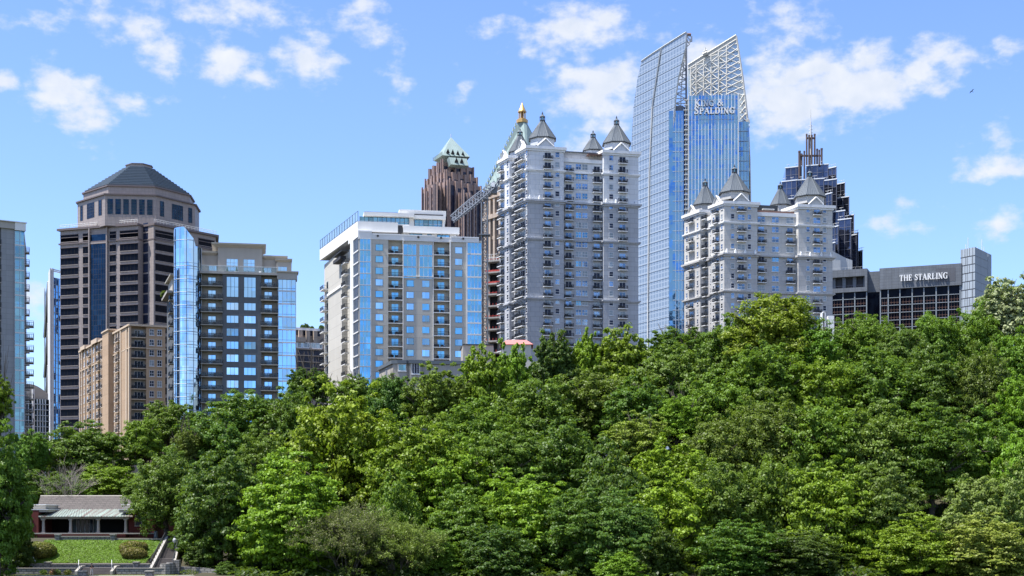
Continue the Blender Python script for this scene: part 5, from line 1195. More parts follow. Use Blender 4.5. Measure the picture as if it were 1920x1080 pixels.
# ------------------------------------------------------------------ bathhouse on its terrace
def bathhouse():
    Y0 = 225; root = (X(158, 232), 226, -2.4); b = Bld('bathhouse', 'red brick lakeside bathhouse with a shingle hip roof and pale columned porch', root)
    x = lambda p, Y=Y0: X(p, Y); zf = Z(999.6, 226)
    m = MB(); m.box(x(40), x(74), 224.5, 238, -2.4, Z(957, 226), 'brick'); m.box(x(238), x(288), 226, 240, -2.4, Z(961, 227), 'brick'); m.box(x(74), x(238), 231.5, 239, -2.4, Z(957, 232), 'black')
    m.box(x(74) + .003, x(238) - .003, 224.2, 231.5, -2.4, zf, 'brick'); b.part('wall', m)
    m = MB()
    for p0, p1, y0 in ((36, 76, 224.3), (237, 289, 225.7), (60, 290, 223.9)): m.box(x(p0), x(p1), y0, y0 + .5 if p0 != 60 else 224.15, zf - .12 - (.01 if p0 == 60 else 0), zf + .05, 'cap')
    b.part('stone_band', m)
    # back wall of the porch: dark openings, blue-grey doors
    m = MB(); m.cut(); m.box(x(84, 231), x(131, 231), 231.3, 231.45, zf, zf + 2.3, 'black'); m.cut(); m.box(x(187, 231), x(234, 231), 231.3, 231.45, zf, zf + 2.3, 'black'); b.part('opening', m)
    m = MB(); m.box(x(136, 231), x(182, 231), 231.25, 231.4, zf, zf + 2.6, 'door')
    for p in (144, 152, 160, 168): m.box(x(p, 231), x(p + 5, 231), 231.1, 231.24, zf + .2, zf + 2.1, 'glassn')
    dd = b.part('door', m); m = MB()
    for p in (143, 150.5, 158.5, 166.5, 174): m.box(x(p, 231), x(p, 231) + .1, 231.0, 231.09, zf, zf + 2.3, 'frame')
    m.build('door_frame', dd)
    for p in (81.5, 132.6, 184.6, 235.9):
        m = MB(); c = (x(p), 225.0); zt = Z(973, 225); m.frustum(c, .26, .21, zf + .2, zt - .2, 'cap', 14); m.box(c[0] - .33, c[0] + .33, 224.67, 225.33, zf, zf + .2, 'cap'); m.box(c[0] - .3, c[0] + .3, 224.7, 225.3, zt - .2, zt, 'cap'); b.part('column', m)
    m = MB(); zt = Z(973, 225); m.box(x(76), x(242), 224.75, 225.25, zt, zt + .42, 'cap'); m.box(x(76), x(76) + .5, 225.25, 231.5, zt, zt + .42, 'cap'); m.box(x(242) - .5, x(242), 225.25, 231.5, zt, zt + .42, 'cap'); m.box(x(77), x(241), 225.3, 231.4, zt + .3, zt + .36, 'cap'); b.part('beam', m)
    m = MB(); ze, zr = Z(968.3, 224.2), Z(955, 231); A = [(x(72, 224.2), 224.2, ze), (x(249, 224.2), 224.2, ze), (x(222, 231), 231, zr), (x(95, 231), 231, zr)]
    m.add(A + [(p[0], p[1], p[2] - .12) for p in A], [(0, 1, 2, 3), (7, 6, 5, 4), (0, 4, 5, 1), (1, 5, 6, 2), (2, 6, 7, 3), (3, 7, 4, 0)], 'patina')
    for i in range(34):
        t = i / 33; m.tube((A[0][0] + (A[1][0] - A[0][0]) * t, 224.2, ze + .04), (A[3][0] + (A[2][0] - A[3][0]) * t, 231, zr + .04), .05, 'patina', n=4)
    B2 = [(x(72, 224.2), 224.2, ze), (x(95, 231), 231, zr), (x(76, 231), 231, ze)]; m.add(B2, [(0, 2, 1)], 'patina'); B3 = [(x(249, 224.2), 224.2, ze), (x(245, 231), 231, ze), (x(222, 231), 231, zr)]; m.add(B3, [(0, 2, 1)], 'patina'); b.part('porch_roof', m)
    m = MB(); zr2, ze2 = Z(930, 239), Z(955, 231.6)
    E_ = [(x(68, 231), 231.2, ze2 - .1), (x(262, 231), 231.2, ze2 - .1), (x(262, 240), 247, ze2 - .1), (x(66, 240), 247, ze2 - .1)]; Rr = [(x(76, 239), 239, zr2), (x(231, 239), 239, zr2)]
    m.add(E_ + Rr, [(0, 1, 5, 4), (1, 2, 5), (2, 3, 4, 5), (3, 0, 4), (3, 2, 1, 0)], 'shingle'); m.tube(Rr[0], Rr[1], .12, 'cap', n=4); b.part('roof', m)
    for p0, p1, y0, y1, Y in ((60, 83, 947, 954, 226), (226, 262, 947, 954, 226.5), (56, 90, 956, 960, 225), (223, 262, 956, 961, 225.5)):
        m = MB(); m.box(x(p0), x(p1), Y - .4, Y + 6, Z(y1, Y), Z(y0, Y), 'cap'); m.box(x(p0) - .15, x(p1) + .15, Y - .55, Y + 6.15, Z(y0, Y), Z(y0, Y) + .1, 'trim'); b.part('parapet', m)
    for p, Y in ((54.5, 224.4), (257, 225.9)):
        m = MB(); m.box(x(p) - .5, x(p) + .5, Y - .08, Y + .1, Z(985, Y), Z(967, Y), 'inside')
        for k in (-.55, .47): m.box(x(p) + k, x(p) + k + .08, Y - .14, Y, Z(985.5, Y), Z(967, Y), 'cap')
        m.box(x(p) - .6, x(p) + .6, Y - .2, Y, Z(985.5, Y) - .12, Z(985.5, Y), 'cap'); m.box(x(p) - .55, x(p) + .55, Y - .14, Y, Z(967, Y), Z(966, Y), 'cap'); b.part('window', m)
    b.done()
M['door'] = plain('blue_grey_door', (.12, .16, .18), .6)
def patina():
    m = wall_mat('streaked_copper_roof', (.27, .32, .27), rough=.6, var=.2, streak=.1)
    nt = m.node_tree; b = nt.nodes['Principled BSDF']; geo = N(nt, 'ShaderNodeNewGeometry'); mp = N(nt, 'ShaderNodeMapping'); mp.inputs['Scale'].default_value = (1.6, .08, .08)
    nt.links.new(geo.outputs['Position'], mp.inputs['Vector']); n = N(nt, 'ShaderNodeTexNoise', i_Scale=1.2, i_Detail=5.0); nt.links.new(mp.outputs[0], n.inputs['Vector'])
    r = math_node(nt, 'MULTIPLY_ADD', n.outputs[0], 5, -2.2, clamp=True); src = b.inputs['Base Color'].links[0].from_socket
    nt.links.new(mixc(nt, r, src, (.16, .12, .10)), b.inputs['Base Color']); return m
M['patina'] = patina()
bathhouse()

# ------------------------------------------------------------------ terrace walls, steps, dock furniture
def solo(name, mb, label, cat, group=None, kind=None):
    o = mb.build(name); 
    # give the mesh its own base point
    vs = np.array([v.co for v in o.data.vertices]); c = vs.mean(0); c[2] = vs[:, 2].min(); o.data.transform(__import__('mathutils').Matrix.Translation(Vector((-c[0], -c[1], -c[2])))); o.location = Vector(c)
    return tag(o, label, cat, group, kind)
def lakeside():
    x = lambda p, Y: X(p, Y)
    t = thing('terrace_wall', 'mossy stone wall with two square piers along the top of the lawn', 'wall', (x(155, 218), 218, -3)); m = MB(); m.box(x(108, 218), x(212, 218), 218, 218.5, -3.1, Z(1006.5, 218), 'stone'); m.build('wall', t)
    m = MB(); m.box(x(109, 218), x(211, 218), 217.9, 218.6, Z(1006.5, 218), Z(1005, 218), 'cap'); m.build('coping', t)
    for p in (108, 212): m = MB(); m.box(x(p - 4.5, 218), x(p + 4.5, 218), 217.7, 218.7, -3.2, Z(1003, 218), 'stone'); m.box(x(p - 5.2, 218), x(p + 5.2, 218), 217.6, 218.8, Z(1003, 218), Z(1001.3, 218), 'cap'); m.build('pier', t)
    t = thing('retaining_wall', 'low stone edging wall between the second pier and the stairs', 'wall', (x(260, 218), 218, -3)); m = MB(); m.box(x(217, 218), x(306, 218), 218, 218.6, -3.1, Z(1011.5, 218), 'stone'); m.build('wall', t); m = MB(); m.box(x(217, 218), x(306, 218), 217.9, 218.9, Z(1011.5, 218), Z(1010, 218), 'cap'); m.build('coping', t)
    t = thing('retaining_wall', 'long grey stone wall at the foot of the lawn with two square piers', 'wall', (x(170, 206.7), 206.7, -7.5)); m = MB(); Yw = 206.6
    m.box(x(55, Yw), x(283, Yw), Yw, Yw + .6, -7.6, Z(1058, Yw), 'stone'); m.build('wall', t); m = MB(); m.box(x(55, Yw), x(283, Yw), Yw - .1, Yw + .7, Z(1058, Yw), Z(1056.7, Yw), 'cap'); m.build('coping', t)
    for p in (89, 255): m = MB(); m.box(x(p - 5, Yw), x(p + 5, Yw), Yw - .25, Yw + .75, -7.6, Z(1055, Yw), 'stone'); m.box(x(p - 5.6, Yw), x(p + 5.6, Yw), Yw - .35, Yw + .85, Z(1055, Yw), Z(1053.2, Yw), 'cap'); m.build('pier', t)
    Yl = 203.2
    for p0, p1, lab, e in ((30, 141, 'low stone bed wall left of the short steps', 1), (218, 308, 'low stone bed wall right of the short steps', 0)):
        t = thing('planter_wall', lab, 'wall', (x((p0 + p1) / 2, Yl), Yl, -7.5)); m = MB(); m.box(x(p0, Yl), x(p1, Yl), Yl, Yl + .4, -7.6, Z(1066, Yl), 'stone'); m.box(x(p0, Yl), x(p1, Yl), Yl + .4, 206.3, -7.6, Z(1066, Yl) - .1, 'soil'); m.build('wall', t); m = MB(); m.box(x(p0, Yl), x(p1, Yl), Yl - .06, Yl + .5, Z(1066, Yl), Z(1064.9, Yl), 'cap'); m.build('coping', t)
    t = thing('short_steps', 'five broad shallow stone steps between white cheek walls at the lakeside', 'steps', (x(180, 203), 203, -7.5))
    m = MB()
    for i in range(5): z0 = -7.5; m.box(x(148, Yl), x(209, Yl), 202.6 + i * .42, 206.4, -7.6, z0 + .2 * (i + 1), 'stepstone')
    m.build('step', t)
    for p in (145.5, 211.5): m = MB(); m.add([(x(p - 2.5, 203), yy, zz) for yy, zz in ((202.2, -7.6), (202.2, -6.9), (204.5, -6.2), (206.3, -6.2), (206.3, -7.6))] + [(x(p + 2.5, 203), yy, zz) for yy, zz in ((202.2, -7.6), (202.2, -6.9), (204.5, -6.2), (206.3, -6.2), (206.3, -7.6))], [(4, 3, 2, 1, 0), (5, 6, 7, 8, 9), (0, 1, 6, 5), (1, 2, 7, 6), (2, 3, 8, 7), (3, 4, 9, 8)], 'cap'); m.build('cheek_wall', t)
    for p in (147.5, 209.5): m = MB(); m.tube((x(p, 203), 203, -7.3), (x(p, 203), 203, -6.0), .05, 'steel'); m.tube((x(p, 203), 203, -6.0), (x(p, 206), 206.0, -5.4), .05, 'steel'); m.build('handrail', t)
    # long stair up to the terrace on the right
    t = thing('long_staircase', 'long concrete staircase with white cheek wall climbing right of the lawn', 'stairs', (x(300, 207), 207, -7.5)); m = MB(); n = 26
    for i in range(n):
        f = i / n; Y = 204.5 + 13.5 * f + (1.2 if i > 11 else 0); cx = 303 + 21 * f; hw = 20 - 8 * f
        hh = -7.4 + 4.55 * (i + 1) / n; m.box(x(cx - hw, Y), x(cx + hw, Y), Y, Y + .75 + (1.2 if i == 11 else 0), hh - 1.0, hh, 'stepstone')
    m.build('step', t)
    for s in (-1, 1):
        m = MB(); P0, P1 = (x(303 + s * 21, 204.5), 204.3, -7.2), (x(324 + s * 12.5, 219), 219.5, -2.6)
        w = .2; vs = []
        for p in (P0, P1):
            for dx, dz in ((-w, -1.2), (w, -1.2), (w, .55), (-w, .55)): vs.append((p[0] + dx, p[1], p[2] + dz))
        m.add(vs, [(0, 1, 5, 4), (1, 2, 6, 5), (2, 3, 7, 6), (3, 0, 4, 7), (3, 2, 1, 0), (4, 5, 6, 7)], 'slab'); m.build('cheek_wall', t)
        m = MB(); m.tube((P0[0], P0[1], P0[2] + 1.6), (P1[0], P1[1], P1[2] + 1.6), .06, 'railing')
        for i in range(12): f = i / 11; p = [P0[k] + (P1[k] - P0[k]) * f for k in range(3)]; m.tube((p[0], p[1], p[2] + .7), (p[0], p[1], p[2] + 1.6), .035, 'railing', n=4)
        m.build('handrail', t)
    t = thing('stone_pier', 'rough round-topped stone pier at the foot of the long staircase', 'pier', (x(312, 204), 204, -7.5)); m = MB(); m.frustum((x(311, 204), 204), 1.0, .8, -7.6, -5.9, 'stone', 9); m.frustum((x(320, 204.5), 204.5), .75, .6, -7.6, -5.7, 'stone', 8); m.build('pier_block', t); m = MB(); m.box(x(325, 205), x(336, 205), 205, 206, -7.6, -5.4, 'stone'); m.build('end_block', t)
    m = MB(); q = [(336, 206, 1062), (360, 206, 1063), (385, 205, 1065), (406, 204, 1068)]
    for (p0, a0, y0), (p1, a1, y1) in zip(q, q[1:]): m.prism([(x(p0, a0), a0), (x(p1, a1), a1), (x(p1, a1), a1 + .5), (x(p0, a0), a0 + .5)], -7.6, [Z(y0, a0), Z(y1, a1), Z(y1, a1), Z(y0, a0)], 'stone')
    solo('garden_wall', m, 'low curving stone wall running right from the staircase under the trees', 'wall')
    m = MB(); m.prism([(x(30, 199), 198.4), (x(330, 199), 198.4), (x(410, 203), 203), (x(380, 204.5), 204.5), (x(330, 200), 200.2), (x(30, 199), 200.2)], -7.6, -7.43, 'cap'); tag(m.build('lakeside_path'), kind='structure')
    for p, lab in ((155.5, 'stone plinth block on the dock beside the standing person'), (280, 'stone plinth block on the dock below the long staircase')):
        t = thing('dock_plinth', lab, 'plinth', (x(p, 199), 199, -7.5), 'stone plinth blocks on the dock'); m = MB(); m.box(x(p - 7, 199), x(p + 7, 199), 198.6, 199.6, -7.9, Z(1072, 199), 'stone'); m.build('block', t); m = MB(); m.box(x(p - 8, 199), x(p + 8, 199), 198.5, 199.7, Z(1072, 199), Z(1070, 199), 'cap'); m.build('cap', t)
    # lamp post
    for p, Y, lab in ((327.5, 209, 'black lamp post with a round globe beside the long staircase'), (26, 214, 'lamp post with pale lantern in the shade at the left end of the lawn')):
        t = thing('street_lamp', lab, 'street lamp', (x(p, Y), Y, gz(x(p, Y), Y)), 'globe lamp posts by the stairs'); zb = gz(x(p, Y), Y); zt = Z(1018 if p > 100 else 1012, Y)
        m = MB(); c = (x(p, Y), Y); m.frustum(c, .16, .1, zb, zb + .6, 'railing', 8); m.frustum(c, .07, .06, zb + .6, zt, 'railing', 8); m.build('post', t); m = MB(); m.frustum(c, .15, .3, zt, zt + .25, 'globe', 10); m.frustum(c, .3, .3, zt + .25, zt + .5, 'globe', 10); m.frustum(c, .3, .12, zt + .5, zt + .75, 'globe', 10); m.build('globe', t); m = MB(); m.frustum(c, .16, .02, zt + .75, zt + 1.1, 'railing', 8); m.build('finial', t)
    m = MB(); m.box(x(288.5, 224), x(294.5, 224), 224, 224.6, -2.5, Z(996, 224), 'greysteel'); m.box(x(289.5, 224), x(293.5, 224), 223.94, 224, -2.2, Z(997.5, 224), 'frame2'); solo('utility_cabinet', m, 'grey utility cabinet at the right corner of the bathhouse', 'cabinet')
    m = MB(); 
    for s in (0, .25): m.tube((x(46, 214), 214 , -2.6 - s), (x(66, 206.5), 206.5, -5.6 - s), .07, 'steel')
    for i in range(7): f = i / 6; m.tube((x(46 + 20 * f, 214), 214 - 7.5 * f, -2.6 - 3.0 * f), (x(46 + 20 * f, 214), 214 - 7.5 * f, -3.8 - 3.0 * f), .04, 'steel', n=4)
    solo('stair_handrail', m, 'white sloping handrail of the shaded stair left of the lawn', 'handrail')
    m = MB()
    for i in range(20): f = i / 20; m.box(x(14, 205 + 9 * f), x(46 + 0 * f, 205 + 9 * f), 205 + 9 * f, 205.6 + 9 * f, -8, -7.3 + 4.4 * f, 'stepstone')
    solo('shaded_steps', m, 'dark stone steps in deep shade left of the lawn', 'steps')
    for p, c_, lab in ((99.5, (.35, .12, .10), 'small pink flowering plant in the bed by the short steps'), (81, (.09, .12, .03), 'small green shrub in the bed below the left hedge'), (107, (.10, .13, .05), 'pale green shrub in the bed right of the pink flowers'), (127, (.13, .11, .03), 'ochre green clump in the bed next to the left cheek wall'), (355, (.09, .11, .02), 'ragged olive weeds along the right end of the bed wall')):
        o = leafball((x(p, 202.8), 202.8), -7.1, .55 if p < 300 else 1.3, .45, 260, int(p), .09).build('garden_shrub'); o.color = (*c_, 1); tag(o, lab, 'plant')
M['soil'] = wall_mat('dark_soil', (.06, .045, .03), var=.3, streak=.1, scale=2)
M['stepstone'] = wall_mat('worn_shaded_step_stone', (.13, .115, .105), var=.2, streak=.2, scale=1)  # tone darkened to carry the shade over the stairs
M['twig'] = wall_mat('grey_brown_twig', (.10, .085, .065), var=.25, streak=.1, scale=2)
M['globe'] = plain('frosted_globe', (.42, .43, .42), .3)
lakeside()

# ------------------------------------------------------------------ hedges and lawn
def hedge(name, label, blobs, n, color, s=.13, seed=3):
    rs = np.random.RandomState(seed); V = []
    for (cx, cy, cz, rx, ry, rz), k in zip(blobs, n):
        d = rs.normal(size=(k, 3)); d /= np.linalg.norm(d, axis=1)[:, None]; rr = 1 - .12 * rs.rand(k) ** 2
        p = np.array([cx, cy, cz]) + d * np.array([rx, ry, rz]) * rr[:, None]
        nn = d / np.array([rx, ry, rz]); nn /= np.linalg.norm(nn, axis=1)[:, None]; nn = nn + .5 * rs.normal(size=(k, 3)); nn /= np.linalg.norm(nn, axis=1)[:, None]
        V.append((p, nn))
    P = np.concatenate([a for a, _ in V]); Nn = np.concatenate([a for _, a in V])
    o = quads(name, P, Nn, s, rs); o.color = (*color, 1)
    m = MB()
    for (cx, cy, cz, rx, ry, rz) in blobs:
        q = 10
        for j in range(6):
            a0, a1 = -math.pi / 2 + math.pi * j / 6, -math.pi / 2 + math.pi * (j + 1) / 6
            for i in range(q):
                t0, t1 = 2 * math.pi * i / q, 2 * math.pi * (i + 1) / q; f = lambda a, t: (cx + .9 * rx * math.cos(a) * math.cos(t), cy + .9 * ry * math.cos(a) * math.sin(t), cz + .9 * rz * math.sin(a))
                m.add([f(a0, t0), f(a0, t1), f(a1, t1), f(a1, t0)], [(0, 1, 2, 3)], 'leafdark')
    root = thing(name, label, 'hedge', (blobs[0][0], blobs[0][1], gz(blobs[0][0], blobs[0][1])))
    o.name = 'foliage'; o.parent = root; o.location = -root.location; m.build('inner_shell', root)  # closed dark shell just under the leaves
def quads(name, P, Nn, s, rs, mat='leaf', asp=.6):
    k = len(P); t = np.cross(Nn, rs.normal(size=(k, 3))); t /= np.linalg.norm(t, axis=1)[:, None]; b = np.cross(Nn, t)
    sz = (s * (.6 + .8 * rs.rand(k)))[:, None]; fold = Nn * sz * .25
    V = np.stack([P - t * sz, P + b * sz * asp + fold, P + t * sz, P - b * sz * asp + fold], 1).reshape(-1, 3)
    me = bpy.data.meshes.new(name); me.vertices.add(4 * k); me.vertices.foreach_set('co', V.ravel().astype(np.float32)); me.loops.add(4 * k); me.loops.foreach_set('vertex_index', np.arange(4 * k, dtype=np.int32))
    me.polygons.add(k); me.polygons.foreach_set('loop_start', np.arange(0, 4 * k, 4, dtype=np.int32)); me.update(calc_edges=True); me.materials.append(M[mat])
    o = bpy.data.objects.new(name, me); COL.objects.link(o); return o
xx = lambda p, Y: X(p, Y)
hedge('clipped_hedge', 'round clipped olive hedge at the left end of the lawn', [(xx(78, 210), 210, -4.2, 2.15, 2.6, 1.35), (xx(69, 211.5), 211.5, -3.7, 1.3, 1.8, .9)], [5200, 1800], (.15, .13, .03))
hedge('clipped_hedge', 'clipped C-shaped reddish hedge on the right of the lawn with a notch', [(xx(252, 209.6), 209.6, -4.6, 1.9, 1.3, 1.0), (xx(249, 212.6), 212.6, -3.7, 2.0, 1.3, .95), (xx(238, 211.2), 211.2, -4.1, 1.0, 1.6, .9), (xx(266, 213), 213, -3.6, .9, .9, .7)], [3600, 3600, 1500, 800], (.17, .125, .035), seed=8)
def lawn():
    rs = np.random.RandomState(4); n = 26000; x0, x1 = X(56, 211), X(300, 211)
    x = x0 + (x1 - x0) * rs.rand(n); y = 207.2 + 10.9 * rs.rand(n); z = np.array([gz(a, b) for a, b in zip(x, y)])
    P = np.stack([x, y, z + .06], 1); Nn = rs.normal(size=(n, 3)) * .6 + np.array([0, -.75, .6]); Nn /= np.linalg.norm(Nn, axis=1)[:, None]
    o = quads('lawn_grass', P, Nn, .12, rs, 'leaf', .35); o.color = (.15, .27, .02, 1); tag(o, 'bright green sunlit grass on the sloping lawn', 'grass', kind='stuff')
    n = 6000; x = X(20, 201) + (X(330, 201) - X(20, 201)) * rs.rand(n); y = 200.3 + 2.6 * rs.rand(n); P = np.stack([x, y, np.full(n, -7.46)], 1); Nn = rs.normal(size=(n, 3)) * .6 + np.array([0, -.5, .8]); Nn /= np.linalg.norm(Nn, axis=1)[:, None]
    o = quads('verge_grass', P, Nn, .11, rs, 'leaf', .35); o.color = (.20, .20, .04, 1); tag(o, 'dry yellowish grass strip along the dock', 'grass', kind='stuff')
lawn()

# ------------------------------------------------------------------ people and bird
def skin_obj(name, verts, edges, radii, mat, parent, loc, root=0):
    me = bpy.data.meshes.new(name); me.from_pydata(verts, edges, []); me.materials.append(mat); o = bpy.data.objects.new(name, me); COL.objects.link(o); o.parent = parent
    sk = o.modifiers.new('Skin', 'SKIN'); sk.use_smooth_shade = True
    if not me.skin_vertices: pass
    for i, r in enumerate(radii):
        d = me.skin_vertices[0].data[i]; d.radius = r if hasattr(r, '__len__') else (r, r); d.use_root = (i == root); d.use_loose = False
    s = o.modifiers.new('Sub', 'SUBSURF'); s.levels = 1; s.render_levels = 1
    return o
def person(label, loc, face, top, legs, shoes, hair, bend=.0, cap=None):
    t = thing('person', label, 'person', loc); t.rotation_euler.z = face
    J = {'pel': (0, 0, .95), 'wa': (0, 0, 1.08), 'ch': (0, .01, 1.30), 'nk': (0, .01, 1.47), 'hd0': (0, -.01, 1.56), 'hd1': (0, -.02, 1.66), 'hd2': (0, -.01, 1.75)}
    R_ = {'pel': (.15, .11), 'wa': (.13, .09), 'ch': (.16, .10), 'nk': .055, 'hd0': (.065, .075), 'hd1': (.078, .095), 'hd2': (.05, .06)}
    Ed = [('pel', 'wa'), ('wa', 'ch'), ('ch', 'nk'), ('nk', 'hd0'), ('hd0', 'hd1'), ('hd1', 'hd2')]
    for s, k in ((-1, 'l'), (1, 'r')):
        J[k + 'sh'] = (s * .19, .0, 1.40); J[k + 'el'] = (s * .25, .02, 1.13); J[k + 'wr'] = (s * .16, -.18, 1.02); J[k + 'pa'] = (s * .13, -.25, 1.02)
        J[k + 'hp'] = (s * .09, 0, .88); J[k + 'kn'] = (s * .11, -.03 - .05 * s, .50); J[k + 'an'] = (s * .12, .02 - .08 * s, .09); J[k + 'to'] = (s * .13, -.14 - .08 * s, .035)
        for q, r in (('sh', .06), ('el', .042), ('wr', .03), ('pa', .034), ('hp', .085), ('kn', .058), ('an', .04), ('to', .035)): R_[k + q] = r
        Ed += [('ch', k + 'sh'), (k + 'sh', k + 'el'), (k + 'el', k + 'wr'), (k + 'wr', k + 'pa'), ('pel', k + 'hp'), (k + 'hp', k + 'kn'), (k + 'kn', k + 'an'), (k + 'an', k + 'to')]
        for f in range(5):
            n0, n1 = k + 'f%d' % f, k + 'g%d' % f; off = (f - 2) * .017; l = (.045, .075, .085, .078, .06)[f]
            if f == 0: J[n0] = (s * .13 - s * .035, -.25, 1.035); J[n1] = (s * .13 - s * .055, -.29, 1.03)
            else: J[n0] = (s * .13 + off * .2, -.28 - l * .4, 1.02 + off); J[n1] = (s * .13 - s * .015, -.27 - l, .995 + off)
            R_[n0] = .009; R_[n1] = .008; Ed += [(k + 'pa', n0), (n0, n1)]
    ks = list(J); ix = {k: i for i, k in enumerate(ks)}
    skin_obj('body', [J[k] for k in ks], [(ix[a], ix[b]) for a, b in Ed], [R_[k] for k in ks], M['skin'], t, loc)
    def cloth(name, keys, edges, grow, mat):
        ii = {k: i for i, k in enumerate(keys)}
        rr = [tuple(v + grow for v in (R_[k] if hasattr(R_[k], '__len__') else (R_[k], R_[k]))) for k in keys]; skin_obj(name, [J[k] for k in keys], [(ii[a], ii[b]) for a, b in edges], rr, mat, t, loc)
    cloth('shirt', ['wa', 'ch', 'nk', 'lsh', 'lel', 'rsh', 'rel'], [('wa', 'ch'), ('ch', 'nk'), ('ch', 'lsh'), ('lsh', 'lel'), ('ch', 'rsh'), ('rsh', 'rel')], .022, top)
    cloth('trousers', ['pel', 'wa', 'lhp', 'lkn', 'lan', 'rhp', 'rkn', 'ran'], [('pel', 'wa'), ('pel', 'lhp'), ('lhp', 'lkn'), ('lkn', 'lan'), ('pel', 'rhp'), ('rhp', 'rkn'), ('rkn', 'ran')], .018, legs)
    cloth('shoes', ['lan', 'lto'], [('lan', 'lto')], .015, shoes); cloth('shoes', ['ran', 'rto'], [('ran', 'rto')], .015, shoes)
    m = MB()
    for k in range(5):
        a0, a1 = k / 5 * 1.5, (k + 1) / 5 * 1.5; m.frustum((0, .005), .10 * math.cos(a0), .10 * math.cos(a1) + .001, 1.67 + .12 * math.sin(a0), 1.67 + .12 * math.sin(a1), hair, 12, cap=False)
    me = m.mesh('hair'); o = bpy.data.objects.new('hair', me); COL.objects.link(o); o.parent = t
    if cap:
        m = MB(); m.frustum((0, -.01), .112, .10, 1.70, 1.76, cap, 12); m.frustum((0, -.01), .10, .04, 1.76, 1.80, cap, 12); m.box(-.07, .07, -.20, -.08, 1.70, 1.715, cap); o = bpy.data.objects.new('cap', m.mesh('cap')); COL.objects.link(o); o.parent = t
    m = MB()
    for s in (-.03, .03): m.frustum((s, -.103), .01, .008, 1.665, 1.68, 'black', 6)
    m.box(-.012, .012, -.125, -.10, 1.63, 1.66, M['skin']); m.box(-.025, .025, -.108, -.10, 1.60, 1.607, M['lip']); o = bpy.data.objects.new('face_features', m.mesh('face')); COL.objects.link(o); o.parent = t
M['skin'] = plain('skin', (.35, .19, .12), .5); M['lip'] = plain('lips', (.3, .1, .08), .5); M['blacktop'] = plain('black_cloth', (.012, .012, .014), .8); M['palecloth'] = plain('pale_grey_cloth', (.45, .43, .40), .8)
M['bluecloth'] = plain('pale_blue_cloth', (.42, .50, .66), .8); M['navycloth'] = plain('navy_cloth', (.03, .035, .06), .8); M['hair'] = plain('dark_hair', (.02, .015, .01), .6)
person('person in black top, black cap and pale trousers standing on the dock', (X(172, 198.9), 198.9, -7.43), R(35), M['blacktop'], M['palecloth'], 'blacktop' and M['blacktop'], M['hair'], cap=M['blacktop'])
person('person in pale blue shirt and dark trousers in the shade at the lower left corner', (X(17, 200), 200.2, gz(X(17, 200), 200.2)), R(-30), M['bluecloth'], M['navycloth'], M['palecloth'], M['hair'])
def bird():
    Y = 230; c = Vector((X(1822, Y), Y, Z(171.5, Y))); t = thing('bird', 'small dark bird gliding alone in the blue sky at upper right', 'bird', c)
    m = MB(); prev = None
    prof = [(-.24, .01), (-.16, .035), (-.05, .05), (.06, .05), (.13, .03), (.17, .032), (.20, .022), (.24, .004)]
    V = []; n = 8
    for x, r in prof:
        for i in range(n): a = 2 * math.pi * i / n; V.append((x, r * math.cos(a) * .9, r * math.sin(a)))
    Fc = [(j * n + i, j * n + (i + 1) % n, (j + 1) * n + (i + 1) % n, (j + 1) * n + i) for j in range(len(prof) - 1) for i in range(n)]
    k = len(V)
    m.add(V, Fc, 'birddark')
    for s in (-1, 1):
        P = [(.07, 0, .03), (-.07, 0, .03), (.10, s * .2, .14), (-.07, s * .2, .12), (.06, s * .42, .14), (-.06, s * .42, .12), (-.06, s * .62, .05)]
        m.add(P + [(x, y, z - .012) for x, y, z in P], [(0, 1, 3, 2), (2, 3, 5, 4), (4, 5, 6), (7, 9, 10, 8), (9, 11, 12, 10), (11, 13, 12), (0, 2, 9, 7), (2, 4, 11, 9), (4, 6, 13, 11), (1, 8, 10, 3), (3, 10, 12, 5), (5, 12, 13, 6)], 'birddark')
    m.add([(-.2, 0, .01), (-.36, .07, .01), (-.36, -.07, .01), (-.2, 0, -.005), (-.36, .07, 0), (-.36, -.07, 0)], [(0, 1, 2), (5, 4, 3), (1, 4, 5, 2), (0, 3, 4, 1), (2, 5, 3, 0)], 'birddark')
    o = bpy.data.objects.new('body', m.mesh('bird')); COL.objects.link(o); o.parent = t; t.rotation_euler = (R(25), R(-15), R(200)); t.scale = (.9, .9, .9)
M['birddark'] = plain('dark_feathers', (.02, .02, .022), .7)
bird()

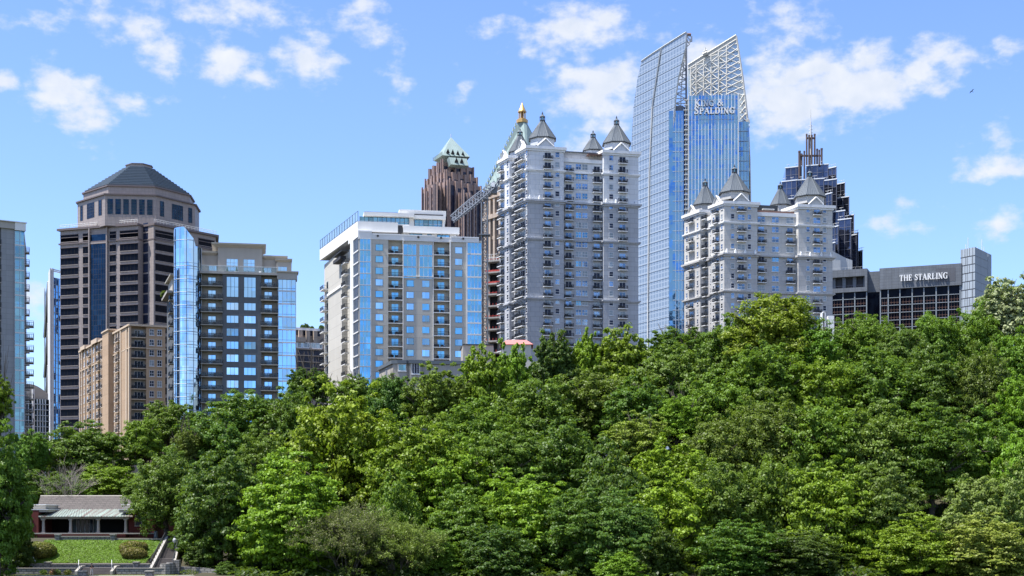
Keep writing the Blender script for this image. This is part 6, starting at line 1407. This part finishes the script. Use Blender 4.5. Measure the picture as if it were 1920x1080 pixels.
# ------------------------------------------------------------------ trees
def crown_mesh(style, seed):
    """a crown grown bough by bough: each bough is a flat spray of leaf clumps reaching out and drooping a little, dark gaps between"""
    rs = np.random.RandomState(seed)
    nb, reach, wide, flat, sub, nl, ls, droop = dict(dome=(78, .98, .17, .62, 9, 62, .0265, .05), tall=(84, .96, .15, .8, 9, 62, .0265, .02), layer=(66, 1.02, .19, .36, 11, 66, .026, .13), airy=(64, 1.0, .15, .6, 9, 60, .0265, .05), fine=(96, .97, .15, .8, 9, 66, .022, .04), big=(70, .95, .17, .75, 8, 54, .040, .05))[style]
    C = []; P = []; Nn = []
    for i in range(nb):
        z = 1 - (i + .5) / nb * 1.82; t = i * 2.39996 + rs.uniform(-.35, .35); r = math.sqrt(max(0, 1 - z * z)); d = np.array([r * math.cos(t), r * math.sin(t), z + rs.uniform(-.08, .08)])
        lump = 1 + .14 * math.sin(2 * t + seed) + .10 * math.sin(5 * z + seed * 2)
        L = reach * lump * rs.uniform(.70, 1.06)
        if z > .45: L = min(L, reach * 1.0) if False else reach * (1 + .5 * (lump - 1)) * rs.uniform(.80, .97)
        if style == 'tall': L *= 1 - .12 * abs(z)
        tip = d * L; tip[2] -= droop * r; base = d * .3 + np.array([0, 0, -.05]); side = np.array([-math.sin(t), math.cos(t), 0.]); C.append(tip * .85)
        big = rs.uniform(.75, 1.3)
        for s in range(sub):
            k = (s + rs.rand()) / sub; k = .22 + .78 * k ** .8
            c = base + (tip - base) * k + side * rs.normal() * wide * big * (1.15 - .5 * k) + np.array([0, 0, rs.normal() * .04 * (1 + 2 * abs(z))])
            r1 = wide * big * rs.uniform(.42, .85) * (1.15 - .45 * k)
            e = rs.normal(size=(nl, 3)); e /= np.linalg.norm(e, axis=1)[:, None]; rr = rs.rand(nl) ** .45; st = rs.rand(nl) < .12; rr[st] *= 1.55
            P.append(c + e * r1 * rr[:, None] * np.array([1.1, 1.1, flat])); Nn.append(e * .5 + d * .3 + np.array([0, 0, .5]) + rs.normal(size=(nl, 3)) * .45)
    for i in range(46):       # the shaded inner leaves
        d = rs.normal(size=3); d /= np.linalg.norm(d); c = d * rs.uniform(.1, .66) * np.array([1, 1, .9]); e = rs.normal(size=(90, 3)); e /= np.linalg.norm(e, axis=1)[:, None]
        P.append(c + e * .2 * rs.rand(90)[:, None] ** .4); Nn.append(e + np.array([0, 0, .4]) + rs.normal(size=(90, 3)) * .4)
    P = np.concatenate(P); Nn = np.concatenate(Nn); Nn /= np.linalg.norm(Nn, axis=1)[:, None]
    o = quads('crown', P, Nn, ls, rs, 'leaf', .62); me = o.data; bpy.data.objects.remove(o); return me, np.array(C)
def trunk_mesh(C, seed, pale=False):
    """trunk from z=0 (ground) to the crown's middle at z=1; the limbs reach the clumps (unit crown sits at z=1, half height .5)"""
    rs = random.Random(seed); m = MB(); bk = 'barkpale' if pale else 'bark'
    pts = [(0, 0, 0)]; 
    for i in range(1, 6): pts.append((rs.uniform(-.05, .05), rs.uniform(-.05, .05), i / 5 * 1.15))
    for i, (a, c) in enumerate(zip(pts, pts[1:])): m.tube(a, c, .075 * (1 - i * .15), bk, .075 * (1 - (i + 1) * .15), 8)
    for c in C[::3]:
        t = rs.randint(2, 4); a = Vector(pts[t]); b = Vector((c[0] * .92, c[1] * .92, 1 + c[2] * .46)); mid = a.lerp(b, .5) + Vector((rs.uniform(-.06, .06), rs.uniform(-.06, .06), .03))
        m.tube(a, mid, .028, bk, .018, 5); m.tube(mid, b, .018, bk, .006, 5)
        for q in range(3): e = b + Vector((rs.uniform(-.2, .2), rs.uniform(-.2, .2), rs.uniform(-.02, .12))); m.tube(mid.lerp(b, .6), e, .009, bk, .004, 4)
    me = m.mesh('trunk')
    for p in me.polygons: p.use_smooth = True
    return me
CR = {}
for st, seeds in (('dome', (1, 2, 3)), ('tall', (4, 5)), ('layer', (6, 7, 8)), ('airy', (9, 10)), ('fine', (11, 12)), ('big', (13, 14))):
    CR[st] = []
    for s in seeds: me, C = crown_mesh(st, s); CR[st].append((me, trunk_mesh(C, s)))
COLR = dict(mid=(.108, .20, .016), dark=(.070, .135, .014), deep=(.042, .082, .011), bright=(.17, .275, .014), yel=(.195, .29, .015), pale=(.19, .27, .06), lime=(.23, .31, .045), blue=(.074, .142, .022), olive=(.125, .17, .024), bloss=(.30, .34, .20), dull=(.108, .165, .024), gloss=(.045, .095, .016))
T = [ # px, top, bottom, halfwidth px, Y, style, colour, label
 (-8, 695, 800, 34, 197, 'airy', 'bright', 'sparse leafy branch tips of a tree reaching in at the left picture edge'),
 (-4, 792, 1082, 72, 195, 'layer', 'mid', 'large dark tree overhanging the left end of the bathhouse'),
 (62, 803, 900, 42, 262, 'dome', 'mid', 'green tree top just below the teal glass strip of the far left tower'),
 (160, 789, 925, 92, 272, 'dome', 'dark', 'broad dark round tree in front of the tan apartment house'),
 (318, 748, 850, 58, 288, 'dome', 'mid', 'round green tree top under the round glass corner of the slate condominium'),
 (268, 778, 880, 48, 278, 'tall', 'bright', 'bright green tree between the broad dark tree and the slate condominium'),
 (120, 886, 945, 62, 250, 'fine', 'dull', 'dull green thicket tree behind the dead branches above the bathhouse roof'),
 (205, 868, 945, 62, 249, 'dome', 'bright', 'bright low tree directly behind the bathhouse roof ridge'),
 (262, 890, 960, 40, 246, 'layer', 'mid', 'small tree just right of the bathhouse roof ridge'),
 (395, 768, 900, 74, 255, 'dome', 'dark', 'dark tree with brown blossom tinge left of the twin domed dark trees'),
 (352, 800, 870, 34, 250, 'airy', 'olive', 'straw coloured blossoming tree between dark tree and olive willow'),
 (460, 727, 850, 82, 270, 'dome', 'dark', 'dark domed tree in front of the slate condominium windows'),
 (548, 720, 850, 62, 266, 'dome', 'dark', 'second dark domed tree, in front of the slate condominium blue glass edge'),
 (580, 688, 745, 44, 300, 'dome', 'deep', 'very dark small tree top below the brown office block'),
 (312, 842, 1010, 76, 223, 'fine', 'olive', 'fine leaved olive willow right of the bathhouse roof'),
 (412, 836, 1075, 78, 211, 'layer', 'blue', 'blue-green drooping tree beside the long staircase'),
 (545, 868, 1088, 84, 203, 'layer', 'yel', 'yellow-green layered tree left of the brown twiggy bush'),
 (490, 800, 930, 50, 224, 'layer', 'mid', 'mid green tree between the blue-green drooping tree and the big pale tree'),
 (640, 708, 950, 118, 236, 'airy', 'yel', 'large airy yellow-green tree with visible dark limbs, left of centre'),
 (775, 765, 960, 100, 229, 'airy', 'bright', 'airy bright tree right of the large yellow-green one'),
 (665, 700, 780, 48, 276, 'dome', 'mid', 'green tree top below the cream condominium glass corner'),
 (735, 694, 790, 48, 264, 'tall', 'blue', 'grey-green tree in front of the low bay windowed building'),
 (822, 678, 800, 66, 262, 'airy', 'olive', 'yellowish loose tree under the low grey roof vents'),
 (903, 652, 790, 46, 268, 'big', 'bright', 'bright coarse leaved tree at the foot of the crane'),
 (958, 640, 790, 44, 272, 'big', 'bright', 'bright coarse leaved tree in front of the pink roof'),
 (1040, 621, 720, 42, 282, 'big', 'gloss', 'dark glossy tree top at the corner of the tallest white tower'),
 (1098, 620, 740, 38, 285, 'big', 'yel', 'pointed yellow-green tree right of the dark glossy one'),
 (1165, 617, 750, 60, 285, 'big', 'yel', 'wide yellow-green tree at the right foot of the tallest white tower'),
 (1285, 612, 700, 76, 302, 'dome', 'dark', 'dark flat topped tree under the curved glass veil'),
 (1262, 642, 790, 84, 276, 'dome', 'dull', 'dull green tree just below the dark flat topped one'),
 (1375, 588, 730, 62, 288, 'dome', 'mid', 'green tree leading up to the highest dome, left of it'),
 (1452, 543, 690, 86, 282, 'dome', 'bright', 'highest bright domed tree in front of the shorter white tower'),
 (1530, 600, 700, 54, 278, 'tall', 'mid', 'green tree below the white rooftop stacks'),
 (1620, 583, 690, 62, 288, 'fine', 'mid', 'rounded fine leaved tree before the hotel left wing'),
 (1690, 606, 710, 50, 280, 'dome', 'dull', 'dull tree between the two tree tops in front of the hotel'),
 (1748, 576, 710, 52, 284, 'tall', 'mid', 'taller tree top before the hotel lettering wall'),
 (1828, 572, 720, 66, 288, 'fine', 'mid', 'green tree under the ribbed stair tower of the hotel'),
 (1888, 522, 640, 62, 292, 'big', 'bloss', 'tree with pale cream blossom tips at the right picture edge on the skyline'),
 (1915, 610, 740, 60, 276, 'dome', 'mid', 'green tree below the cream blossom tree at the right edge'),
 (895, 745, 880, 82, 248, 'dome', 'mid', 'round green tree below the crane foot trees'),
 (1008, 700, 850, 84, 255, 'dome', 'dull', 'dull domed tree below the dark glossy tree top'),
 (1105, 690, 820, 96, 259, 'fine', 'dull', 'wide grey-green fine leaved tree below the yellow-green pair'),
 (1196, 706, 830, 76, 252, 'dome', 'dark', 'darker tree right of the wide grey-green one'),
 (1277, 738, 812, 42, 246, 'dome', 'bright', 'small ball shaped bright tree in the middle right'),
 (1198, 772, 860, 62, 238, 'airy', 'lime', 'pale lime tree with bleached leaf clusters, centre right, left of the ball shaped tree'),
 (1345, 694, 840, 78, 253, 'dome', 'mid', 'green tree right of the small ball shaped tree'),
 (1440, 638, 780, 86, 258, 'dome', 'mid', 'green tree directly below the highest bright dome'),
 (1540, 662, 800, 80, 256, 'tall', 'bright', 'bright tree below the white rooftop stacks tree'),
 (1640, 650, 800, 82, 258, 'dome', 'mid', 'green domed tree below the hotel left wing trees'),
 (1742, 648, 800, 76, 260, 'layer', 'dark', 'dark layered tree below the hotel lettering'),
 (1836, 652, 800, 74, 258, 'fine', 'dull', 'dull fine leaved tree below the hotel stair tower'),
 (1918, 690, 830, 56, 250, 'airy', 'bright', 'light green tree at the right edge, middle height'),
 (850, 822, 970, 76, 226, 'airy', 'bright', 'bright tree right of the airy central pair, lower middle'),
 (948, 790, 940, 82, 231, 'dome', 'mid', 'rounded green tree in the centre of the picture'),
 (1052, 782, 930, 78, 233, 'dome', 'dark', 'dark rounded tree left of the pale lime tree'),
 (1148, 850, 1000, 76, 219, 'layer', 'blue', 'blue-green spreading tree below the pale lime tree'),
 (1262, 812, 960, 82, 228, 'airy', 'bright', 'light green tree below the small ball shaped tree'),
 (1358, 768, 920, 86, 234, 'fine', 'dull', 'grey-green tree with a bare pale limb, right of the light green tree'),
 (1452, 738, 900, 90, 238, 'fine', 'dull', 'wide olive tinged tree with dark trunk in the right half'),
 (1548, 742, 900, 82, 236, 'dome', 'mid', 'green tree right of the wide olive tinged one'),
 (1648, 752, 910, 80, 234, 'dome', 'dull', 'dull green tree in the right third, middle height'),
 (1745, 758, 910, 76, 232, 'layer', 'dark', 'dark layered tree left of the shadowed gap at right'),
 (1838, 762, 910, 74, 234, 'airy', 'mid', 'loose green tree above the shadowed gap at right'),
 (1915, 800, 960, 62, 226, 'airy', 'bright', 'bright loose tree at the right edge, below the middle one'),
 (868, 935, 1080, 70, 207, 'layer', 'mid', 'layered green tree right of the brown twiggy bush'),
 (982, 902, 1070, 80, 209, 'layer', 'bright', 'cone shaped layered bright tree, bottom centre'),
 (1085, 930, 1080, 66, 203, 'layer', 'dark', 'dark layered tree between the cone shaped and the blue-green tree'),
 (1165, 940, 1090, 62, 201, 'layer', 'blue', 'blue-green low tree with separate sprays, bottom middle right'),
 (1262, 900, 1060, 76, 211, 'airy', 'yel', 'yellow-green loose tree, lower middle right'),
 (1352, 880, 1040, 78, 213, 'fine', 'dull', 'fine grey-green tree, lower right centre'),
 (1452, 862, 1020, 80, 216, 'dome', 'mid', 'rounded tree below the wide olive tinged one'),
 (1548, 878, 1040, 74, 211, 'layer', 'bright', 'bright layered tree, lower right'),
 (1648, 880, 1030, 70, 213, 'layer', 'dull', 'dull layered tree beside the shadowed gap'),
 (1836, 905, 1030, 72, 207, 'airy', 'pale', 'pale green spreading tree right of the shadowed gap'),
 (1912, 880, 1050, 60, 204, 'airy', 'pale', 'pale green tree in the lower right corner, upper one'),
 (1385, 990, 1100, 64, 198, 'layer', 'dark', 'dark tree at the bottom edge right of centre'),
 (1716, 985, 1095, 74, 197, 'layer', 'bright', 'bright spreading tree at the bottom edge, right'),
 (1845, 985, 1100, 80, 196, 'layer', 'lime', 'light green tree with flat sprays in the bottom right corner'),
 (740, 900, 1010, 62, 216, 'dome', 'mid', 'green tree right behind the brown twiggy bush'),
 (590, 985, 1100, 46, 204, 'layer', 'bright', 'low bright sprays between the layered tree and the brown twiggy bush'),
 (700, 985, 1110, 60, 208, 'dome', 'mid', 'shaded green bush in the gap between the two twiggy bushes'),
 (820, 1000, 1100, 46, 199, 'layer', 'mid', 'low green spreading bush right of the greenish twiggy bush'),
 (930, 1000, 1100, 64, 199, 'dome', 'deep', 'bush at the bottom edge, just left of centre, coloured near-black for shade'),  # leaf tone near-black to imitate missing sunlight low in the wood
 (1225, 1005, 1100, 60, 200, 'dome', 'deep', 'bush under the yellow-green loose tree at the bottom edge, near-black for shade'),  # shade under the trees put into its leaf colour
 (1500, 1010, 1100, 66, 199, 'layer', 'deep', 'low tree at the bottom edge, right half, coloured near-black for shade'),  # darkness at the foot of the wood painted into these leaves
 (1160, 1030, 1110, 46, 195, 'airy', 'bright', 'low bright bush at the bottom edge, centre right'),
 (150, 905, 950, 46, 247, 'dome', 'mid', 'low green tree just above the bathhouse roof ridge, left of its middle'),
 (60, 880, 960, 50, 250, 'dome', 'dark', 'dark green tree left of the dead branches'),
 (24, 968, 1078, 40, 206, 'dome', 'deep', 'near-black bush added as shade in the lower left corner beside the steps'),  # made up to darken this corner where deep shade falls
 (374, 1002, 1072, 34, 208, 'layer', 'deep', 'near-black bush added as shade right of the long staircase'),  # added with dark leaves in place of shade by the stairs
 (424, 1052, 1086, 22, 202, 'dome', 'dark', 'little dark bush at the right end of the curving stone wall'),
 (352, 960, 1050, 30, 216, 'layer', 'dark', 'small dark tree shading the top of the long staircase'),
]
rt = random.Random(11)
for i, (px, top, bot, hw, Y, st, colr, lab) in enumerate(T):
    me, tr = CR[st][i % len(CR[st])]
    if px > 430 and hw > 56 and Y <= 220: bot = max(bot, 1085) + 10; top -= 22; hw *= 1.13
    if px > 330 and hw > 34: bot += (.3 if Y > 214 else .0) * (bot - top); hw *= 1.13
    x = X(px, Y); zt, zb = Z(top, Y), Z(bot, Y); cz, rz = (zt + zb) / 2, (zt - zb) / 2; rx = hw * Y / F * 1.06; g = gz(x, Y) - .2
    rz *= 1.0
    if cz < g + .6: cz = g + .6 + rz * .3
    nm = 'tree' if rx > 2.6 else 'bush'
    t = thing('broadleaf_tree' if nm == 'tree' else 'bush', lab, nm, (x, Y, g), 'trees on the wooded slope' if nm == 'tree' else None)
    c = bpy.data.objects.new('crown', me); COL.objects.link(c); c.parent = t; c.location = (0, 0, cz - g); c.scale = (rx / 1.03, rx / 1.03 * rt.uniform(.85, 1.05), rz / .98); c.rotation_euler.z = rt.uniform(0, 6.28)
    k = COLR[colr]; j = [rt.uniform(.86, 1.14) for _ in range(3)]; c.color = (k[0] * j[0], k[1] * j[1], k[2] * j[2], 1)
    q = bpy.data.objects.new('trunk', tr); COL.objects.link(q); q.parent = t; q.scale = (rx * .95, rx * .95, max(.5, cz - g)); q.rotation_euler.z = c.rotation_euler.z
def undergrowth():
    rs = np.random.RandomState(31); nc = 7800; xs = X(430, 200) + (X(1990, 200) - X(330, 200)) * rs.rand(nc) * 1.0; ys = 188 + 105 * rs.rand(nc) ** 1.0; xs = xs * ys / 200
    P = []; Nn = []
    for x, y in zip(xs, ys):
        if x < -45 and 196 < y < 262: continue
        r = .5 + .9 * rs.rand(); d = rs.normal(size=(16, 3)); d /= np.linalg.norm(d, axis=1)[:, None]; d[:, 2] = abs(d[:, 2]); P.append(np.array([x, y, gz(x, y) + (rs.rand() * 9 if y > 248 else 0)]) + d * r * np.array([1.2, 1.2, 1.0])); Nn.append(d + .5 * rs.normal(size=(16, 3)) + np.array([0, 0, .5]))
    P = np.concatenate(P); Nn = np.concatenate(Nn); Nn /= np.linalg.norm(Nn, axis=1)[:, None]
    o = quads('undergrowth', P, Nn, .30, rs); o.color = (.025, .05, .009, 1); tag(o, 'undergrowth beneath the trees on the slope, coloured dark for the shade there', 'undergrowth', kind='stuff')  # dark leaf colour stands in for sunlight not reaching under the trees
undergrowth()
# brown twiggy bush and the dead tree
def twiggy(name, label, cat, px, Y, top, hw, n, mat, leaves, colr, seed, spread=1.0):
    rs = random.Random(seed); x = X(px, Y); g = gz(x, Y); h = Z(top, Y) - g; r = hw * Y / F; t = thing(name, label, cat, (x, Y, g)); m = MB(); tips = []
    def grow(p, d, l, w, dep):
        q = p + d * l; m.tube(p, q, w, mat, w * .6, 4); 
        if dep == 0: tips.append(q); return
        for _ in range(rs.choice((2, 3, 3))):
            e = (d + Vector((rs.uniform(-.8, .8), rs.uniform(-.8, .8), rs.uniform(-.35, .5))) * spread).normalized(); grow(q, e, l * rs.uniform(.6, .9), max(.012, w * .6), dep - 1)
        if dep < 4: tips.append(q)
    for _ in range(n):
        a = rs.uniform(0, 6.28); e = rs.uniform(.1, 1.0) ; b0 = Vector((x, Y, g)) + Vector((math.cos(a), math.sin(a), 0)) * r * .15; d = Vector((math.cos(a) * e * r, math.sin(a) * e * r, h * rs.uniform(.12, .9))).normalized(); grow(b0, d, h * .28, .07, 5)
    m.build('trunk', t)
    if leaves:
        rn = np.random.RandomState(seed); T_ = np.array([tuple(v) for v in tips]); idx = rn.randint(0, len(T_), leaves); P = T_[idx] + rn.normal(size=(leaves, 3)) * .16; Nn = rn.normal(size=(leaves, 3)) + np.array([0, -.2, .9]); Nn /= np.linalg.norm(Nn, axis=1)[:, None]
        o = quads('crown', P - np.array(t.location), Nn, .10, rn); o.parent = t; o.color = (*colr, 1)
    return t
twiggy('twiggy_bush', 'large brown twiggy bush with sparse leaves at the bottom, left of centre', 'bush', 650, 198, 938, 85, 20, 'twig', 42000, (.15, .15, .06), 3, 1.15)
twiggy('twiggy_bush', 'greenish twiggy bush right of the large brown one', 'bush', 752, 199, 960, 72, 18, 'twig', 52000, (.17, .22, .04), 9, 1.15)
twiggy('dead_tree', 'leafless pale branched dead tree above the bathhouse roof', 'tree', 118, 244, 866, 50, 5, 'barkpale', 0, None, 21, .75)
# ------------------------------------------------------------------ sky, clouds, sun, camera
SUN_AZ = R(17); SUN_EL = R(66)
sv = Vector((-math.cos(SUN_AZ) * math.cos(SUN_EL), -math.sin(SUN_AZ) * math.cos(SUN_EL), math.sin(SUN_EL)))
w = bpy.data.worlds.new('World'); SC.world = w; w.use_nodes = True; nt = w.node_tree; bg = nt.nodes['Background']
sky = N(nt, 'ShaderNodeTexSky', sky_type='NISHITA'); sky.sun_disc = False; sky.sun_elevation = SUN_EL; sky.sun_rotation = math.atan2(sv.x, sv.y)
sky.air_density = 1.0; sky.dust_density = .3; sky.ozone_density = 2.5; sky.altitude = 200
tc = N(nt, 'ShaderNodeTexCoord'); sp = N(nt, 'ShaderNodeSeparateXYZ'); nt.links.new(tc.outputs['Generated'], sp.inputs[0])
az = math_node(nt, 'MULTIPLY', math_node(nt, 'ARCTAN2', sp.outputs[0], sp.outputs[1]), 57.29578)
el = math_node(nt, 'MULTIPLY', math_node(nt, 'ARCSINE', sp.outputs[2]), 57.29578)
cb = N(nt, 'ShaderNodeCombineXYZ'); nt.links.new(az, cb.inputs[0]); nt.links.new(el, cb.inputs[1])
# soft warp so the cloud edges billow
nw = N(nt, 'ShaderNodeTexNoise', i_Scale=.32, i_Detail=3.0); nt.links.new(cb.outputs[0], nw.inputs['Vector'])
wv = N(nt, 'ShaderNodeVectorMath', operation='SUBTRACT'); nt.links.new(nw.outputs[1], wv.inputs[0]); wv.inputs[1].default_value = (.5, .5, .5)
ws = N(nt, 'ShaderNodeVectorMath', operation='MULTIPLY'); nt.links.new(wv.outputs[0], ws.inputs[0]); ws.inputs[1].default_value = (1.1, .7, 0)
wa = N(nt, 'ShaderNodeVectorMath', operation='ADD'); nt.links.new(cb.outputs[0], wa.inputs[0]); nt.links.new(ws.outputs[0], wa.inputs[1])
def ang(px, py):
    u, v = (px - HX) / F, (HY - py) / F; return math.degrees(math.atan2(u, 1)), math.degrees(math.atan2(v, math.hypot(u, 1)))
CL = [(130, 195, 85, 50, 30, 1.0), (95, 165, 50, 45, 0, .95), (180, 232, 50, 22, 10, .9), (270, 65, 95, 42, 28, .8), (200, 30, 80, 25, 15, .6), (430, 18, 150, 30, 4, .75), (420, 118, 72, 42, 8, 1.05), (575, 112, 66, 44, 5, 1.05), (480, 145, 70, 20, 0, .7), (680, 18, 62, 26, -10, .85), (50, 44, 66, 22, 0, .7), (0, 155, 28, 20, 0, .9), (240, 190, 66, 20, 5, .7), (300, 195, 30, 14, 0, .5), (740, 115, 26, 62, -20, .55), (710, 75, 36, 22, 0, .55), (865, 170, 16, 30, 0, .4), (940, 38, 60, 22, 0, .5),
      (1080, 58, 105, 42, -8, 1.1), (1130, 40, 50, 36, 0, 1.0), (1130, 165, 105, 62, 0, 1.05), (1065, 150, 50, 35, 0, .9), (1140, 225, 60, 40, 0, .8), (1300, 110, 60, 60, 0, 1.0), (1480, 190, 140, 62, 0, 1.35), (1600, 165, 140, 60, -6, 1.35), (1500, 130, 110, 40, 0, 1.0), (1720, 140, 80, 42, 0, 1.0), (1770, 105, 75, 30, 8, .95), (1640, 108, 60, 30, 0, .9), (1475, 45, 62, 52, 0, .6), (1540, 60, 40, 26, 0, .5),
      (1870, 316, 72, 26, 0, .85), (1632, 418, 42, 20, 0, .7), (1860, 420, 66, 24, 0, .5), (1700, 385, 30, 14, 0, .45), (1720, 436, 45, 10, 0, .4), (62, 570, 32, 36, 0, .75), (1090, 268, 56, 18, 0, .7), (1885, 88, 26, 24, 0, .55), (1870, 250, 40, 20, 0, .35), (1060, 215, 40, 26, 0, .3)]
acc = None
for px, py, rx, ry, rot, st in CL:
    a, e = ang(px, py); sx, sy = math.degrees(rx / F), math.degrees(ry / F)
    vr = N(nt, 'ShaderNodeMapping', vector_type='TEXTURE'); vr.inputs['Location'].default_value = (a, e, 0); vr.inputs['Rotation'].default_value = (0, 0, R(-rot)); vr.inputs['Scale'].default_value = (sx, sy, 1)
    nt.links.new(wa.outputs[0], vr.inputs['Vector']); ln = N(nt, 'ShaderNodeVectorMath', operation='LENGTH'); nt.links.new(vr.outputs[0], ln.inputs[0])
    v = math_node(nt, 'MULTIPLY_ADD', ln.outputs['Value'], -st * .80, st)
    acc = v if acc is None else math_node(nt, 'SMOOTH_MAX', acc, v, .12)
# made-up clouds out of view, for neutral fill light and reflections in the glass
nb = N(nt, 'ShaderNodeTexNoise', i_Scale=3.2, i_Detail=9.0); nt.links.new(tc.outputs['Generated'], nb.inputs['Vector'])
back = math_node(nt, 'MULTIPLY_ADD', nb.outputs[0], 5.0, -2.35)
isb = math_node(nt, 'LESS_THAN', sp.outputs[1], .35)
backm = math_node(nt, 'ADD', math_node(nt, 'MULTIPLY', back, isb), math_node(nt, 'MULTIPLY', math_node(nt, 'SUBTRACT', 1, isb), -3))
acc = math_node(nt, 'MAXIMUM', acc, backm)
n1 = N(nt, 'ShaderNodeTexNoise', i_Scale=.95, i_Detail=14.0, i_Roughness=.56); mpv = N(nt, 'ShaderNodeMapping'); mpv.inputs['Scale'].default_value = (.8, 1.25, 1); nt.links.new(cb.outputs[0], mpv.inputs['Vector']); nt.links.new(mpv.outputs[0], n1.inputs['Vector'])
dens = math_node(nt, 'ADD', acc, math_node(nt, 'MULTIPLY_ADD', n1.outputs[0], 2.5, -1.30))
mr = N(nt, 'ShaderNodeMapRange', interpolation_type='SMOOTHSTEP'); mr.inputs['From Min'].default_value = 0.0; mr.inputs['From Max'].default_value = .85; mr.inputs['To Max'].default_value = .93; nt.links.new(dens, mr.inputs['Value'])
n2 = N(nt, 'ShaderNodeTexNoise', i_Scale=1.1, i_Detail=5.0); nt.links.new(cb.outputs[0], n2.inputs['Vector'])
SK = CLOUD = None
shade = mixc(nt, math_node(nt, 'MULTIPLY_ADD', n2.outputs[0], 1.6, -.35, clamp=True), (3.0, 3.3, 3.8), (3.95, 4.02, 4.2))
tint = mixc(nt, 1.0, sky.outputs[0], (.74, .815, 1.04), 'MULTIPLY')
nt.links.new(mixc(nt, mr.outputs[0], tint, shade), bg.inputs['Color'])
bg.inputs['Strength'].default_value = .14
l = bpy.data.lights.new('sun', 'SUN'); l.energy = 5.0; l.angle = R(.53); l.color = (1, .965, .92)
lo = bpy.data.objects.new('sun', l); COL.objects.link(lo); lo.rotation_euler = (-sv).to_track_quat('-Z', 'Y').to_euler()
cam = bpy.data.cameras.new('camera'); co = bpy.data.objects.new('camera', cam); COL.objects.link(co)
cam.sensor_width = 36; cam.lens = F / 1920 * 36; cam.shift_y = (HY - 540) / 1920; cam.clip_end = 20000; cam.clip_start = .5
co.rotation_euler = (R(90), 0, 0); SC.camera = co
SC.view_settings.view_transform = 'Standard'; SC.view_settings.look = 'None'; SC.view_settings.exposure = 0.82; SC.view_settings.gamma = 1
SC.render.engine = 'CYCLES'; c = SC.cycles; c.max_bounces = 5; c.diffuse_bounces = 2; c.glossy_bounces = 3; c.transmission_bounces = 3; c.transparent_max_bounces = 6; c.caustics_reflective = False; c.caustics_refractive = False
